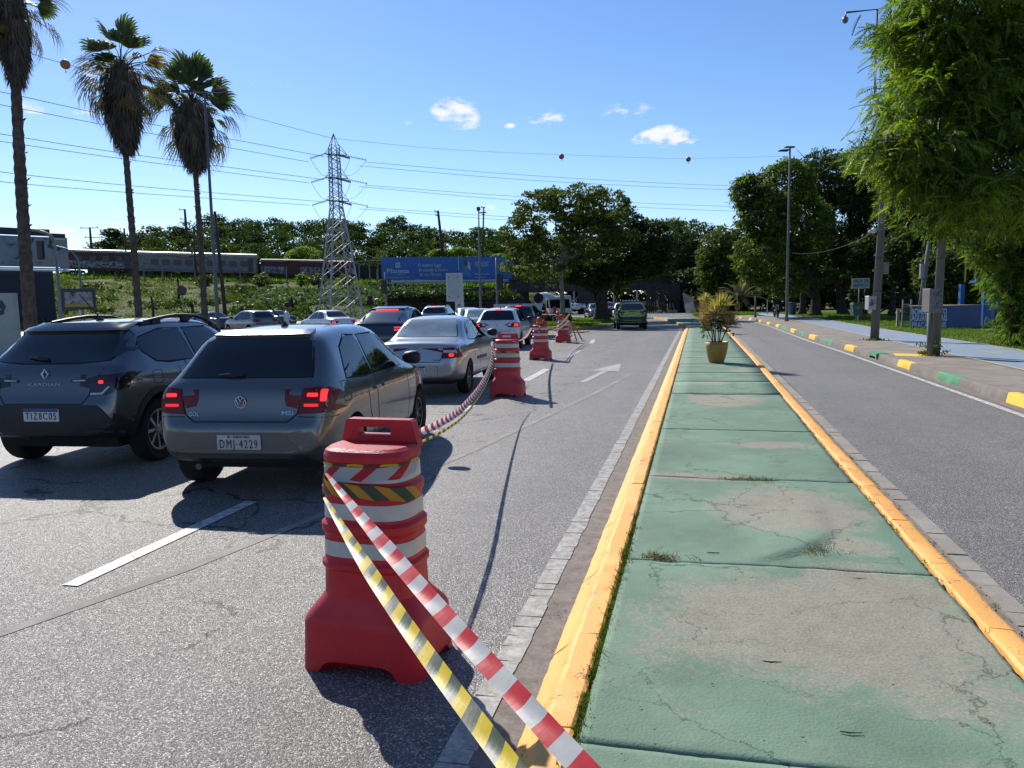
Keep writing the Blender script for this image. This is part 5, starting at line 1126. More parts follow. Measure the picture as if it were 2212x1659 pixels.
wagon('open_wagon', 'low black wagon at the end of the train, left of the billboard', 773, 609, 124, 880, 612, 122, 2.6, 'open')
b = MB(); c = dp(762,600,122)
p0, p1 = dp(772,566,121), dp(860,560,119); b.prism([(0,0),((p1-p0).length,0),((p1-p0).length,.12),(0,.12)], -1.2, 1.2, Matrix.Translation(p0) @ Matrix.Rotation(math.atan2(p1.y-p0.y,p1.x-p0.x),4,'Z') @ Matrix.Rotation(math.pi/2,4,'X'))
for q in (.04, .5, .96): c = p0.lerp(p1, q); b.tube([c-Vector((0,0,3.2)), c], .07, 6)
tag(b.build('shelter', pm('tin_roof', (.28,.25,.2), .5)), 'tin-roofed trackside shelter partly behind the left end of the blue billboard', 'shelter')
def rail(off, lab):
    b = MB(); pts = [B_+Vector((.2, off, -.05)) for B_ in EB[10:]]; b.tube(pts, .07, 4); tag(b.build('rail', pm('rail_rust', (.06,.04,.03), .8)), lab, 'rail', 'railway rails')
rail(2.0, 'near rail of the railway track along the embankment'); rail(3.5, 'far rail of the railway track along the embankment')
# concrete fence posts along the crest
PL = ['just right of the left billboard','under the brown coach\'s left part','left of the second palm','right of the second palm','midway between second and third palms','left of the third palm\'s pole stub','just left of the third palm','left of the steel coach\'s door','at the boxcar\'s left end','before the boxcar\'s scrawls','left of the pylon','right of the pylon, left of two','nearest the blue billboard']
for i, cx in enumerate((165, 205, 250, 312, 352, 372, 423, 520, 568, 620, 664, 800, 815)):
    y1 = {568:574, 620:576, 664:576, 800:573}.get(cx, 582+(i % 3)*4); y2 = y1+40 if cx > 500 else y1+34; d = 112 if cx < 400 else 114
    p = dp(cx, y2, d); h = dp(cx, y1, d).z-p.z; b = MB(); b.tube([(0,0,-.3),(random.uniform(-.08,.08),0,h)], [.11,.09], 6); o = b.build('fence_post', conc_d, loc=p); tag(o, 'concrete fence post on the embankment crest, '+PL[i], 'post', 'fence posts on the embankment crest')
# stumps and cut trunks on the slope
for cx, y1, y2, w, d, lab in [(416,657,682,6,80,'cut stump with a tuft on top, left of the tall lamp post'),(521,661,676,8,80,'short cut stump on the slope right of the lamp post'),(630,643,657,6,92,'cut stump on the slope above the man in white'),(799,639,654,12,92,'thick stump on the slope left of the green signal'),(386,600,640,4,92,'slim leaning dead trunk on the slope, between the second and third palms'),(331,640,690,5,62,'short cut trunk at the foot of the second palm')]:
    p = dp(cx, y2, d); h = dp(cx, y1, d).z-p.z; b = MB(); r = w/F2*d*.5; b.tube([(0,0,-.3),(.05,0,h*.5),(random.uniform(-.1,.2),0,h)], [r*1.5, r, r*.9], 8); t = empty('tree_stump', p, 0, lab, 'stump', 'stumps on the slope'); b.build('trunk', bark, t, True)
    if cx == 416: foliage('leaf_tuft', t, [(0,0,h,.5,.5,.2)], 10, 25, .3, .1, lf_dark, 5)
for cx, lab in ((440,'dark bush at the crest right of the lamp post'),(566,'hanging weed bush at the crest left of the boxcar\'s first rib'),(655,'low bush on the crest in front of the boxcar'),(690,'low bush at the crest just left of the pylon'),(745,'bush at the crest right of the pylon legs')):
    tree('bush', lab, cx, 111, [bl(cx, 606, 17, 15, 111)], 30, 22, .55, .2, [lf_mid, lf_lit][cx % 2], 0, z=3, group='bushes on the embankment crest', seed=cx).__setitem__('category', 'bush')
# ------------------------------------------------------------------ pylon
steel = pm('galvanised', (.36,.36,.36), .55, .3, var=.2, scale=1.5); steel_r = pm('pylon_upper', (.13,.10,.10), .6, .2)
def pylon():
    D_ = 88; x, y = gx(735, D_); t = empty('pylon', (x, y, 0), R(13.5+33), 'steel lattice pylon at the foot of the embankment', 'pylon')
    def hw(z): return itp([(0,2.0),(5,1.45),(12.6,.56),(19.3,.46),(20.8,.03)], z)
    lv = [0,2.7,5.0,7.0,8.7,10.2,11.5,12.6,13.1,13.6,14.1,14.6,15.1,15.6,16.1,16.7,17.3,17.9,18.5,19.3]
    cs = [(-1,-1),(1,-1),(1,1),(-1,1)]
    for i, (a, c) in enumerate(cs):
        b = MB(); b.tube([(a*hw(z), c*hw(z), z) for z in (0,5,12.6)], [.12,.10,.08], 6); b.build('leg', steel, t)
        b = MB(); b.tube([(a*hw(z), c*hw(z), z) for z in (12.6,19.3)], .06, 6); b.tube([(a*hw(19.3), c*hw(19.3), 19.3), (0,0,20.8)], .04, 5); b.build('mast_leg', steel_r, t)
    b = MB(); u = MB()
    for z0, z1 in zip(lv, lv[1:]):
        m = b if z0 < 12 else u; r = .045 if z0 < 12 else .028
        for i in range(4):
            (a, c), (e, f) = cs[i], cs[(i+1) % 4]
            p = lambda q, z: (q[0]*hw(z), q[1]*hw(z), z)
            m.tube([p((a,c),z0), p((e,f),z1)], r, 4); m.tube([p((e,f),z0), p((a,c),z1)], r, 4)
            if z0 in (2.7,7.0,10.2,12.6,16.1,18.5): m.tube([p((a,c),z0), p((e,f),z0)], r*1.3, 4)
    b.build('lattice', steel, t); u.build('mast_lattice', steel_r, t)
    ins = pm('glass_insulator', (.14,.20,.13), .2, coat=.5)
    ca, sa = math.cos(-R(13.5+33)+YAW), math.sin(-R(13.5+33)+YAW)
    def W2(dx, dz_d): # screen-right offset in local frame
        return Vector((ca*dx-sa*dz_d, sa*dx+ca*dz_d, 0))
    ends = []
    for z in (18.5, 15.9, 13.4):
        for s, ln, dep in ((-1, .95, -.7), (1, 1.4, .4)):
            tip = W2(s*ln, dep)+Vector((0,0,z)); b = MB()
            for (a, c) in cs: b.tube([(a*hw(z)*.9, c*hw(z)*.9, z+(0 if c < 0 else 0)), tip], .04, 4)
            for (a, c) in cs[:2]: b.tube([(a*hw(z+1), c*hw(z+1), z+1.1), tip], .032, 4)
            b.build('cross_arm', steel_r, t)
        for (p, q) in ((W2(-.95,-.7), W2(-2.4,-1.2)), (W2(1.4,.4), W2(3.5,.5)), (W2(.5,-.5), W2(1.9,-.8)), (W2(-.9,.4), W2(.2,.9))):
            P0 = p+Vector((0,0,z-.1 if q.x > 0 else z-.05)); P1 = q+Vector((0,0,z-(.55 if True else 0))); b = MB(); n = 12
            if (P1-P0).length < 1.3: P1 = P0+(P1-P0)*1.2
            dirv = (P1-P0).normalized(); rot = dirv.to_track_quat('Z', 'Y').to_matrix().to_4x4()
            for k in range(n): b.lathe([(.04,-.03),(.15,0),(.04,.045)], 8, Matrix.Translation(P0.lerp(P1, (k+.5)/n)) @ rot)
            b.tube([P0, P1], .025, 4); b.build('insulator_string', ins, t); ends.append(P1)
        for (p, q, dz) in ((W2(-2.4,-1.2), W2(-.4,-.3), 1.6), (W2(3.5,.5), W2(.6,-.2), 1.5), (W2(1.9,-.8), W2(.5,-.4), 1.3)):
            b = MB(); b.tube([(p+Vector((0,0,z-.55))).lerp(q+Vector((0,0,z-1.4)), k/10)-Vector((0,0,dz*.8*math.sin(math.pi*k/10*.8))) for k in range(11)], .022, 4); b.build('jumper_cable', steel_r, t)
    return t
pylon()
cable_m = pm('cable', (.06,.06,.07), .5)
def wire(name, label, pts, r=.028, group='power lines', cat='power line', mat=None):
    pts = spline([dp(*p) for p in pts], 14) if len(pts) > 2 else [dp(*pts[0]).lerp(dp(*pts[1]), k/24) for k in range(25)]
    b = MB(); b.tube(pts, r, 4); return tag(b.build(name, mat or cable_m), label, cat, group)
for i, (yl, ym, xm, yt, yr, nm) in enumerate([(198,305,500,338,403,'topmost'),(226,322,540,350,411,'second highest'),(289,365,500,388,447,'third highest'),(305,373,520,395,457,'fourth highest'),(371,417,460,436,489,'fifth highest'),(392,430,520,443,496,'lowest')]):
    s = i % 2
    wire('power_line', f'{nm} of the six power lines, the part left of the pylon', [(-160, yl-30, 49), (0, yl, 57+s*2), (300, lerp(yl, yt, .44)+3, 70), (668 if s else 700, yt, 87-s)])
    wire('power_line', f'{nm} of the six power lines, the part right of the pylon', [(790 if s == 0 else 776, yt+12 if s == 0 else yt+8, 88), (1100, lerp(yt+10, yr, .45)+3, 99), (1400, lerp(yt+10, yr, .8)+2, 110), (1720, yr+4, 122)])
wire('ground_wire', 'thin earth wire from the pylon top up to the left frame edge', [(-120,40,54),(75,118,59),(141,138,61),(500,240,76),(718,299,88)], .02)
wire('ground_wire', 'thin earth wire from the pylon top running right with two balls on it', [(722,299,88),(960,322,97),(1213,334,106),(1487,342,117),(1760,335,127)], .02)
ball_m = pm('marker_orange', (.30,.13,.05), .5, var=.2)
for cx, cy, d, r, lab in ((141,139,61,.37,'orange marker ball on the wire between the first two palms'),(1213,338,106,.38,'orange marker ball on the wire above the big tree'),(1487,344,117,.38,'orange marker ball on the wire farthest right')):
    t = empty('marker_ball', dp(cx, cy, d), 0, lab, 'marker ball', 'marker balls on the earth wire'); b = MB(); b.lathe([(0,-r)]+[(r*math.sin(R(a)), -r*math.cos(R(a))) for a in range(15, 180, 15)]+[(0,r)], 20); b.build('ball', ball_m, t, True)
    b = MB(); b.tube([(0,0,-r),(.02,0,-r-.15),(.07,0,-r-.22),(0,0,-r-.3),(-.07,0,-r-.22),(-.02,0,-r-.15)], .02, 5); b.build('clamp_loop', cable_m, t)
wire('guy_cable', 'pale cable sagging from the pylon to the billboard\'s left corner', [(757,528,88),(780,545,91),(808,556,95),(828,561,98)], .035, None, 'cable', pm('cable_pale', (.3,.32,.33), .5))
# wood poles
wood = pm('pole_wood', (.055,.035,.03), .9, var=.3, scale=3)
def wpole(label, cx, yb, d, cxt, yt, r, arms=(), name='utility_pole'):
    a, c = dp(cx, yb, d), dp(cxt, yt, d); t = empty(name, a, 0, label, 'utility pole', 'utility poles by the railway'); v = c-a; b = MB(); b.tube([Vector((0,0,-.5)), v*.5, v], [r*1.15, r, r*.8], 8); b.build('post', wood, t, True)
    rx = Matrix.Rotation(YAW, 3, 'Z') @ Vector((1,0,0))
    for k, (f, l, rr) in enumerate(arms):
        p = v*f; b = MB(); b.tube([p+rx*l, p+rx*rr], .07, 4); 
        for e in (l, rr): 
            if abs(e) > .3: b.lathe([(.05,0),(.09,.08),(.05,.12),(.09,.16),(.03,.24)], 8, Matrix.Translation(p+rx*e*.95))
        b.build('cross_arm', wood, t)
    return t
wpole('dark wooden pole with three short insulator arms, left of the third palm', 407, 548, 128, 399, 452, .22, [(.99,-.9,.1),(.78,-.9,.1),(.55,-.9,.1)])
wpole('bare dark pole standing in the slope right of the tall lamp post', 487, 678, 84, 464, 457, .19)
wpole('wooden pole with two crossarms above the brown coach', 198, 540, 125, 194, 491, .18, [(.97,-1.5,1.3),(.55,-.9,1.9)])
wpole('short pole stub behind the second palm', 272, 540, 122, 268, 493, .15)
wpole('pole stub hugging the left of the third palm', 424, 600, 118, 418, 500, .14)
wpole('leaning wooden pole rising behind the billboard', 958, 560, 116, 946, 455, .22, [(.98,-.5,.1),(.9,-.4,.1)])
wpole('thin dark pole with insulators behind the billboard, right of the lamp mast', 1042, 562, 116, 1045, 447, .13, [(.99,-.35,.25),(.86,-.3,.2)])
t = empty('hilltop_frame', dp(512, 516, 165), YAW, 'small empty hoarding frame on a post above the hill trees', 'hoarding'); b = MB(); b.tube([(0,0,-3),(0,0,1.8)], .35, 6); b.box((0,0,1.8),(2.6,.3,.25)); b.build('post', under, t)
b = MB(); [b.box(c_, d_) for c_, d_ in (((-1.1,0,2.7),(.12,.1,1.6)),((1.1,0,2.7),(.12,.1,1.6)),((0,0,3.5),(2.3,.1,.12)))]; b.build('frame', steel, t)
# ------------------------------------------------------------------ billboards
def plane_frame(c0, d0, c1, d1, z):
    a, e = gx(c0, d0), gx(c1, d1); a = Vector((a[0], a[1], z)); e = Vector((e[0], e[1], z)); return a, (e-a).length, math.atan2(e.y-a.y, e.x-a.x)
bb_blue = pm('billboard_blue', (.014,.11,.36), .45, var=.05, scale=.3); bb_wht = pm('billboard_trim', (.42,.46,.52), .5, var=.1, scale=2); prt = pm('print_pale', (.42,.47,.48), .5); prt_y = pm('print_sand', (.36,.40,.28), .5)
a, L_, rz = plane_frame(827, 100, 1108, 104, 0); zt_, zb_ = dp(827,556,100).z, dp(827,605,100).z; sc = L_/17.0
t = empty('billboard', a, rz, 'long blue billboard reading Planeta above the dark stone wall', 'billboard')
b = MB(); b.box((L_/2, .15, (zt_+zb_)/2), (L_, .12, zt_-zb_)); b.build('panel', bb_blue, t)
for k in (0, 1): 
    b = MB(); b.box((L_/2, .06-.005*k, zb_-.16-.2*k), (L_, .1+.06*k, .17)); b.build('trim_board', bb_wht, t)
b = MB(); b.box((L_/2, .05, zb_-.33), (L_, .2, .12)); b.build('trim_board', pm('trim_shade', (.22,.25,.3), .6), t)
for k in range(6): b = MB(); b.tube([(1+k*(L_-2)/5, .3, -.3), (1+k*(L_-2)/5, .3, zb_)], .11, 6); b.build('support_post', steel_r, t)
yF = .08; px = lambda c: (c-827)/281*L_; pz = lambda y: zb_+(605-y)/49*(zt_-zb_)
text('Planeta', 'lettering', .80, prt, t, TR(px(861), yF, pz(586)), width=px(884)-px(838), ext=.01, bold=.012)
text('CONSTRUTORAPLANETA.COM.BR', 'lettering', .22, prt, t, TR(px(862), yF, pz(600)), width=3.0, ext=.01); text('construtora', 'lettering', .25, prt, t, TR(px(868), yF, pz(593)), width=1.2, ext=.01)
for s, yy in (('O melhor lugar', 574), ('do mundo é', 584), ('de um Planeta', 594)):
    text(s, 'lettering', .6, prt if yy < 590 else prt_y, t, TR(px(928.5) if yy != 584 else px(923), yF, pz(yy)), width={574:51,584:38,594:47}[yy]*L_/281, ext=.01, bold=.006)
text('dentro', 'lettering', .6, prt_y, t, TR(px(955.5), yF, pz(584)), width=22*L_/281, ext=.01, bold=.006)
text('VERMONT', 'lettering', 1.0, prt, t, TR(px(1040.5), yF, pz(573)), width=32*L_/281, ext=.01)
text('230 m² | 4 suítes', 'lettering', .33, prt, t, TR(px(1041), yF, pz(594)), width=2.0, ext=.01, bold=.004); text('Campolim', 'lettering', .3, prt, t, TR(px(1037), yF, pz(601)), width=1.45, ext=.01)
b = MB()
for (x0, z0, c_) in ((-.32,.02,0),(.02,.02,1),(-.32,-.34,0),(.02,-.34,0)):
    b.prism(rrect(x0, x0+.30, z0, z0+.32, .12), -.01, .01, TR(px(861), yF, pz(573), 0, math.pi/2))
b.build('logo', prt, t)
lg = empty('logo', (px(1086.5), yF, pz(579)), 0); lg.parent = t
for r_, m_, y_ in ((.78, pm('disc_green', (.02,.16,.12), .5), 0), (.60, pm('disc_lime', (.35,.42,.12), .5), -.012)): b = MB(); b.lathe([(r_,-.01),(r_,.01)], 32, Matrix.Translation((0,y_,0)) @ Matrix.Rotation(math.pi/2,4,'X')); b.build('disc', m_, lg)
b = MB(); b.box((0,-.03,0),(1.5,.02,.4)); b.build('bar', pm('bar_magenta', (.28,.02,.13), .5), lg); text('livelo', 'lettering', .5, pm('print_white', (.7,.7,.7), .5), lg, TR(.15,-.045,.02), width=.95, ext=.005, bold=.008)
b = MB(); b.box((-.58,-.045,0),(.14,.01,.14), M=Matrix.Rotation(math.pi/4,4,'Y')); b.build('diamond', MATS['print_white'], lg)
# seated figure printed at the joint of the two sheets: plain soft shapes
b = MB(); b.prism([(-.5,-1.0),(.75,-1.3),(.8,-.2),(.5,.5),(.2,.9),(-.1,.6),(-.3,.1)], -.005, .005, TR(px(1004), yF, pz(579), 0, math.pi/2)); b.build('printed_figure', pm('print_steelblue', (.05,.2,.36), .6), t)
b = MB(); b.prism([(.35,-.1),(.75,-.4),(.7,.5),(.35,.95)], -.009, .009, TR(px(1004), yF, pz(579), 0, math.pi/2)); b.build('printed_figure', prt, t); b = MB(); b.prism([(-.15,.3),(.35,.2),(.4,.9),(0,1.0)], -.011, .011, TR(px(1004), yF, pz(579), 0, math.pi/2)); b.build('printed_figure', pm('print_brown', (.09,.05,.035), .6), t)
b = MB(); b.box((px(990), .08, pz(570)), (.09,.03,2.0)); b.build('sheet_joint', prt, t)
a, L_, rz = plane_frame(-60, 70, 156, 76, 0); zt_, zb_ = dp(155,515,76).z, dp(155,578,76).z
t = empty('billboard', a, rz, 'left billboard with a faded pale picture, behind the first palm', 'billboard')
def blotch(name, cols, scale):
    m = pm(name, cols[0], .55, var=.1); tt = m.node_tree; cr = [n for n in tt.nodes if n.type == 'VALTORGB'][0]; no = [n for n in tt.nodes if n.type == 'TEX_NOISE'][0]; no.inputs['Scale'].default_value = scale; no.inputs['Detail'].default_value = 2
    no.inputs['Distortion'].default_value = 1.2; cr.color_ramp.interpolation = 'EASE'; e = cr.color_ramp.elements; e[0].position = .36; e[0].color = cols[0]+(1,); e[1].position = .62; e[1].color = cols[-1]+(1,)
    for i, c_ in enumerate(cols[1:-1]): x = e.new(.42+.08*i); x.color = c_+(1,)
    return m
b = MB(); b.box((L_/2,.15,(zt_+zb_)/2),(L_,.12,zt_-zb_)); b.build('panel', blotch('print_picture', [(.04,.03,.035),(.13,.18,.21),(.17,.23,.26),(.26,.20,.14)], .55), t)
for k in (0,1): b = MB(); b.box((L_/2,.06-.005*k,zb_-.14-.19*k),(L_,.1+.06*k,.16)); b.build('trim_board', bb_wht, t)
b = MB(); b.box((L_*.4,.6,zt_+.45),(L_*.86,.5,.62)); b.build('roof_fascia', pm('fascia_navy', (.012,.016,.03), .6), t); b = MB(); b.box((L_*.915,.62,zt_-.05),(1.3,.5,.9)); b.build('roof_fascia', MATS['fascia_navy'], t)
b = MB(); b.box((L_*.42,.5,(zb_-.45)/2+.2),(L_*.82,.3,zb_-.4)); b.build('lower_wall', pm('wall_navy', (.010,.014,.03), .7), t)
b = MB(); b.box((L_*.915,.1,zt_-.15),(1.0,.12,.14)); b.build('ledge', bb_wht, t)
# dark stone wall and rail bridge
stone = concrete_mat('shaded_dark_stone', (.06,.052,.045), 1., .9, .4, 8)  # dark stone whose colour also holds the shade of the trees
pts = [(838,96,1100,101)]
a, L_, rz = plane_frame(838, 95, 1108, 99, 0); hgt = dp(970,625,97).z
t = empty('retaining_wall', a, rz, 'dark stone wall under the blue billboard', 'retaining wall')
rows = 7; rw_ = random.Random(4)
sm_ = [MB().box((0,0,0),(1,.5,1),bev=.06).mesh('stone', stone) for _ in range(1)][0]
nst = 0
for r_i in range(rows):
    x = -.3; h = hgt/rows
    while x < L_:
        w = rw_.uniform(.7,1.25); o = link('stone', sm_, t, (x+w/2, rw_.uniform(-.05,.05), h*(r_i+.5))); o.scale = (w-.04, 1, h-.04); x += w; nst += 1
b = MB(); b.box((L_/2,.5,hgt/2),(L_,.5,hgt)); b.build('core', pm('joint_dark', (.02,.018,.016), 1), t)
tufts('wall_creepers', np.array([tuple(dp(random.uniform(840,1105), random.uniform(632,646), 93.3+random.random()*2)) for _ in range(300)]), .2, 12, lf_dark, 12, .5, .3, .5)
bridge_m = pm('girder', (.035,.03,.03), .7, var=.3, scale=2); pier_m = concrete_mat('pier', (.06,.052,.048), .7, 1.2, .35, 12)
t = empty('railway_bridge', (0,0,0), 0, 'dark steel railway bridge over the road behind the trees', 'bridge')
A_, B_ = dp(1100,606,102), dp(1500,612,99); A2, B2 = dp(1100,632,102), dp(1500,632,99)
Lb = (B_-A_).length; rb = math.atan2(B_.y-A_.y, B_.x-A_.x); hb = A_.z-A2.z
for k, yo in enumerate((0, 3.2)):
    b = MB(); M_ = Matrix.Translation(A2+Vector((0,yo,0))) @ Matrix.Rotation(rb,4,'Z'); b.box(M_ @ Vector((Lb/2,0,hb/2)), (Lb,.12,hb), rb); b.box(M_ @ Vector((Lb/2,0,.05)), (Lb,.45,.1), rb); b.box(M_ @ Vector((Lb/2,0,hb)), (Lb,.45,.1), rb); g = b.build('girder', bridge_m, t)
    if k == 0:
        for i in range(int(Lb/1.6)): f = MB(); f.box(M_ @ Vector((.8+i*1.6,-.12,hb/2)), (.08,.2,hb), rb); f.build('stiffener', bridge_m, g)
M_ = Matrix.Translation(A2) @ Matrix.Rotation(rb,4,'Z')
b = MB(); b.box(M_ @ Vector((Lb/2,1.6,hb+.12)), (Lb,4.2,.16), rb); b.build('deck', bridge_m, t)
for i in range(26): b = MB(); b.box(M_ @ Vector((Lb*.72+i*.34-2,-.2,hb+.32)), (.07,.07,.45), rb); b.build('railing_post', bridge_m, t)
for i, xx in enumerate((.05,.42)):
    p = M_ @ Vector((Lb*xx,1.6,0)); b = MB(); b.box((p.x,p.y,p.z/2),(1.6,4.6,p.z)); b.build('pier', pier_m, t)
p = dp(1458,640,98); b = MB(); b.box((p.x+.3,p.y+2,A2.z/2),(2.2,5,A2.z)); b.build('abutment', pier_m, t)
t2 = empty('timber_shoring', (dp(1440,660,96).x, dp(1440,660,96).y, 0), 0, 'dark timber boards and pale props under the right end of the bridge', 'shoring'); o0 = t2.location
for i in range(16):
    p = dp(1398+i*4.6, 650, 97-.05*i)-o0; b = MB(); b.box((p.x,p.y,1.9),(.2,.08,3.7+random.uniform(-.3,.2))); b.build('board', pm('shoring_wood', (.05,.035,.03), .9, var=.4, scale=2), t2)
for c0, y0, c1, y1 in ((1419,648,1425,675),(1452,655,1459,674),(1447,655,1447,675),(1436,637,1440,648)):
    b = MB(); b.tube([dp(c0,y0,95)-o0, dp(c1,y1,95)-o0], .09, 5); b.build('prop', pm('prop_pale', (.22,.18,.15), .8), t2)
for c0 in (1424,1447,1458): p = dp(c0,677,94)-o0; b = MB(); b.box((p.x,p.y,.2),(.6,.6,.4)); b.build('footing', conc, t2)
t = empty('wing_wall', (0,0,0), 0, 'sloping rough stone wing wall right of the bridge shoring', 'stone wall')
w = [dp(1474,634,94), dp(1497,650,93), dp(1503,672,91), dp(1488,680,90), dp(1483,680,90), dp(1478,658,92)]; b = MB()
vs = [p for p in w]+[p+Vector((.5,1.2,0)) for p in w]; n = 6; b.add(vs, [tuple(range(n)), tuple(range(2*n-1,n-1,-1))]+[(i,n+i,n+(i+1)%n,(i+1)%n) for i in range(n)]); b.build('slab', concrete_mat('rough_rock', (.15,.14,.135), 1., 1.5, .4, 10), t)
# beyond the bridge
sheet('far_lawn', [tuple(dp(1120,660,105))[:2], tuple(dp(1500,660,103))[:2], tuple(dp(1700,660,170))[:2], tuple(dp(1060,660,170))[:2]], .012, grass_m)
tufts('far_verge_grass', np.array([tuple(gx(1380+random.uniform(-20,60), random.uniform(112,130)))+(.05,) for _ in range(700)]), .2, 12, lf_lit, 13, .5, 1.2, .3)
fence_b = pm('fence_pale_blue', (.16,.24,.32), .6); a, L_, rz = plane_frame(1330, 118, 1404, 114, 0); t = empty('fence', a, rz, 'pale blue picket fence seen under the bridge', 'fence'); zf = dp(1360,652,117).z
b = MB(); b.box((L_/2,0,zf),(L_,.06,.14)); b.box((L_/2,0,zf-.75),(L_,.05,.1)); b.build('rail', fence_b, t)
pm_ = MB().box((0,0,0),(.09,.05,1.0)).mesh('picket', fence_b)
for i in range(int(L_/.2)): link('picket', pm_, t, (.1+i*.2, -.04, zf-.45))
tree('bush', 'low bush at the fence under the bridge', 1410, 104, [bl(1415,664,22,9,104), bl(1385,662,14,5,104)], 60, 24, .5, .18, lf_mid, 0, z=0, seed=5).__setitem__('category', 'bush')
for i, (cx, y0) in enumerate(((1326,610),(1376,612),(1421,615),(1262,610),(1240,600))):
    b = MB(); x, y = gx(cx, 130); b.tube([(0,0,0),(0,0,6)], [.16,.12], 6); tag(b.build('lamp_post', steel, loc=(x,y,0)), ['slim grey post under the bridge left of the fence','slim grey post under the bridge above the fence','slim grey post under the bridge near the shoring','slim grey post seen left of the thick trunk','slim grey post just right of the pale trunk'][i], 'post', 'posts beyond the bridge')
o = foliage('far_trees_beyond_bridge', None, [bl(x, 600+random.uniform(-8,14), 30, 34, 150+random.uniform(-6,10)) for x in range(1130, 1640, 24)]+[bl(x, 648, 26, 14, 152) for x in range(1130, 1640, 26)], 1500, 22, 1.4, .34, lf_mid, 31, asp=.6); o['kind'] = 'stuff'
# ------------------------------------------------------------------ palms
def fan_mesh(name, mat, L_=1.0, n=17, spread=125, droop=.5, dead=False, pet=.95):
    b = MB(); rd = random.Random(n+int(dead)); P = Vector((pet, 0, -.10*pet))
    b.tube([(0,0,0),(pet*.5,0,.03),P], [.03,.02,.014], 4)
    for i in range(n):
        a = R(-spread/2+spread*i/(n-1)); ln = L_*(1-.28*abs(i/(n-1)-.5)*2)*rd.uniform(.88,1.08)
        d = Vector((math.cos(a), math.sin(a), 0)); s = Vector((-math.sin(a), math.cos(a), 0))
        w = .038*L_/1.0*(1.2 if not dead else .5); up = Vector((0,0,.02 if i % 2 else -.02))
        p1 = P+d*ln*.55+up*1.5+Vector((0,0,-.06*droop*ln)); p2 = P+d*ln*.83+Vector((0,0,-.24*droop*ln)); p3 = P+d*ln*.93+Vector((0,0,-(.42+.2*rd.random())*droop*ln))
        b.add([P, p1+s*w*1.5, p2+s*w*.8, p3, p2-s*w*.8, p1-s*w*1.5], [(0,1,5),(1,2,4,5),(2,3,4)])
    return b.mesh(name, mat)
pl_g = leafmat('palm_green', (.035,.058,.028), (.085,.12,.06), .3, rough=.6, clump=2); pl_y = leafmat('palm_yellowed', (.12,.095,.02), (.22,.16,.04), .35); pl_d = leafmat('palm_dead', (.07,.058,.05), (.155,.128,.105), .25, clump=2)
ptrunk = pm('palm_trunk', (.105,.078,.058), .95, var=.45, scale=5, bump=1., bscale=9, spec=.1)
fm_g = fan_mesh('frond', pl_g); fm_y = fan_mesh('frond', pl_y, .8, 13, 100, 1.2); fm_d = fan_mesh('dead_frond', pl_d, .9, 9, 70, 2.2, True, 1.15)
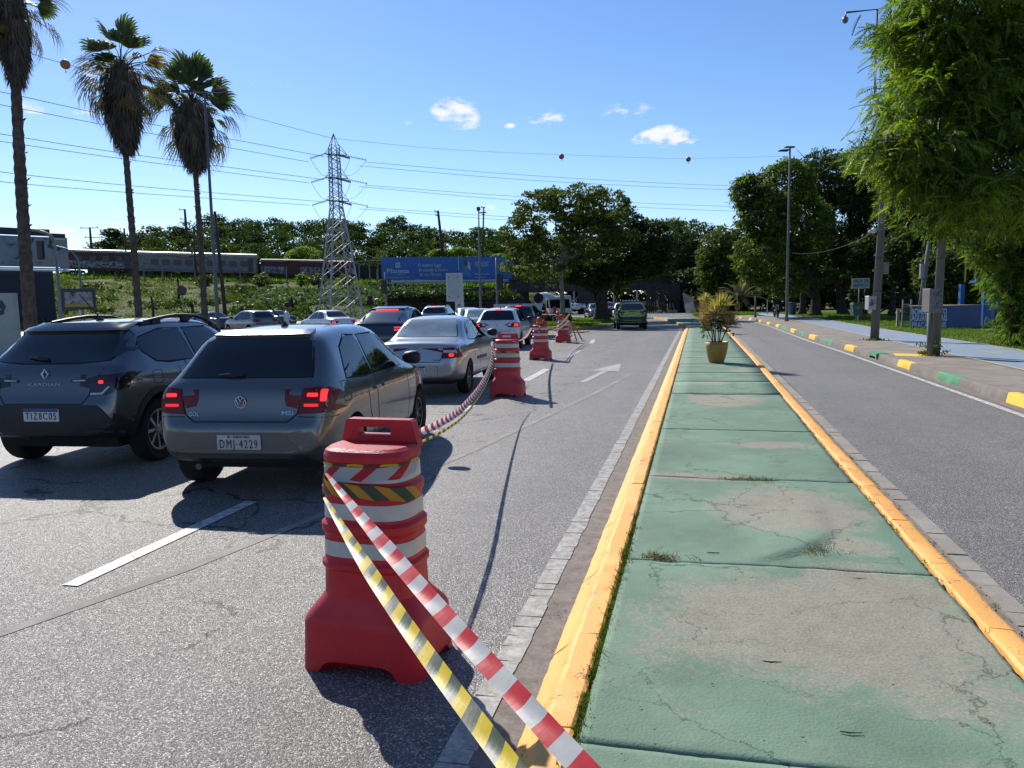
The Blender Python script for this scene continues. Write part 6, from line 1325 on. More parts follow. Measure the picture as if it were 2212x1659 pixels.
def palm(label, cb, d, ct, yskirt_b, ycrown, ytop, r, sw, nd, ng, seed, ybase=None):
    x, y = gx(cb, d); rd = random.Random(seed); base = Vector((x, y, 0)); top = dp(ct, ycrown, d)-base; t = empty('fan_palm', base, 0, label, 'palm tree', 'tall fan palms with hanging dead fronds')
    b = MB(); n = 60; pts = []; rr = []
    for i in range(n+1):
        f = i/n; p = top*f; p.x += .10*math.sin(f*3+seed); pts.append(p); rr.append(r*(1.28-.45*f)*(1+.07*((i % 2)*2-1))+(.08*r*rd.random()))
    b.tube(pts, rr, 14); b.build('trunk', ptrunk, t, 'auto')
    # leaf-base stubs
    b = MB()
    for i in range(90):
        f = rd.uniform(.25, .95); a = rd.uniform(0, 6.28); p = top*f; o = Vector((math.cos(a), math.sin(a), 0))*r*1.15; b.tube([p+o*.8, p+o*1.25+Vector((0,0,.06))], [.035,.012], 4)
    b.build('leaf_stubs', ptrunk, t)['kind'] = 'stuff'
    zb = dp(ct, yskirt_b, d).z; zc = top.z; H = zc-zb
    g = np.random.default_rng(seed); n = 2600     # skirt of hanging dead blades
    f = g.random(n); a = g.random(n)*2*np.pi; prof = np.interp(f, [0,.12,.35,.7,.9,1], [.35,.62,.92,1.0,.8,.35])*sw
    lump = 1+.22*np.sin(a*3+seed)+.12*np.sin(a*7+f*6)
    rad = prof*lump*(.75+.25*g.random(n)); C = np.stack([np.cos(a)*rad, np.sin(a)*rad, zb+f*H-.15*g.random(n)], -1)
    C[:, :2] += np.array([top.x, top.y])*((C[:, 2]/zc)[:, None])
    out = np.stack([np.cos(a), np.sin(a), 0*a], -1); U = unit(out*.22+np.array([0,0,-1.])+g.normal(size=(n,3))*.16); Wv = unit(np.cross(U, out+g.normal(size=(n,3))*.4)); ln = (.28+.35*g.random(n))[:, None]
    V, F_ = quads_from(C, U, Wv, ln, .030+.02*g.random((n,1))); npmesh('dead_skirt', V, F_, pl_d, t)['kind'] = 'stuff'
    b = MB(); b.lathe([(r*1.0, zb+.15),(sw*.5, zb+H*.25),(sw*.72, zb+H*.6),(sw*.6, zb+H*.9),(r, zc)], 14, Matrix.Translation((top.x*.93, top.y*.93, 0))); b.build('skirt_core', pl_d, t, True)
    zt = dp(ct, ytop, d).z
    for i in range(ng):
        q = i/ng; el_ = R(lerp(82, -2, q**.85)); az_ = i*2.399+rd.uniform(-.3,.3); o = link('frond', fm_g if rd.random() < .9 else fm_y, t, top+Vector((0,0,lerp(.25,-.25,q))))
        sc = (zt-zc)/1.75*rd.uniform(.85,1.05); o.scale = (sc, sc, sc); o.rotation_euler = Euler((rd.uniform(-.9,.9), -el_, az_), 'XYZ')
    for i in range(nd):
        q = i/max(1, nd); el_ = R(lerp(35, -50, q)); az_ = i*2.399+rd.uniform(-.3,.3); o = link('dead_frond', fm_d if rd.random() < .85 else fm_y, t, top+Vector((0,0,-.2-.5*q)))
        sc = rd.uniform(.85,1.15)*(zt-zc)/1.75; o.scale = (sc, sc, sc); o.rotation_euler = Euler((rd.uniform(-.6,.6), -el_, az_), 'XYZ')
    return t
palm('leftmost fan palm, thick trunk and its crown cut by the frame top', 60, 30, 28, 165, -8, -95, .19, .52, 26, 26, 3)
palm('middle fan palm with many drooping dead fronds under a small crown', 294, 37, 262, 322, 142, 46, .138, .84, 44, 12, 8)
palm('third fan palm, fuller green crown, behind the tall double lamp post', 437, 43.5, 416, 362, 222, 128, .142, 1.02, 28, 24, 14)
# ------------------------------------------------------------------ lamp posts, signals, totem
def post(name, label, col, d, h, r0, r1, z=0., cat='street lamp', lean=0., mat=None, group=None, n=10):
    x, y = gx(col, d); t = empty(name, (x, y, z), 0, label, cat, group); b = MB(); b.tube([(0,0,-.1),(0,0,.02),(0,0,.35),(lean*.5,0,h*.5),(lean,0,h)], [r0*1.5,r0*1.5,r0,(r0+r1)/2,r1], n); b.build('post', mat or galv, t, True); return t
galv = pm('galvanised_post', (.17,.185,.185), .5, .3, var=.15, scale=2); concp = concrete_mat('concrete_post', (.135,.130,.125), .4, 1.5, .18, 40); dkm = pm('dark_metal', (.035,.033,.033), .5)
rxv = Matrix.Rotation(YAW, 3, 'Z') @ Vector((1,0,0)); ryv = Matrix.Rotation(YAW, 3, 'Z') @ Vector((0,1,0))
hz = lambda c, y, d: dp(c, y, d).z
t = post('street_lamp', 'tall grey lamp post with a double head in front of the third palm', 468, 38, hz(430,213,38), .10, .05, mat=pm('post_dark_grey', (.10,.11,.115), .5, .2))
b = MB(); h = hz(430,213,38); b.tube([rxv*-.75+Vector((0,0,h+.06)), Vector((0,0,h)), rxv*.85+Vector((0,0,h+.0))], .035, 6); b.build('arm', galv, t)
for s in (-1, 1): b = MB(); c = rxv*s*.78+Vector((0,0,h+.07)); b.box(c, (.62,.26,.09), YAW, bev=.03); b.build('lamp_head', dkm, t)
for cx in (490,500,509): pass
t = post('street_lamp', 'slim mast in front of the blue billboard with a dark lamp head', 1038, 70, hz(1037,456,70), .13, .06); h = hz(1037,456,70); b = MB(); b.box((0,0,h+.1),(.3,.3,.35), bev=.05); b.box((.35,0,h-.25),(.7,.12,.1)); b.build('lamp_head', dkm, t)
def signal(name, label, col, d, h, head_z, arm=None, head_off=(-.2,0), lit=True, away=False, armh=None, hs=1.):
    t = post(name, label, col, d, h, .11, .08, cat='traffic light', group='traffic lights')
    hc = rxv*head_off[0]+ryv*head_off[1]+Vector((0,0,head_z))
    if arm:
        pts = [Vector((0,0,h*.9))]+[rxv*a+Vector((0,0,z)) for a, z in arm]; b = MB(); b.tube(spline(pts, 6), [.09]*(6*(len(pts)-1))+[.05], 8); b.build('curved_arm', galv, t, True)
    H = empty('signal_head', hc, YAW+(math.pi if away else 0)); H.parent = t
    b = MB(); b.box((0,.12,0),(.34*hs,.22,1.02*hs), bev=.03); b.box((0,.02,0),(.5*hs,.03,1.2*hs)) if not hs < 1 else None
    b.build('housing', dkm, H)
    for k, (m_, z) in enumerate(((pm('lens_red_off', (.05,.008,.008), .3), .32),(pm('lens_amber_off', (.06,.03,.005), .3), 0),(pm('lens_green_on', (.05,.5,.3), .3, emit=(.05,1,.5,2.5)) if lit else pm('lens_green_off', (.008,.04,.02), .3), -.32))):
        b = MB(); b.lathe([(.105*hs,0),(.105*hs,.02),(0,.035)], 16, Matrix.Translation((0,-.0,z*hs)) @ Matrix.Rotation(math.pi/2,4,'X')); b.build('lens', m_, H); b = MB(); b.lathe([(.13*hs,0),(.125*hs,.18)], 12, Matrix.Translation((0,.0,z*hs)) @ Matrix.Rotation(math.pi/2,4,'X')); b.build('visor', dkm, H)
    return t
signal('traffic_light', 'curved-arm traffic light with a dark head, between the first two palms', 129, 50, hz(113,540,50), hz(94,541,50), arm=[(-.05,hz(112,524,50)),(-.35,hz(105,509,50)),(-1.0,hz(85,500,50)),(-1.9,hz(62,497,50))], head_off=(-.95,0), away=True, lit=False)
t = post('gantry_post', 'second curved arm post behind the first traffic light', 177, 62, hz(172,580,62), .11, .08, cat='post'); b = MB(); b.tube(spline([Vector((0,0,hz(172,580,62)))]+[rxv*a+Vector((0,0,z)) for a, z in ((-.1,hz(170,560,62)),(-.7,hz(155,541,62)),(-1.9,hz(120,531,62)))], 6), .06, 6); b.build('curved_arm', galv, t, True)
signal('traffic_light', 'traffic light showing green at the left end of the blue billboard', 834, 66, hz(831,588,66), hz(829,620,66), head_off=(-.12,-.15), hs=1.)
signal('traffic_light', 'traffic light seen from behind in front of the billboard\'s right end', 1074, 66, hz(1069,557,66), hz(1079,608,66), head_off=(.28,.1), away=True, lit=False)
b = MB(); b.box((.1,0,hz(829,606,66)),(.35,.05,.3)); x, y = gx(840,65.6); tag(b.build('signal_plate', pm('sign_navy', (.02,.04,.09), .5), loc=(x,y,0)), 'small dark blue plate beside the green traffic light', 'sign')
def roundsign(name, label, col, ys, d, r, h0=0., back=True):
    t = post(name, label, col, d, hz(col, ys, d)-h0, .035, .03, z=h0, cat='road sign', n=6); b = MB(); b.lathe([(r,-.01),(r,.01)], 24, Matrix.Translation((0,-.05,hz(col,ys,d)-h0)) @ Matrix.Rotation(YAW,4,'Z') @ Matrix.Rotation(math.pi/2,4,'X')); b.build('disc', dkm if back else pm('sign_white', (.5,.5,.5), .5), t); return t
roundsign('road_sign', 'round road sign seen from behind, left of the third palm', 395, 628, 55, .36)
t = post('kiosk_board', 'framed advert board with a yellow strip beyond the crossover\'s roof', 170, 60, .9, .07, .07, cat='advert board'); w = 73/F2*60; z0, z1 = hz(170,669,60), hz(170,623,60)
Mq = Matrix.Rotation(YAW,4,'Z'); b = MB(); b.box((0,0,(z0+z1)/2),(w,.15,z1-z0),YAW); b.build('frame', dkm, t)
b = MB(); b.box(Mq @ Vector((.05,-.09,lerp(z0,z1,.55))),(w*.82,.02,(z1-z0)*.55),YAW); b.build('picture', blotch('print_bw', [(.02,.02,.022),(.16,.15,.15),(.32,.31,.3)], 1.3), t)
b = MB(); b.box(Mq @ Vector((.08,-.10,lerp(z0,z1,.20))),(w*.85,.02,(z1-z0)*.14),YAW); b.build('strip', pm('print_yellow', (.35,.22,.05), .5), t)
# clock-less white totem
tw = pm('totem_white', (.50,.52,.53), .4, var=.04); t = empty('totem', gx(985,58)+(0,), YAW, 'tall white flag-shaped totem sign before the stone wall, blank side to us', 'totem sign')
s_ = 58/F2; w = 33*s_; zt = hz(985,590,58); zm = hz(985,651,58)
b = MB(); b.prism([(-20*s_,zm),(17*s_,zm),(15*s_,zt),(-20*s_,zt)], -.18, .18, Matrix.Rotation(math.pi/2,4,'X')); b.build('head_panel', tw, t)
b = MB(); b.prism([(-2*s_,0),(17*s_,0),(17.5*s_,hz(985,665,58)),(17*s_,zm),(-2*s_,zm),(-1.5*s_,.9)], -.16, .16, Matrix.Rotation(math.pi/2,4,'X')); b.build('stem', tw, t)
b = MB(); b.prism([(-17*s_,zm+.15),(9*s_,zm+.15),(9*s_,zt-.12),(-17*s_,zt-.12)], .18, .20, Matrix.Rotation(math.pi/2,4,'X')); b.build('cover', pm('totem_cover', (.42,.45,.48), .4), t)
for ax_, az_ in ((-14,.3),(5,.3),(-14,-.3),(5,-.3)): b = MB(); b.box((ax_*s_,-.205,(zt-.3 if az_ > 0 else zm+.35)),(.12,.03,.1)); b.build('latch', galv, t)
b = MB(); b.lathe([(.11,0),(.12,.02),(.09,.02)], 16, Matrix.Translation((7*s_,-.17,zm-.3)) @ Matrix.Rotation(math.pi/2,4,'X')); b.build('emblem_ring', galv, t)
# club monument, far left
t = empty('monument_slab', gx(0,28)+(0,), YAW, 'pale upright slab with a dark emblem and the letter L at the left edge', 'monument'); s_ = 28/F2; h = hz(20,633,28)
b = MB(); b.prism([(-34*s_,0),(34*s_,0),(33*s_,h),(-34*s_,h)], -.15, .15, Matrix.Rotation(math.pi/2,4,'X')); b.build('slab', concrete_mat('pale_stucco', (.34,.35,.31), .3, 1.5, .12, 30), t)
zc = hz(3,664,28); b = MB(); b.prism([(-.16,-.24),(0,-.29),(.16,-.24),(.20,-.05),(.26,.0),(.2,.12),(.13,.25),(-.13,.25),(-.2,.12),(-.26,.0),(-.20,-.05)], 0, .03, Matrix.Translation((.04,-.15,zc)) @ Matrix.Rotation(math.pi/2,4,'X')); b.build('emblem', pm('emblem_navy', (.02,.028,.06), .5), t)
text('L', 'lettering', .28, MATS['totem_white'], t, TR(.06,-.19,zc), ext=.004, bold=.006)
# ------------------------------------------------------------------ notice board, truck, mixer, trestle, red stand
t = empty('notice_board', gx(1112,52)+(0,), YAW, 'long white notice board with red and dark lettering, behind the navy crossover', 'notice board'); s_ = 52/F2; z0, z1 = hz(1120,672,52), hz(1120,656,52)
b = MB(); b.box((.2,0,(z0+z1)/2),(104*s_,.06,z1-z0)); b.build('panel', pm('board_white', (.42,.44,.46), .5), t)
for k in (-1.3,1.6): b = MB(); b.tube([(k,.06,0),(k,.06,z0)], .04, 6); b.build('leg', dkm, t)
text('CONDUTOR', 'lettering', .2, pm('ink_red', (.3,.05,.04), .5), t, TR(.75,-.035,z1-.12), width=.95, ext=.003, bold=.004)
text('16:30 às 20:00', 'lettering', .16, pm('ink_slate', (.05,.09,.12), .5), t, TR(.9,-.035,z1-.30), width=1.05, ext=.003, bold=.003); text('amarelo, à dir.', 'lettering', .14, MATS['ink_slate'], t, TR(.95,-.035,z1-.43), width=1.2, ext=.003, bold=.003)
# flatbed truck
x, y = gx(1191,62); t = empty('truck', (x,y,0), R(-140), 'white-cabbed flatbed truck facing us behind the island, dark wooden bed', 'truck'); tw_ = carpaint('truck_white', (.62,.63,.62), 0, .35)
t.rotation_euler[2] = R(180+8+13)
def tp(poly, x0, x1): return poly
Tm = Matrix(((0,0,1,0),(1,0,0,0),(0,1,0,0),(0,0,0,1)))   # prism profile (y, z) extruded along x
b = MB(); b.prism([(2.3,.55),(3.75,.55),(3.82,.95),(3.72,1.15),(3.35,1.85),(3.2,2.0),(2.4,2.0),(2.3,1.9)], -.85, .85, Tm); cab = b.build('cab', tw_, t)
b = MB(); b.prism([(3.735,1.17),(3.745,1.17),(3.37,1.83),(3.35,1.83)], -.76, .76, Matrix.Translation((0,.012,0)) @ Tm); b.build('windscreen', glass, t)
for s in (-1,1): b = MB(); b.prism([(2.55,1.2),(3.5,1.2),(3.2,1.78),(2.6,1.8)], -.012, .012, Matrix.Translation((s*.855,0,0)) @ Tm); b.build('side_window', glass, t); b = MB(); b.box((s*1.0,3.55,1.45),(.06,.1,.32)); b.tube([(s*.86,3.5,1.7),(s*1.0,3.55,1.62)],.015,4); b.build('wing_mirror', blackp, t)
b = MB(); b.box((0,3.83,.68),(1.5,.05,.28)); b.build('grille', blackp, t); b = MB(); b.box((0,3.84,.42),(1.74,.12,.22), bev=.03); b.build('bumper', blackp, t); b = MB(); b.box((.05,3.91,.42),(.42,.02,.13)); b.build('number_plate', plate_w, t)
for s in (-1,1): b = MB(); b.box((s*.66,3.84,.82),(.26,.05,.16), bev=.02); b.build('headlight', lamp_w, t)
b = MB(); b.box((0,.3,.62),(.8,5.4,.2)); b.build('chassis', under, t)
bw_ = pm('bed_wood', (.035,.028,.024), .85, var=.4, scale=4); b = MB(); b.box((0,-.2,.95),(2.1,4.3,.12)); b.build('bed', bw_, t)
for s in (-1,1): b = MB(); b.box((s*1.03,-.2,1.25),(.06,4.3,.5)); b.build('side_board', bw_, t)
for s in (-2.33,1.93): b = MB(); b.box((0,s,1.25),(2.0,.06,.5)); b.build('end_board', bw_, t)
for yy in (3.0,-1.4):
    for s in (-1,1): wheel(t, s*.78, yy, .38, .24, s, 5, alloy_d)
# mixer truck drum behind
x, y = gx(1180,78); t = empty('mixer_truck', (x,y,0), R(-14), 'white concrete mixer drum showing above the flatbed truck\'s cab', 'truck'); z = hz(1179,647,78)
b = MB(); b.lathe([(.2,-1.9),(.75,-1.5),(1.02,-.5),(1.02,.3),(.7,1.3),(.45,1.7)], 24, Matrix.Translation((0,0,z-.3)) @ Matrix.Rotation(R(76),4,'X')); b.build('drum', pm('drum_white', (.6,.6,.58), .4), t, True)
b = MB(); b.lathe([(.5,0),(.52,.1)], 18, Matrix.Translation((0,-1.75,z+.12)) @ Matrix.Rotation(R(76),4,'X')); b.build('drum_mouth', under, t)
b = MB(); b.box((0,0,.9),(2.2,6,.3)); b.build('chassis', under, t); b = MB(); b.box((0,3.2,1.5),(2.2,1.5,1.6), bev=.1); b.build('cab', tw_, t)
for yy in (3.0,-1.2,-2.3):
    for s in (-1,1): wheel(t, s*.9, yy, .48, .28, s, 5, alloy_d)
x, y = gx(1198,49.5); t = empty('red_stand', (x,y,.13), 0, 'red post-top head on pale legs on the island, left of the pale trunk', 'barrier post'); s_ = 49.5/F2; z0 = hz(1198,682,49.5)-.13; z1 = hz(1198,662,49.5)-.13
b = MB(); b.lathe([(.12,z0),(.13,z0+.35),(.10,z1-.18),(.13,z1-.15),(.12,z1-.04),(.05,z1)], 14); b.build('head', red_pl2, t, True); b = MB(); [b.tube([(k,0,0),(k*.6,0,z0+.05)], .03, 5) for k in (-.16,.16)]; b.build('legs', pm('pvc_white', (.4,.4,.4), .5), t)
x, y = gx(1234,32.5); t = empty('trestle', (x,y,0), R(-12), 'small folding trestle with orange legs and a pale board beside the farthest barrier', 'trestle'); og = pm('trestle_orange', (.35,.12,.04), .6)
b = MB(); b.tube([(-.02,.0,.80),(.30,-.2,0)], .03, 5); b.build('leg', og, t); b = MB(); b.tube([(.0,.1,.80),(-.32,-.1,0)], .022, 5); b.build('leg', og, t); b = MB(); b.tube([(0,.1,.8),(.25,.6,0)], .03, 5); b.build('leg', og, t)
b = MB(); b.prism([(-.30,.25),(-.02,.25),(0,.76),(-.24,.74)], -.01, .01, Matrix.Translation((0,.05,0)) @ Matrix.Rotation(math.pi/2,4,'X')); b.build('board', pm('board_cream', (.5,.42,.34), .6), t)
for k, (cx, yy) in enumerate(((1198,729),(1236,712),(1250,713),(1225,722),(1262,711))): 
    x, y = gx(cx, [33.6,40.5,40.3,36.5,41][k]); b = MB(); b.box((0,0,.02),(.55,.2,.03),R(10*k), bev=.008); tag(b.build('rubber_offcut', under, loc=(x,y,0)), ['dark rag lying on the road left of the farthest barrier','dark offcut on the road by the trestle foot, left one','dark offcut on the road right of the trestle, at the kerb','dark offcut on the road close right of the farthest barrier','smallest dark offcut against the island kerb'][k], 'debris', 'offcuts on the road')
# ------------------------------------------------------------------ right-hand poles
def cpole(label, col, d, h, r0, r1, lean=(0,0), z=.15, name='utility_pole'):
    x, y = gx(col, d); t = empty(name, (x,y,z), 0, label, 'utility pole', 'concrete poles along the sidewalk'); b = MB(); b.tube([(0,0,-.2),(lean[0]*.5,lean[1]*.5,h*.5),(lean[0],lean[1],h)], [r0,(r0+r1)/2,r1], 14); b.build('post', concp, t, True)
    for f in (.18,.3,.43,.56): b = MB(); rr = lerp(r0,r1,f)+.006; b.lathe([(rr,-.012),(rr,.012)], 14, Matrix.Translation((lean[0]*f,lean[1]*f,h*f))); b.build('band', dkm, t)
    return t
def pbox(t, col, y0, y1, c0, c1, d, depth, mat, name='meter_box', z0=.15, scrib=None, yaw=YAW+R(4)):
    a, e = dp(c0, y1, d), dp(c1, y0, d); base = t.location; w = (c1-c0)/F2*d; h = e.z-dp(c0,y1,d).z; c = (a+e)/2-base
    b = MB(); b.box(c, (w, depth, h), yaw, bev=.012); o = b.build(name, mat, t)
    if scrib:
        rd = random.Random(col); f = Matrix.Translation(c) @ Matrix.Rotation(yaw,4,'Z')
        for m_, n in scrib:
            s = MB()
            for k in range(n):
                p = Vector((rd.uniform(-.3,.3)*w, -depth/2-.003, rd.uniform(-.35,.3)*h)); pts = [p]
                for q in range(7): p = p+Vector((rd.uniform(-.16,.18)*w, 0, rd.uniform(-.12,.12)*h)); p.x = max(-.42*w, min(.42*w, p.x)); p.z = max(-.44*h, min(.44*h, p.z)); pts.append(p)
                s.tube([f @ q for q in spline(pts, 4)], .006, 4)
            s.build('scrawl', m_, o)
    return o
blu_i = pm('ink_blue', (.04,.06,.22), .5); gbox = pm('box_grey', (.22,.215,.20), .6, var=.12); 
t1 = cpole('concrete pole with a white camera and graffitied box, nearer the gate', 1891, 26.2, 9.3, .145, .085, lean=(.28,0))
pbox(t1, 1, 639, 669, 1872, 1889, 25.9, .26, pm('box_pale', (.36,.37,.38), .5), scrib=[(ink, 5), (blu_i, 4)]); pbox(t1, 1, 567, 592, 1905, 1918, 26.1, .15, gbox)
b = MB(); c = dp(1888,498,26)-t1.location; b.lathe([(0,-.09),(.08,-.06),(.09,.05),(.04,.1)], 12, Matrix.Translation(c)); b.box(c+Vector((-.08,-.05,-.02)),(.22,.1,.08),.5); b.tube([c, c+Vector((.15,0,.02))],.02,5); b.build('security_camera', pm('cam_white', (.6,.6,.6), .4), t1, 'auto')
b = MB(); z = lambda c_, y_: dp(c_, y_, 26.2)-t1.location
b.tube([z(1889,208), z(1895,20), z(1827,27), z(1826,36)], .035, 6); b.tube([z(1889,192), z(1912,191)], .022, 5); b.tube([z(1889,208), z(1912,207)], .022, 5); b.build('camera_arm', dkm, t1)
b = MB(); c = z(1826,42); b.lathe([(.05,.08),(.10,.05),(.10,-.02),(.085,-.08),(.04,-.125),(0,-.13)], 14, Matrix.Translation(c)); b.build('dome_camera', pm('dome_grey', (.12,.12,.13), .25), t1, True)
b = MB(); b.box(dp(1888,584,25.95)-t1.location, (.09,.02,.09)); b.build('sticker', pm('sticker_orange', (.4,.2,.02), .5), t1)
t2_ = cpole('concrete pole with the large grey cabinet, nearest to us on the sidewalk', 2025, 19.1, 8.0, .105, .08, lean=(.12,0))
pbox(t2_, 2, 623, 675, 1999, 2027, 18.75, .32, pm('box_weathered', (.15,.145,.14), .7, var=.2), scrib=[(blu_i, 5)]); b = MB(); b.tube([dp(2008,770,19.0)-t2_.location, dp(2009,676,19.0)-t2_.location], .07, 8); b.build('conduit', concp, t2_, True)
t3 = cpole('thin far pole with a small box, behind the gate and blue wall', 1985, 37, hz(1998,522,37)-.15, .13, .09, lean=(.35,0)); pbox(t3, 3, 570, 602, 1987, 1998, 36.8, .15, gbox); b = MB(); b.box(dp(2003,545,37)-t3.location,(.7,.4,.06)); b.build('solar_panel', dkm, t3)
t = post('street_lamp', 'tall lamp post with two dark heads at the right-hand trees', 1700, 49, hz(1702,330,49)-.15, .095, .055, z=.15, mat=concp); h = hz(1702,329,49)-.15
b = MB(); b.tube([(0,0,h-.3),(0,0,h+.05)], .06, 6); b.tube([(0,0,h), rxv*-.5+Vector((0,0,h-.02))], .03, 5); b.tube([(0,0,h), rxv*-.2-ryv*.6+Vector((0,0,h+.02))], .03, 5); b.build('arm', dkm, t)
for c in (rxv*-.42+Vector((0,0,h-.08)), rxv*-.2+ryv*-.5+Vector((0,0,h+.04))): b = MB(); b.box(c, (.62,.26,.08), YAW+.15, bev=.02); b.build('lamp_head', dkm, t)
wire('telephone_wire', 'thin wire sagging from the camera pole left into the trees', [(1888,498,26.2),(1850,521,33),(1790,541,41),(1735,548,48),(1705,545,52)], .012, None, 'wire'); wire('telephone_wire', 'thin wire running down from the pole top to the tree tops', [(1893,196,26.2),(1862,240,30),(1822,300,38)], .010, None, 'wire')
for k, (a, c) in enumerate((((1905,385,26.2),(1960,405,22)),((1905,415,26.2),(1962,440,22)),((1903,412,26.2),(1966,432,21)))): wire('service_cable', ['upper slack cable from the camera pole into the near tree','lowest slack cable from the camera pole into the near tree','middle slack cable from the camera pole into the near tree'][k], [a, (lerp(a[0],c[0],.5), lerp(a[1],c[1],.5)+6, lerp(a[2],c[2],.5)), c], .012, 'cables from the camera pole', 'cable')
# signs and bins
s_ = 46/F2; t = post('service_sign', 'white sign reading ÁREA DE SERVIÇO on a grey post above the green bin', 1855, 46, hz(1857,601,46)-.13, .04, .04, z=.13, cat='sign', n=6); zc = hz(1857,612,46)-.13
b = MB(); b.box(rxv*.05-ryv*.06+Vector((0,0,zc)), (39*s_,.03,22*s_), YAW, bev=.012); b.build('panel', pm('sign_pale', (.30,.32,.32), .5), t)
for s, dz in (('ÁREA DE', 4.6), ('SERVIÇO', -4.8)): text(s, 'lettering', .27, pm('ink_navy', (.02,.03,.05), .5), t, Matrix.Translation(rxv*.05-ryv*.085+Vector((0,0,zc+dz*s_))) @ Matrix.Rotation(YAW,4,'Z'), width=33*s_, ext=.003, bold=.006)
t = empty('litter_bin', gx(1850,45.2)+(.13,), YAW, 'green litter bin with a dark flap on a short post under the white sign', 'litter bin'); gb = pm('bin_green', (.02,.075,.055), .5); zz = lambda y_: hz(1850,y_,45.2)-.13
b = MB(); b.prism([(-.24,zz(681)),(.24,zz(681)),(.29,zz(658)),(-.29,zz(658))], -.2, .2, Matrix.Rotation(math.pi/2,4,'X')); b.build('body', gb, t); b = MB(); b.prism([(-.30,zz(658)),(.30,zz(658)),(.26,zz(653.5)),(-.26,zz(653.5))], -.22, .22, Matrix.Rotation(math.pi/2,4,'X')); b.build('lid', dkm, t); b = MB(); b.tube([(0,0,0),(0,0,zz(680))], .05, 6); b.build('leg', galv, t); b = MB(); b.box((0,-.21,zz(665)),(.14,.01,.07)); b.build('sticker', sheet and MATS['sign_pale'], t)
t = empty('litter_bin', gx(1712,66)+(.13,), YAW, 'blue bin in the shade just right of the tall lamp post', 'litter bin'); b = MB(); b.lathe([(.28,0),(.36,1.0),(.38,1.02),(.34,1.12)], 14); b.build('body', pm('bin_blue', (.02,.06,.16), .5), t, True)
t = roundsign('road_sign', 'no-parking sign, white disc ringed in red, behind the potted plant', 1592, 626, 74, .30, .13, False)
for o_ in list(t.children):
    if o_.name.startswith('disc'): pass
zc = hz(1592,626,74)-.13; Mr = Matrix.Translation((0,-.07,zc)) @ Matrix.Rotation(YAW,4,'Z') @ Matrix.Rotation(math.pi/2,4,'X'); sred = pm('sign_red', (.30,.02,.03), .5)
b = MB(); b.lathe([(.22,0),(.30,0),(.30,.012),(.22,.012),(.22,0)], 28, Mr); b.build('ring', sred, t); b = MB(); b.box(Mr @ Vector((0,0,.02)), (.52,.012,.05), M=Matrix.Rotation(YAW,4,'Z') @ Matrix.Rotation(R(45),4,'Y')); b.box(Mr @ Vector((0,0,.024)), (.52,.012,.05), M=Matrix.Rotation(YAW,4,'Z') @ Matrix.Rotation(R(-45),4,'Y')); b.build('cross_bar', sred, t)
text('E', 'lettering', .26, ink, t, Matrix.Translation((0,-.105,zc)) @ Matrix.Rotation(YAW,4,'Z'), ext=.003, bold=.01)
t = post('chevron_sign', 'yellow sign with a black arrow low behind the potted plant', 1593, 71, 1.2, .03, .03, z=.13, cat='road sign', n=6); b = MB(); b.box((0,-.05,hz(1593,661,71)-.13),(.42,.02,.62),YAW); b.build('panel', pm('sign_yellow', (.32,.20,.02), .5), t)
b = MB(); zc = hz(1593,661,71)-.13; b.prism([(-.12,.2),(.12,0),(-.12,-.2),(-.02,0)], 0, .01, Matrix.Translation((0,-.07,zc)) @ Matrix.Rotation(YAW,4,'Z') @ Matrix.Rotation(math.pi/2,4,'X')); b.build('arrow', ink, t)
t = post('board_sign', 'post with a small brown and green board on top, left of the motorcycle', 1632, 60, hz(1632,640,60)-.15, .075, .065, z=.15, cat='sign', mat=concp); b = MB(); b.box(Vector((0,-.08,hz(1632,633,60)-.15)),(.48,.04,.34),YAW); b.build('panel', pm('board_brown', (.11,.09,.05), .6), t)
b = MB(); b.box(Matrix.Rotation(YAW,4,'Z') @ Vector((0,-.11,hz(1632,631,60)-.15)),(.40,.01,.06),YAW); b.build('stripe', pm('board_green', (.08,.12,.05), .6), t)
tag(MB().tube([(0,0,0),(0,0,1.35)], [.05,.045], 6).build('marker_post', steel, loc=gx(1657.5,72)+(.15,)), 'slim pale marker post left of the motorcycle in the shade', 'post')
# gate, pump-house wall, blue structure
gt = pm('gate_grey', (.22,.215,.19), .5, .3); t = empty('slatted_gate', gx(1960,36)+(.13,), YAW, 'grey metal gate of many thin slats left of the blue wall', 'gate'); s_ = 36/F2; zz = lambda y_: hz(1960,y_,36)-.13
for k, x in enumerate((-9.5*s_, 8.5*s_)): b = MB(); b.box((x,0,zz(647)/2),(.055,.055,zz(647))); b.build('gate_post', gt, t)
b = MB(); b.box((-.5*s_,0,zz(657.5)),(18*s_,.04,.05)); b.build('top_bar', gt, t)
for k in range(14): b = MB(); b.box((-.5*s_,0,.06+k*(zz(660)-.06)/13.5),(17*s_,.015,.04)); b.build('slat', gt, t)
tag(MB().box((0,0,.45),(.13,.13,.9)).build('stone_post', conc, loc=gx(1941,37)+(.13,)), 'short pale post standing left of the slatted gate', 'post')
wood_d = pm('wood_dark', (.05,.04,.035), .9, var=.3); t = empty('timber_fence', gx(1895,50)+(.13,), YAW, 'dark timber fence with crossed braces in the shade behind the camera pole', 'fence')
for x in (-.1,1.7,3.2): b = MB(); b.box((x,0,.85),(.16,.14,1.7)); b.build('fence_post', wood_d, t)
for x0, x1 in ((0,1.6),(1.8,3.1)):
    for z0, z1 in ((.35,1.25),(1.25,.35)): b = MB(); b.tube([(x0,0,z0),(x1,0,z1)], .06, 5); b.build('brace', wood_d, t)
    for z_ in (.3,1.35): b = MB(); b.tube([(x0,0,z_),(x1,0,z_)], .05, 5); b.build('fence_rail', wood_d, t)
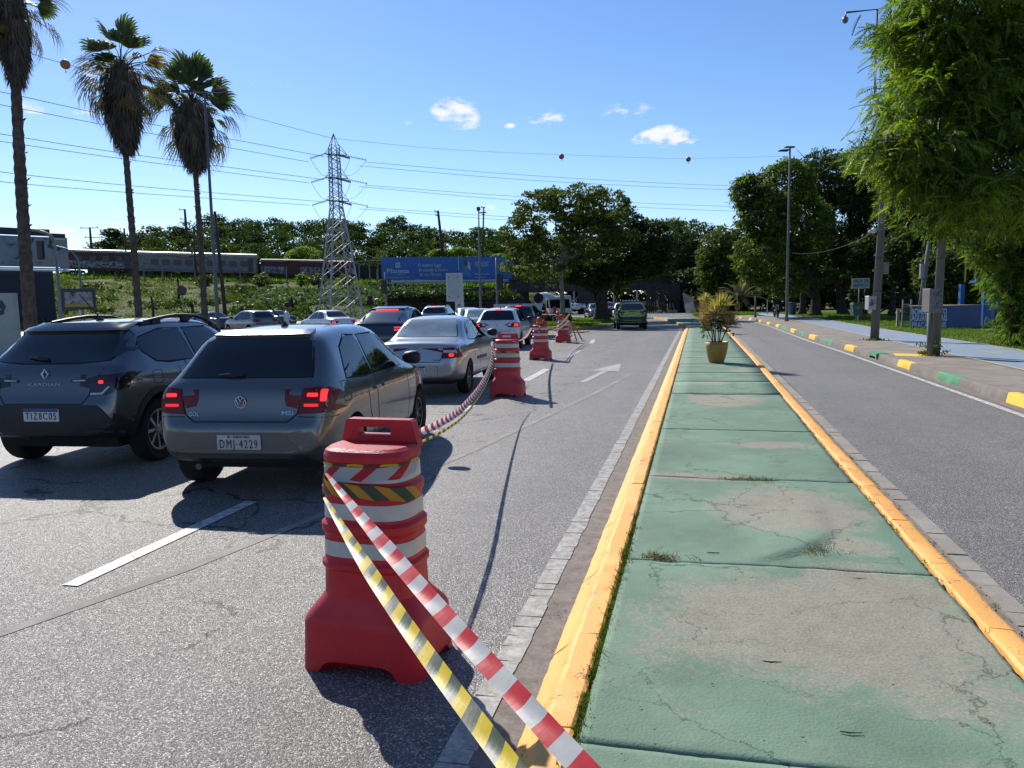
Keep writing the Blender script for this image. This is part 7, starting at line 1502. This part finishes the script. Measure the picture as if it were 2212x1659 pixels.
wb = worn_paint_mat('wall_blue_lit', (.045,.13,.27), (.2,.2,.19), wear=.72, scale=3, hard=.03); wbd = worn_paint_mat('wall_blue_shaded', (.015,.05,.17), (.1,.1,.1), wear=.75, scale=2, hard=.03)  # one blue in two tones: sunlit front and shaded side painted in
A1, A2_, A3 = Vector(gx(1969.5,35)), Vector(gx(2048,34.4)), Vector(gx(2121,36)); t = empty('pump_house_wall', (A1.x,A1.y,.13), 0, 'low blue wall lettered BOMBEAMENTO DE ÁGUAS PLUVIAIS PRAÇA LIONS', 'wall'); o0 = A1
def wallseg(p, q, h, m, name): 
    v = q-p; a = math.atan2(v.y, v.x); b = MB(); b.prism([(0,-.0),(v.length,0),(v.length,.18),(0,.18)], -.1, h, Matrix.Translation((p.x-o0.x,p.y-o0.y,0)) @ Matrix.Rotation(a,4,'Z')); b.build(name, m, t); return a
hW = hz(2010,663,34.8)-.13; a1 = wallseg(A1, A2_, hW, wb, 'front_face'); wallseg(A2_+Vector((.02,.0)), A3, hW+.02, wbd, 'side_face'); wallseg(A3+Vector((0,.05)), A3+Vector((-.9,2.6)), hW, wbd, 'back_face')
b = MB(); v = A3-A1; b.prism([(0,0),tuple(A2_-A1),tuple(A3-A1),tuple(A3-A1+Vector((-.9,2.6))),(.6,3)], hW+.022, hW+.05, None); b.build('coping', pm('coping_brown', (.16,.10,.06), .8), t)
wl = (A2_-A1).length; pw = worn_paint_mat('lettering_white', (.55,.56,.54), (.06,.15,.3), wear=.66, scale=9, hard=.03)
for s, f, w_, cx in (('BOMBEAMENTO', .78, .97, .5), ('ÁGUAS PLUVIAIS', .48, .99, .5), ('PRAÇA   LIONS', .16, .94, .5)):
    text(s, 'lettering', .36, pw, t, Matrix.Rotation(a1,4,'Z') @ Matrix.Translation((wl*cx,-.006,hW*f)), width=wl*w_, ext=.002, bold=.008)
bp = worn_paint_mat('post_blue', (.02,.10,.30), (.15,.15,.15), wear=.72, scale=4, hard=.03); t = empty('blue_portico', gx(2130,37)+(.13,), YAW, 'bright blue posts and panels of a small structure behind the leaves at the right', 'portico'); s_ = 37/F2; zz = lambda y_: hz(2130,y_,37)-.13
for x, w_, y0, y1 in ((-22.5,9,612,690),(1,18,612,716),(26,6,612,719)): b = MB(); zlo = max(0, zz(y1)); b.box((x*s_, 0 if x > -20 else 1.2, (zlo+zz(y0))/2), (w_*s_,.2,zz(y0)-zlo)); b.build('blue_post', bp, t)
b = MB(); b.box((16*s_,.12,zz(667)/2+.1),(24*s_,.08,zz(667))); b.build('pale_panel', worn_paint_mat('panel_pale_blue', (.22,.33,.48), (.3,.28,.25), wear=.55, scale=5), t); b = MB(); b.box((2*s_,.1,zz(608)),(60*s_,.5,.12)); b.build('lintel', bp, t)
yp = pm('pipe_yellow', (.42,.26,.02), .5); b = MB(); b.tube([(-21*s_,1.0,zz(608)),(-21*s_,1.0,zz(527)),(1*s_,1.0,zz(524)),(1*s_,1.0,zz(608))], .045, 6); b.tube([(-21*s_,1.0,zz(558)),(1*s_,1.0,zz(558))], .03, 5); b.tube([(1*s_,1,zz(524)),(28*s_,1,zz(520))], .045, 6); b.build('yellow_pipe_frame', yp, t)
# ------------------------------------------------------------------ planters
def sword(name, m, L_=.5, w=.02): 
    b = MB(); b.add([(0,-w*.4,0),(L_*.5,-w,.03),(L_*.85,-w*.5,-.01),(L_,0,-.05),(L_*.85,w*.5,-.01),(L_*.5,w,.03),(0,w*.4,0)], [(0,1,5,6),(1,2,4,5),(2,3,4)]); return b.mesh(name, m)
pot_y = pm('pot_ochre', (.33,.18,.025), .5, var=.08, scale=3, coat=.15); sw_a = leafmat('dracaena_gold', (.24,.19,.06), (.50,.42,.17), .35, clump=4); sw_b = leafmat('dracaena_red', (.20,.11,.07), (.36,.24,.15), .3, clump=4)
def rosette(g, c, n, L_, el0, el1, V, Fl):
    for i in range(n):
        a = g.random()*6.283; e = math.radians(el0+(el1-el0)*g.random()); l = L_*(.7+.4*g.random()); d = np.array([math.cos(a)*math.cos(e), math.sin(a)*math.cos(e), math.sin(e)]); s = np.array([-math.sin(a), math.cos(a), 0])*.009; k = len(V)
        dr = np.array([0,0,-1])*l*.12*(1-math.sin(e)); V += [c, c+d*l*.45+s, c+d*l*.8+s*.7+dr*.5, c+d*l+dr, c+d*l*.8-s*.7+dr*.5, c+d*l*.45-s]; Fl += [(k,k+1,k+2,k+3),(k,k+3,k+4,k+5)]
def planter(label, col, d, sc, z=.138, full=True, seed=1):
    t = empty('planter', gx(col, d)+(z,), 0, label, 'potted plant', 'yellow pots along the median'); h, r = .50*sc, .27*sc
    b = MB(); b.lathe([(r*.60,0),(r*.66,.02),(r*.86,h*.4),(r*.97,h*.75),(r*1.0,h),(r*.92,h),(r*.9,h*.9),(.0,h*.9)], 32); b.build('pot', pot_y, t, True)
    b = MB(); b.lathe([(r*.89,h*.905),(0,h*.93)], 20); b.build('soil', earth_m, t)
    g = np.random.default_rng(seed); b = MB(); heads = []
    for i in range(11):
        a = g.random()*6.28; rr = .10*sc*g.random()**.5; x0, y0 = math.cos(a)*rr, math.sin(a)*rr; hh = (.95 if i < 2 else .45+.3*g.random())*sc; sp = .34*sc*g.random() if i > 1 else .04; x1, y1 = x0+math.cos(a)*sp, y0+math.sin(a)*sp
        b.tube([(x0,y0,h*.9),((x0+x1)/2,(y0+y1)/2,h*.9+hh*.6),(x1,y1,h*.9+hh)], [.014,.011,.008], 5); heads.append((x1,y1,h*.9+hh))
    b.build('stems', pm('stem_brown', (.05,.035,.03), .8), t)
    V, Fl = [], []; V2, Fl2 = [], []
    for i, p in enumerate(heads):
        (rosette(g, np.array(p)-[0,0,.1*sc], 90, .40*sc, 15, 88, V, Fl) if i < 2 else rosette(g, np.array(p)-[0,0,.02], 46, .30*sc, -10, 80, V2, Fl2))
    rosette(g, np.array([-.05,0,h+.62*sc]), 70, .42*sc, 15, 85, V, Fl)
    npmesh('gold_leaves', np.array(V), np.array(Fl), sw_a, t)['kind'] = 'stuff'; npmesh('reddish_leaves', np.array(V2), np.array(Fl2), sw_b, t)['kind'] = 'stuff'
    foliage('dark_leaves', t, [(.2*sc,0,h+.42*sc,.24*sc,.22*sc,.20*sc),(-.26*sc,0,h+.36*sc,.16*sc,.16*sc,.14*sc),(.02,.05,h+.4*sc,.3*sc,.2*sc,.14*sc),(.38*sc,0,h+.12*sc,.06*sc,.06*sc,.05*sc),(-.3*sc,0,h+.12*sc,.06*sc,.06*sc,.05*sc)], 44, 13, .10*sc, .036*sc, lf_dark, 8, asp=.45, shell=.2, droop=.6)['kind'] = 'stuff'
planter('nearest ochre pot with spiky golden leaves over dark ones', 1549, 18.3, 1.0, seed=4)
planter('second ochre pot half hidden behind the nearest one', 1527, 37, 1.1, seed=6); planter('third ochre pot farthest along the median', 1522, 46, 1.1, seed=9)
# ------------------------------------------------------------------ people
def skin_body(name, joints, edges, radii, mats, parent, root=0, matf=None, sub=2):
    me = bpy.data.meshes.new(name); me.from_pydata([Vector(j) for j in joints], edges, []); o = link(name, me); md = o.modifiers.new('k', 'SKIN'); md.use_smooth_shade = True
    for i, v in enumerate(me.skin_vertices[0].data): r = radii[i]; v.radius = (r, r) if not isinstance(r, tuple) else r; v.use_root = (i == root)
    s = o.modifiers.new('s', 'SUBSURF'); s.levels = sub; dg = bpy.context.evaluated_depsgraph_get(); m2 = bpy.data.meshes.new_from_object(o.evaluated_get(dg)); bpy.data.objects.remove(o); m2.materials.clear()
    for m in (mats if isinstance(mats, list) else [mats]): m2.materials.append(m)
    if matf:
        for p in m2.polygons: p.material_index = matf(p.center)
    m2.polygons.foreach_set('use_smooth', [True]*len(m2.polygons)); return link(name, m2, parent)
skin = pm('skin', (.16,.085,.055), .55, var=.06); shirt_w = pm('shirt_white', (.62,.62,.64), .85, var=.05, bump=.3, bscale=12); trou = pm('trousers', (.03,.035,.05), .9); hair = pm('hair', (.012,.01,.009), .7)
t = empty('person', gx(618,28)+(.0,), YAW+R(-82), 'person in a white T-shirt standing sideways behind the grey hatchback, holding a phone', 'person')
J = [(0,0,.95),(0,0,1.12),(0,0,1.38),(0,.01,1.50),(0,.03,1.56),(0,.05,1.68),(-.19,0,1.41),(-.24,.02,1.16),(-.14,.25,1.10),(-.10,.31,1.11),(.19,0,1.41),(.24,.02,1.16),(.14,.25,1.12),(.10,.31,1.13),(-.10,0,.90),(-.12,.02,.50),(-.12,-.02,.08),(-.12,.14,.04),(.10,0,.90),(.12,.02,.50),(.12,-.02,.08),(.12,.14,.04)]
Ed = [(0,1),(1,2),(2,3),(3,4),(4,5),(2,6),(6,7),(7,8),(8,9),(2,10),(10,11),(11,12),(12,13),(0,14),(14,15),(15,16),(16,17),(0,18),(18,19),(19,20),(20,21)]
Rd = [(.17,.13),(.165,.13),(.17,.12),.06,.055,(.085,.10),.075,.05,.036,.03,.075,.05,.036,.03,.095,.07,.05,.04,.095,.07,.05,.04]
skin_body('body', J, Ed, Rd, [shirt_w, skin, trou], t, matf=lambda c: 2 if c.z < .93 and abs(c.x) < .2 else (0 if (c.z < 1.475 and not (c.y > .10 and c.z < 1.22)) else 1))
b = MB(); b.lathe([(0,-.06),(.06,-.04),(.098,.02),(.098,.08),(.06,.13),(0,.14)], 16, Matrix.Translation((0,.035,1.69)), sy=1.12); b.build('hair', hair, t, True)
b = MB(); b.tube([(0,.14,1.68),(0,.165,1.655),(0,.14,1.64)], [.008,.016,.01], 6); b.build('nose', skin, t, True)
b = MB(); b.box((0,.36,1.14),(.08,.02,.15), M=Matrix.Rotation(R(-35),4,'X')); x = b.build('phone', ink); x.parent = t
for s in (-1,1):
    b = MB(); 
    for k in range(4): b.tube([(s*(.10-.015*k),.33,1.12+.018*k),(s*(.07-.01*k),.365,1.12+.018*k),(s*.045,.37,1.12+.018*k)], [.009,.008,.006], 5)
    b.tube([(s*.10,.32,1.13),(s*.075,.345,1.17)], [.011,.008], 5); b.build('fingers', skin, t, True)
# motorcyclist coming along the cycle path
t = empty('motorcycle', gx(1677,59)+(.155,), R(180)+R(4), 'dark motorcycle coming towards us on the cycle path in the tree shade', 'motorcycle')
for y_, r_, in ((.68,.31),(-.66,.30)):
    b = MB(); A = Matrix.Translation((0,y_,r_)) @ Matrix.Rotation(math.pi/2,4,'Y'); w = .055; b.lathe([(r_*.75,-w),(r_*.95,-w),(r_,0),(r_*.95,w),(r_*.75,w)], 24, A); o = b.build('tyre', rubber, t, True); b = MB(); b.lathe([(r_*.74,-.02),(r_*.74,.02)], 20, A); b.tube([(0-.03,y_,r_),(.03,y_,r_)], .05, 8); b.build('rim', alloy_d, o)
b = MB(); b.tube([(-.07,.68,.31),(-.08,.50,.85),(-.08,.46,.98)], .022, 6); b.tube([(.07,.68,.31),(.08,.50,.85),(.08,.46,.98)], .022, 6); b.build('fork', alloy, t); b = MB(); b.tube([(-.38,.32,1.05),(-.2,.42,1.02),(.2,.42,1.02),(.38,.32,1.05)], .016, 6); b.build('handlebar', dkm, t)
b = MB(); b.lathe([(0,-.06),(.07,-.03),(.085,.03)], 14, Matrix.Translation((0,.56,.90)) @ Matrix.Rotation(-math.pi/2,4,'X')); b.build('headlight', lamp_w, t, True); b = MB(); loft(b, [[(x*.13,y_*.3+.15,z) for x,y_,_ in sect(2*k,2*k,2.5,14,0)] for k, z in ((.5,.68),(.95,.76),(1,.86),(.6,.93))]); b.build('tank', gloss_b, t, True)
b = MB(); b.box((0,-.35,.78),(.24,.62,.09), bev=.03); b.build('seat', blackp, t); b = MB(); b.box((0,.0,.42),(.26,.42,.34), bev=.05); b.tube([(.14,.1,.3),(.16,-.3,.28),(.17,-.75,.36)], .04, 8); b.build('engine', alloy_d, t); b = MB(); b.box((0,.66,.635),(.1,.4,.03), bev=.01); b.build('mudguard', blackp, t)
for s in (-1,1): b = MB(); b.tube([(s*.3,.34,1.05),(s*.36,.36,1.18)], .008, 4); b.box((s*.38,.36,1.21),(.13,.03,.07), bev=.012); b.build('mirror', chrome, t)
t = empty('person', gx(1677,59)+(.155,), R(180)+R(4), 'person in dark clothes and helmet riding the motorcycle on the cycle path', 'person')
J = [(0,-.22,.90),(0,-.18,1.08),(0,-.10,1.34),(0,-.07,1.44),(0,-.05,1.54),(-.20,-.09,1.36),(-.33,.08,1.17),(-.33,.30,1.07),(.20,-.09,1.36),(.33,.08,1.17),(.33,.30,1.07),(-.13,-.16,.86),(-.24,.20,.78),(-.21,.02,.36),(-.21,.16,.33),(.13,-.16,.86),(.24,.20,.78),(.21,.02,.36),(.21,.16,.33)]
Ed = [(0,1),(1,2),(2,3),(3,4),(2,5),(5,6),(6,7),(2,8),(8,9),(9,10),(0,11),(11,12),(12,13),(13,14),(0,15),(15,16),(16,17),(17,18)]
jk = pm('jacket', (.015,.016,.02), .7); skin_body('body', J, Ed, [(.16,.13),(.16,.12),(.17,.12),.06,.07,.075,.055,.045,.075,.055,.045,.10,.075,.055,.05,.10,.075,.055,.05], jk, t)
b = MB(); b.lathe([(0,-.14),(.09,-.12),(.13,-.03),(.135,.05),(.09,.12),(0,.145)], 18, Matrix.Translation((0,-.04,1.60)), sy=1.12); b.build('helmet', gloss_b, t, True); b = MB(); b.box((0,.09,1.60),(.19,.05,.09), bev=.02); b.build('visor', chrome, t)
# ------------------------------------------------------------------ trees
tree('tree', 'airy round tree with a pale thin trunk on the island', 1215, 53, [bl(1190,470,80,62,53,3.2,.8), bl(1240,440,75,42,53,3.2), bl(1130,500,42,45,53,2.,.7), bl(1300,450,60,45,54,3), bl(1140,570,48,40,53,1.8,.6), bl(1200,570,50,40,53.5,1.6,.45), bl(1275,520,70,55,54,2.6,.8), bl(1350,500,34,32,54,1.5,.6)],
     620, 40, .50, .115, lf_mid, .19, seed=2, shell=.7, asp=.5, bk=bark_l, mainp=dp(1212,575,53), droop=.1, flat=.5)
tree('tree', 'broad dark tree with the thickest black trunk on the island', 1299, 60, [bl(1330,560,85,50,61,3.6), bl(1250,560,60,55,60,3), bl(1405,520,50,44,62,2.6), bl(1330,490,60,40,61,3), bl(1400,570,48,36,62,2.4), bl(1290,600,70,22,60,2.5,.5), bl(1190,605,40,22,60,2,.4)],
     720, 42, .62, .15, lf_dark, .60, seed=6, shell=.5, asp=.5, mainp=dp(1300,625,60), extra=None)
tree('tree', 'slim tree with a reddish trunk beyond the island, left of the patrol car', 1333, 74, [bl(1340,610,30,26,74,2.), bl(1360,590,30,20,75,2), bl(1310,600,30,20,74,2)], 150, 30, .5, .14, lf_mid, .16, seed=7, bk=bark)
for k, (cx, cy, hw, hh, d, col, lab, m_) in enumerate([(1500,540,62,62,108,1500,'dark rounded tree behind the bridge, centre of the gap',lf_dark),(1450,520,50,44,118,1455,'tree above the left end of the bridge railing',lf_mid),(1565,560,50,66,92,1570,'tree just left of the tall right-hand trees, over the wing wall',lf_mid),(1545,620,60,50,100,1550,'low dark tree above the rough stone wing wall',lf_dark)]):
    tree('tree', lab, col, d, [bl(cx, cy, hw, hh, d), bl(cx-hw*.4, cy+hh*.5, hw*.8, hh*.7, d), bl(cx+hw*.5, cy+hh*.6, hw*.7, hh*.7, d+1), bl(cx, cy+hh, hw*.9, hh*.5, d)], 520, 34, .85, .22, m_, .35, seed=20+k, shell=.5, z=0, group='trees behind the bridge')
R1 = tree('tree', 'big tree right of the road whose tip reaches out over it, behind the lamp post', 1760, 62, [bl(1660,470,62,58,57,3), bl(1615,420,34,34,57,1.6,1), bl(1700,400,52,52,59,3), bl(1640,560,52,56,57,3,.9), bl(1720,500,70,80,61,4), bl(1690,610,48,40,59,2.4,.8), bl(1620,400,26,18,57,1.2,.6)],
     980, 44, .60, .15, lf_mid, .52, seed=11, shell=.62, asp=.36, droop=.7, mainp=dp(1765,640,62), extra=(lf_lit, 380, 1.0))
R2 = tree('tree', 'tall dark tree with forked leaning trunks behind the service sign', 1822, 66, [bl(1800,390,62,60,66,4), bl(1770,370,40,40,66,3,.8), bl(1860,400,60,70,66,4), bl(1830,480,80,80,66,4.5), bl(1900,470,60,90,64,4), bl(1905,375,46,56,65,3), bl(1790,570,60,44,66,3,.7), bl(1880,570,60,50,66,3,.8)],
     1000, 42, .66, .16, lf_dark, .48, seed=12, shell=.58, asp=.36, droop=.6, mainp=dp(1815,645,66), extra=(lf_mid, 420, 1.))
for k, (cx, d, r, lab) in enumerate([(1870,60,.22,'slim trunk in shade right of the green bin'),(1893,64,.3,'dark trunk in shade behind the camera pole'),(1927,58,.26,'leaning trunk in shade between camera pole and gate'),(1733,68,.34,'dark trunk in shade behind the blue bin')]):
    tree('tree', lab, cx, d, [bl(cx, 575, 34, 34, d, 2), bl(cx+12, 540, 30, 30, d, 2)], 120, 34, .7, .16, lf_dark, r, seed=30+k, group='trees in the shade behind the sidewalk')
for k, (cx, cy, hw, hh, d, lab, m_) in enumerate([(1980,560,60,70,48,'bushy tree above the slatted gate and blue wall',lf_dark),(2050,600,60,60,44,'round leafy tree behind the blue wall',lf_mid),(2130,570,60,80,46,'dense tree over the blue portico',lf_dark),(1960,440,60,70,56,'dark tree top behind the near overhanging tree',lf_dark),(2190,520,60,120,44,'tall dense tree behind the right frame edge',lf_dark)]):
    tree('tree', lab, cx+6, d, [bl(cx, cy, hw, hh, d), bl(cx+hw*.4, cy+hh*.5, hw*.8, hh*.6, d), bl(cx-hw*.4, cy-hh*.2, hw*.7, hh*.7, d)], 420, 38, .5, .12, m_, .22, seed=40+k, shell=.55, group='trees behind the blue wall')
# the dark far side of the little park
o = foliage('park_thicket', None, [bl(x, 630+random.uniform(-10,10), 40, 44, 92+random.uniform(-4,10)) for x in range(1590, 2330, 30)]+[bl(x, 560, 50, 60, 100) for x in range(1560, 2330, 40)], 2300, 24, 1.3, .32, lf_dark, 61, asp=.6); o['kind'] = 'stuff'
o = foliage('wing_wall_growth', None, [bl(x, 655, 26, 26, 96) for x in range(1500, 1600, 18)]+[bl(x, 612, 40, 26, 99) for x in range(1490, 1620, 24)], 420, 24, .9, .22, lf_dark, 62, asp=.6); o['kind'] = 'stuff'
# small date palm
t = empty('date_palm', gx(1598,80)+(.1,), 0, 'small feather palm in the shade behind the no-parking sign', 'palm tree'); b = MB(); b.tube([(0,0,0),(0,0,1.6)], [.28,.22], 8); b.build('trunk', bark, t, True)
g = np.random.default_rng(3); b = MB()
for i in range(24):
    a = i*2.4; e = R(75-3*i*.9); L_ = 3.4; pts = [Vector((math.cos(a)*math.cos(e)*L_*s, math.sin(a)*math.cos(e)*L_*s, 1.6+math.sin(e)*L_*s-1.5*s*s)) for s in np.linspace(0,1,12)]
    for p, q in zip(pts, pts[1:]):
        tg = (q-p).normalized(); sd = tg.cross(Vector((0,0,1))).normalized()
        for s in (-1,1):
            for f in (0,.5): r0 = p.lerp(q, f); b.add([r0, r0+tg*.1, r0+sd*s*.42+tg*.32-Vector((0,0,.12))], [(0,1,2)])
b.build('fronds', leafmat('palm_olive', (.05,.055,.02), (.12,.12,.045), .3), t)['kind'] = 'stuff'
# ------------------------------------------------------------------ the near overhanging tree with feathery leaves
def feather_template(n=9, L_=.34):
    V, Fq = [], []
    for i in range(n):
        s = (i+.6)/n; x = L_*s; z = -.38*L_*s*s; w = .075*math.sin(math.pi*min(1, .18+s*.80))+.012; lw = L_/n*.95
        for sd in (-1, 1): k = len(V); V += [(x, 0, z), (x+lw*1.2, sd*w*.55, z-.012), (x+lw*1.6, sd*w, z-.035), (x+lw*.2, sd*w*.6, z-.012)]; Fq.append((k,k+1,k+2,k+3))
    return np.array(V), np.array(Fq)
def feathers(name, parent, blobs, ncl, per, rc, mat, seed, L_=.34, n=9, shell=.75, lean=(-.3,-.5,-.15)):
    g = np.random.default_rng(seed); C, D0 = clumps(blobs, ncl, g, shell); TV, TF = feather_template(n, L_); m = ncl*per; ci = np.repeat(np.arange(ncl), per)
    P = C[ci]+g.normal(size=(m,3))*np.array([rc,rc,rc*.5]); base = D0[ci]*.8+np.array(lean)*.6+g.normal(size=(m,3))*.7
    az_ = np.arctan2(base[:,1], base[:,0]); pit = np.clip(g.normal(size=m)*.5+.38, -.7, 1.2); rl = g.normal(size=m)*.5; sc = .65+.6*g.random(m)
    ca, sa, cp, sp, cr, sr = np.cos(az_), np.sin(az_), np.cos(pit), np.sin(pit), np.cos(rl), np.sin(rl)
    ex = np.stack([ca*cp, sa*cp, -sp], -1); ey0 = np.stack([-sa, ca, 0*ca], -1); ez0 = np.cross(ex, ey0); ey = ey0*cr[:,None]+ez0*sr[:,None]; ez = np.cross(ex, ey)
    V = P[:,None]+(TV[None,:,0:1]*ex[:,None]+TV[None,:,1:2]*ey[:,None]+TV[None,:,2:3]*ez[:,None])*sc[:,None,None]
    F_ = (TF[None]+(np.arange(m)*len(TV))[:,None,None]).reshape(-1,4); return npmesh(name, V.reshape(-1,3), F_, mat, parent)
x, y = gx(2420,18.5); t = empty('overhanging_tree', (x,y,.13), 0, 'large near tree with feathery hanging leaves filling the upper right corner', 'tree'); off = np.array([x,y,.13])
NB = [bl(2120,60,190,110,17,2.2), bl(2040,50,100,90,16.2,1.2), bl(2100,210,180,90,16.8,1.8), bl(2020,215,95,60,16,1.0), bl(2110,335,170,80,16.6,1.6), bl(1990,330,95,48,15.8,1.0), bl(1920,325,62,34,15.4,.7), bl(2045,425,85,62,15.8,1.1), bl(2000,400,50,40,15.7,.7), bl(2160,430,90,70,17,1.3), bl(2250,200,150,260,18,2.4)]
NBl = [tuple(np.array(b_[:3])-off)+tuple(b_[3:]) for b_ in NB]
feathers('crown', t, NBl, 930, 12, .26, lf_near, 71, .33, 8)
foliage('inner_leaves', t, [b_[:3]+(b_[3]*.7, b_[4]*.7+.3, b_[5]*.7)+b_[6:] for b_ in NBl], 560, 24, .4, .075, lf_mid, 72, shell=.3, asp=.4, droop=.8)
feathers('sunlit_sprays', t, NBl, 420, 9, .2, leafmat('leaf_feather_lit', (.10,.155,.02), (.23,.30,.045), .55, rough=.4), 73, .34, 8, shell=.9)  # paler outer feathers: sunlight is put into their leaf colour
foliage('seed_pods', t, NBl, 60, 14, .16, .085, lf_pod, 74, shell=.9, asp=.12, droop=3)
limbs('trunk', t, (0,0,-.1), [b_[:3] for b_ in NBl], .20, bark, .5, 75, 7, .2, main=(.3,0,6.5))
x, y = gx(2200,22); t = empty('roadside_tree', (x,y,.13), 0, 'small yellowish tree leaning in at the right frame edge over the cycle path', 'tree'); off = np.array([x,y,.13])
YB = [tuple(np.array(b_[:3])-off)+tuple(b_[3:]) for b_ in (bl(2188,600,34,50,22,.8), bl(2200,520,56,56,22.5,.9), bl(2140,550,36,26,21.5,.6,.6), bl(2215,690,28,44,22,.8), bl(2110,505,60,26,22,.6,.6))]
feathers('crown', t, YB, 240, 12, .2, lf_yel if False else lf_lit, 76, .26, 8); foliage('inner_leaves', t, YB, 260, 26, .3, .07, lf_mid, 77, asp=.45); limbs('trunk', t, (0,0,-.1), [b_[:3] for b_ in YB], .09, bark, .4, 78)
# ------------------------------------------------------------------ grass, weeds, litter
def blades(name, P, h, per, mat, seed, spread=.03, lean=.5, w=.0035):
    g = np.random.default_rng(seed); n = len(P)*per; C = np.repeat(np.asarray(P, float), per, 0)+g.normal(size=(n,3))*np.array([spread,spread,.002]); U = unit(g.normal(size=(n,3))*lean+np.array([0,0,1.])); hh = (h*(.4+.9*g.random(n)))[:,None] if np.isscalar(h) else None
    sd = unit(np.cross(U, g.normal(size=(n,3)))); tip = C+U*hh+g.normal(size=(n,3))*h*.15; mid = C+U*hh*.55; V = np.stack([C-sd*w, C+sd*w, mid+sd*w*.8, tip, mid-sd*w*.8], 1).reshape(-1,3); o = npmesh(name, V, np.arange(n*5).reshape(-1,5), mat); o['kind'] = 'stuff'; return o
gb_m = leafmat('grass_blade', (.035,.06,.012), (.10,.14,.03), .35, clump=3); dry = leafmat('dry_grass', (.10,.08,.04), (.24,.2,.11), .2)
rd = random.Random(17); P = []
for i in range(230):
    y = 1.9+3.3*rd.random()**.8; 
    if 2.2 < y < 2.8 or 3.1 < y < 3.5 or 4.1 < y < 4.7 or rd.random() < .45: P.append((-.405+rd.uniform(-.012,.02), y, .115))
blades('kerb_grass', P, .038, 26, gb_m, 81, .014, .8, .0017)
P = [(-.40+rd.uniform(-.01,.01), 5+14*rd.random(), .118) for _ in range(160)]+[(1.285+rd.uniform(-.015,.02), 3.5+15*rd.random(), .12) for _ in range(90)]+[(1.5+rd.uniform(-.03,.05), 3.6+12*rd.random(), .005) for _ in range(60)]
blades('joint_weeds', P, .028, 12, gb_m, 82, .018, 1., .0016)
P = [(rd.gauss(.72,.09), 4.72+rd.gauss(0,.05)+.2*rd.random(), .135) for _ in range(34)]+[(rd.gauss(-.2,.06), 4.52+rd.gauss(0,.03), .135) for _ in range(26)]+[(rd.gauss(.45,.12), 6.66+rd.gauss(0,.02), .135) for _ in range(28)]+[(1.56, 8.3, .01)]*3
blades('dry_tufts', P, .03, 14, dry, 83, .02, 1.4, .0018)
litter = pm('litter_dark', (.02,.017,.014), .9); 
g = np.random.default_rng(84); n = 260; C = np.stack([np.where(g.random(n) < .6, -.4+1.65*g.random(n), -.78+.14*g.random(n)), 2+9*g.random(n)**1.3, np.full(n, .145)], -1); C[C[:,0] < -.5, 2] = .008
U = unit(g.normal(size=(n,3))*np.array([1,1,.15])); V, F_ = quads_from(C, U, unit(np.cross(U, np.array([0,0,1.])+g.normal(size=(n,3))*.3)), (.003+.006*g.random(n)**3)[:,None], .0035); npmesh('leaf_litter', V, F_, litter)['kind'] = 'stuff'
n = 420; C = np.stack([1.47+.1*g.random(n), 3+16*g.random(n), np.full(n, .014)], -1); U = unit(g.normal(size=(n,3))*np.array([1,1,.4])); V, F_ = quads_from(C, U, unit(np.cross(U, np.array([0,0,1.])+g.normal(size=(n,3))*.5)), (.005+.012*g.random(n)**2)[:,None], .005); npmesh('gutter_litter', V, F_, pm('litter_brown', (.07,.045,.03), .9))['kind'] = 'stuff'
n = 900; C = np.stack([8.5+2.5*g.random(n), 19+16*g.random(n), np.full(n, .15)], -1); U = unit(g.normal(size=(n,3))*np.array([1,1,.3])); V, F_ = quads_from(C, U, unit(np.cross(U, np.array([0,0,1.])+g.normal(size=(n,3))*.4)), (.02+.02*g.random(n))[:,None], .02); npmesh('fallen_leaves', V, F_, pm('leaf_fallen', (.2,.16,.1), .8, var=.4))['kind'] = 'stuff'
for k, (px_, py_) in enumerate(((.07,4.65),(.83,4.35),(.28,3.25),(.5,2.75))):
    b = MB(); b.tube([(px_,py_,.1405),(px_+.03,py_-.004,.141),(px_+.075,py_+.006,.1405)], [.002,.003,.0015], 5); tag(b.build('twig', bark), ['short dry twig on the green path near the lifted slab edge, left','short dry twig right of the lifted slab edge on the green path','small twig on the worn patch of the nearest slab','smallest twig on the nearest slab close to the frame bottom'][k], 'twig', 'twigs on the green path')
def lawnblades(name, rects, n, h, seed, m_=None):
    g = np.random.default_rng(seed); P = []
    for (x0,x1,y0,y1,z) in rects: k = n//len(rects); P.append(np.stack([x0+(x1-x0)*g.random(k), y0+(y1-y0)*g.random(k), np.full(k, z)], -1))
    P = np.concatenate(P); return tufts(name, P, h, 7, m_ or leafmat('lawn_blades', (.05,.09,.012), (.14,.20,.03), .45, clump=.8), seed, .10, 1.6, .12)
lawnblades('lawn_grass', [(8.5,11.5,18,40,.12),(8.4,14,40,60,.12),(7.6,14,60,78,.12)], 6500, .06, 91); lawnblades('island_grass', [(-8.6,-6.4,44.5,66,.12),(-13,-8.6,46,68,.12)], 5200, .07, 92); lawnblades('verge_grass', [(-.2,5.4,74,84,.12)], 2200, .12, 93)
tufts('pole_weeds', np.array([(gx(1893,26)[0]+rd.gauss(0,.15), gx(1893,26)[1]+rd.gauss(0,.12), .16) for _ in range(14)]+[(gx(2022,19)[0]+rd.gauss(-.05,.12), gx(2022,19)[1]+rd.gauss(0,.1), .16+.3*rd.random()) for _ in range(26)]), .04, 14, lf_mid, 94, .06, 1., .35)
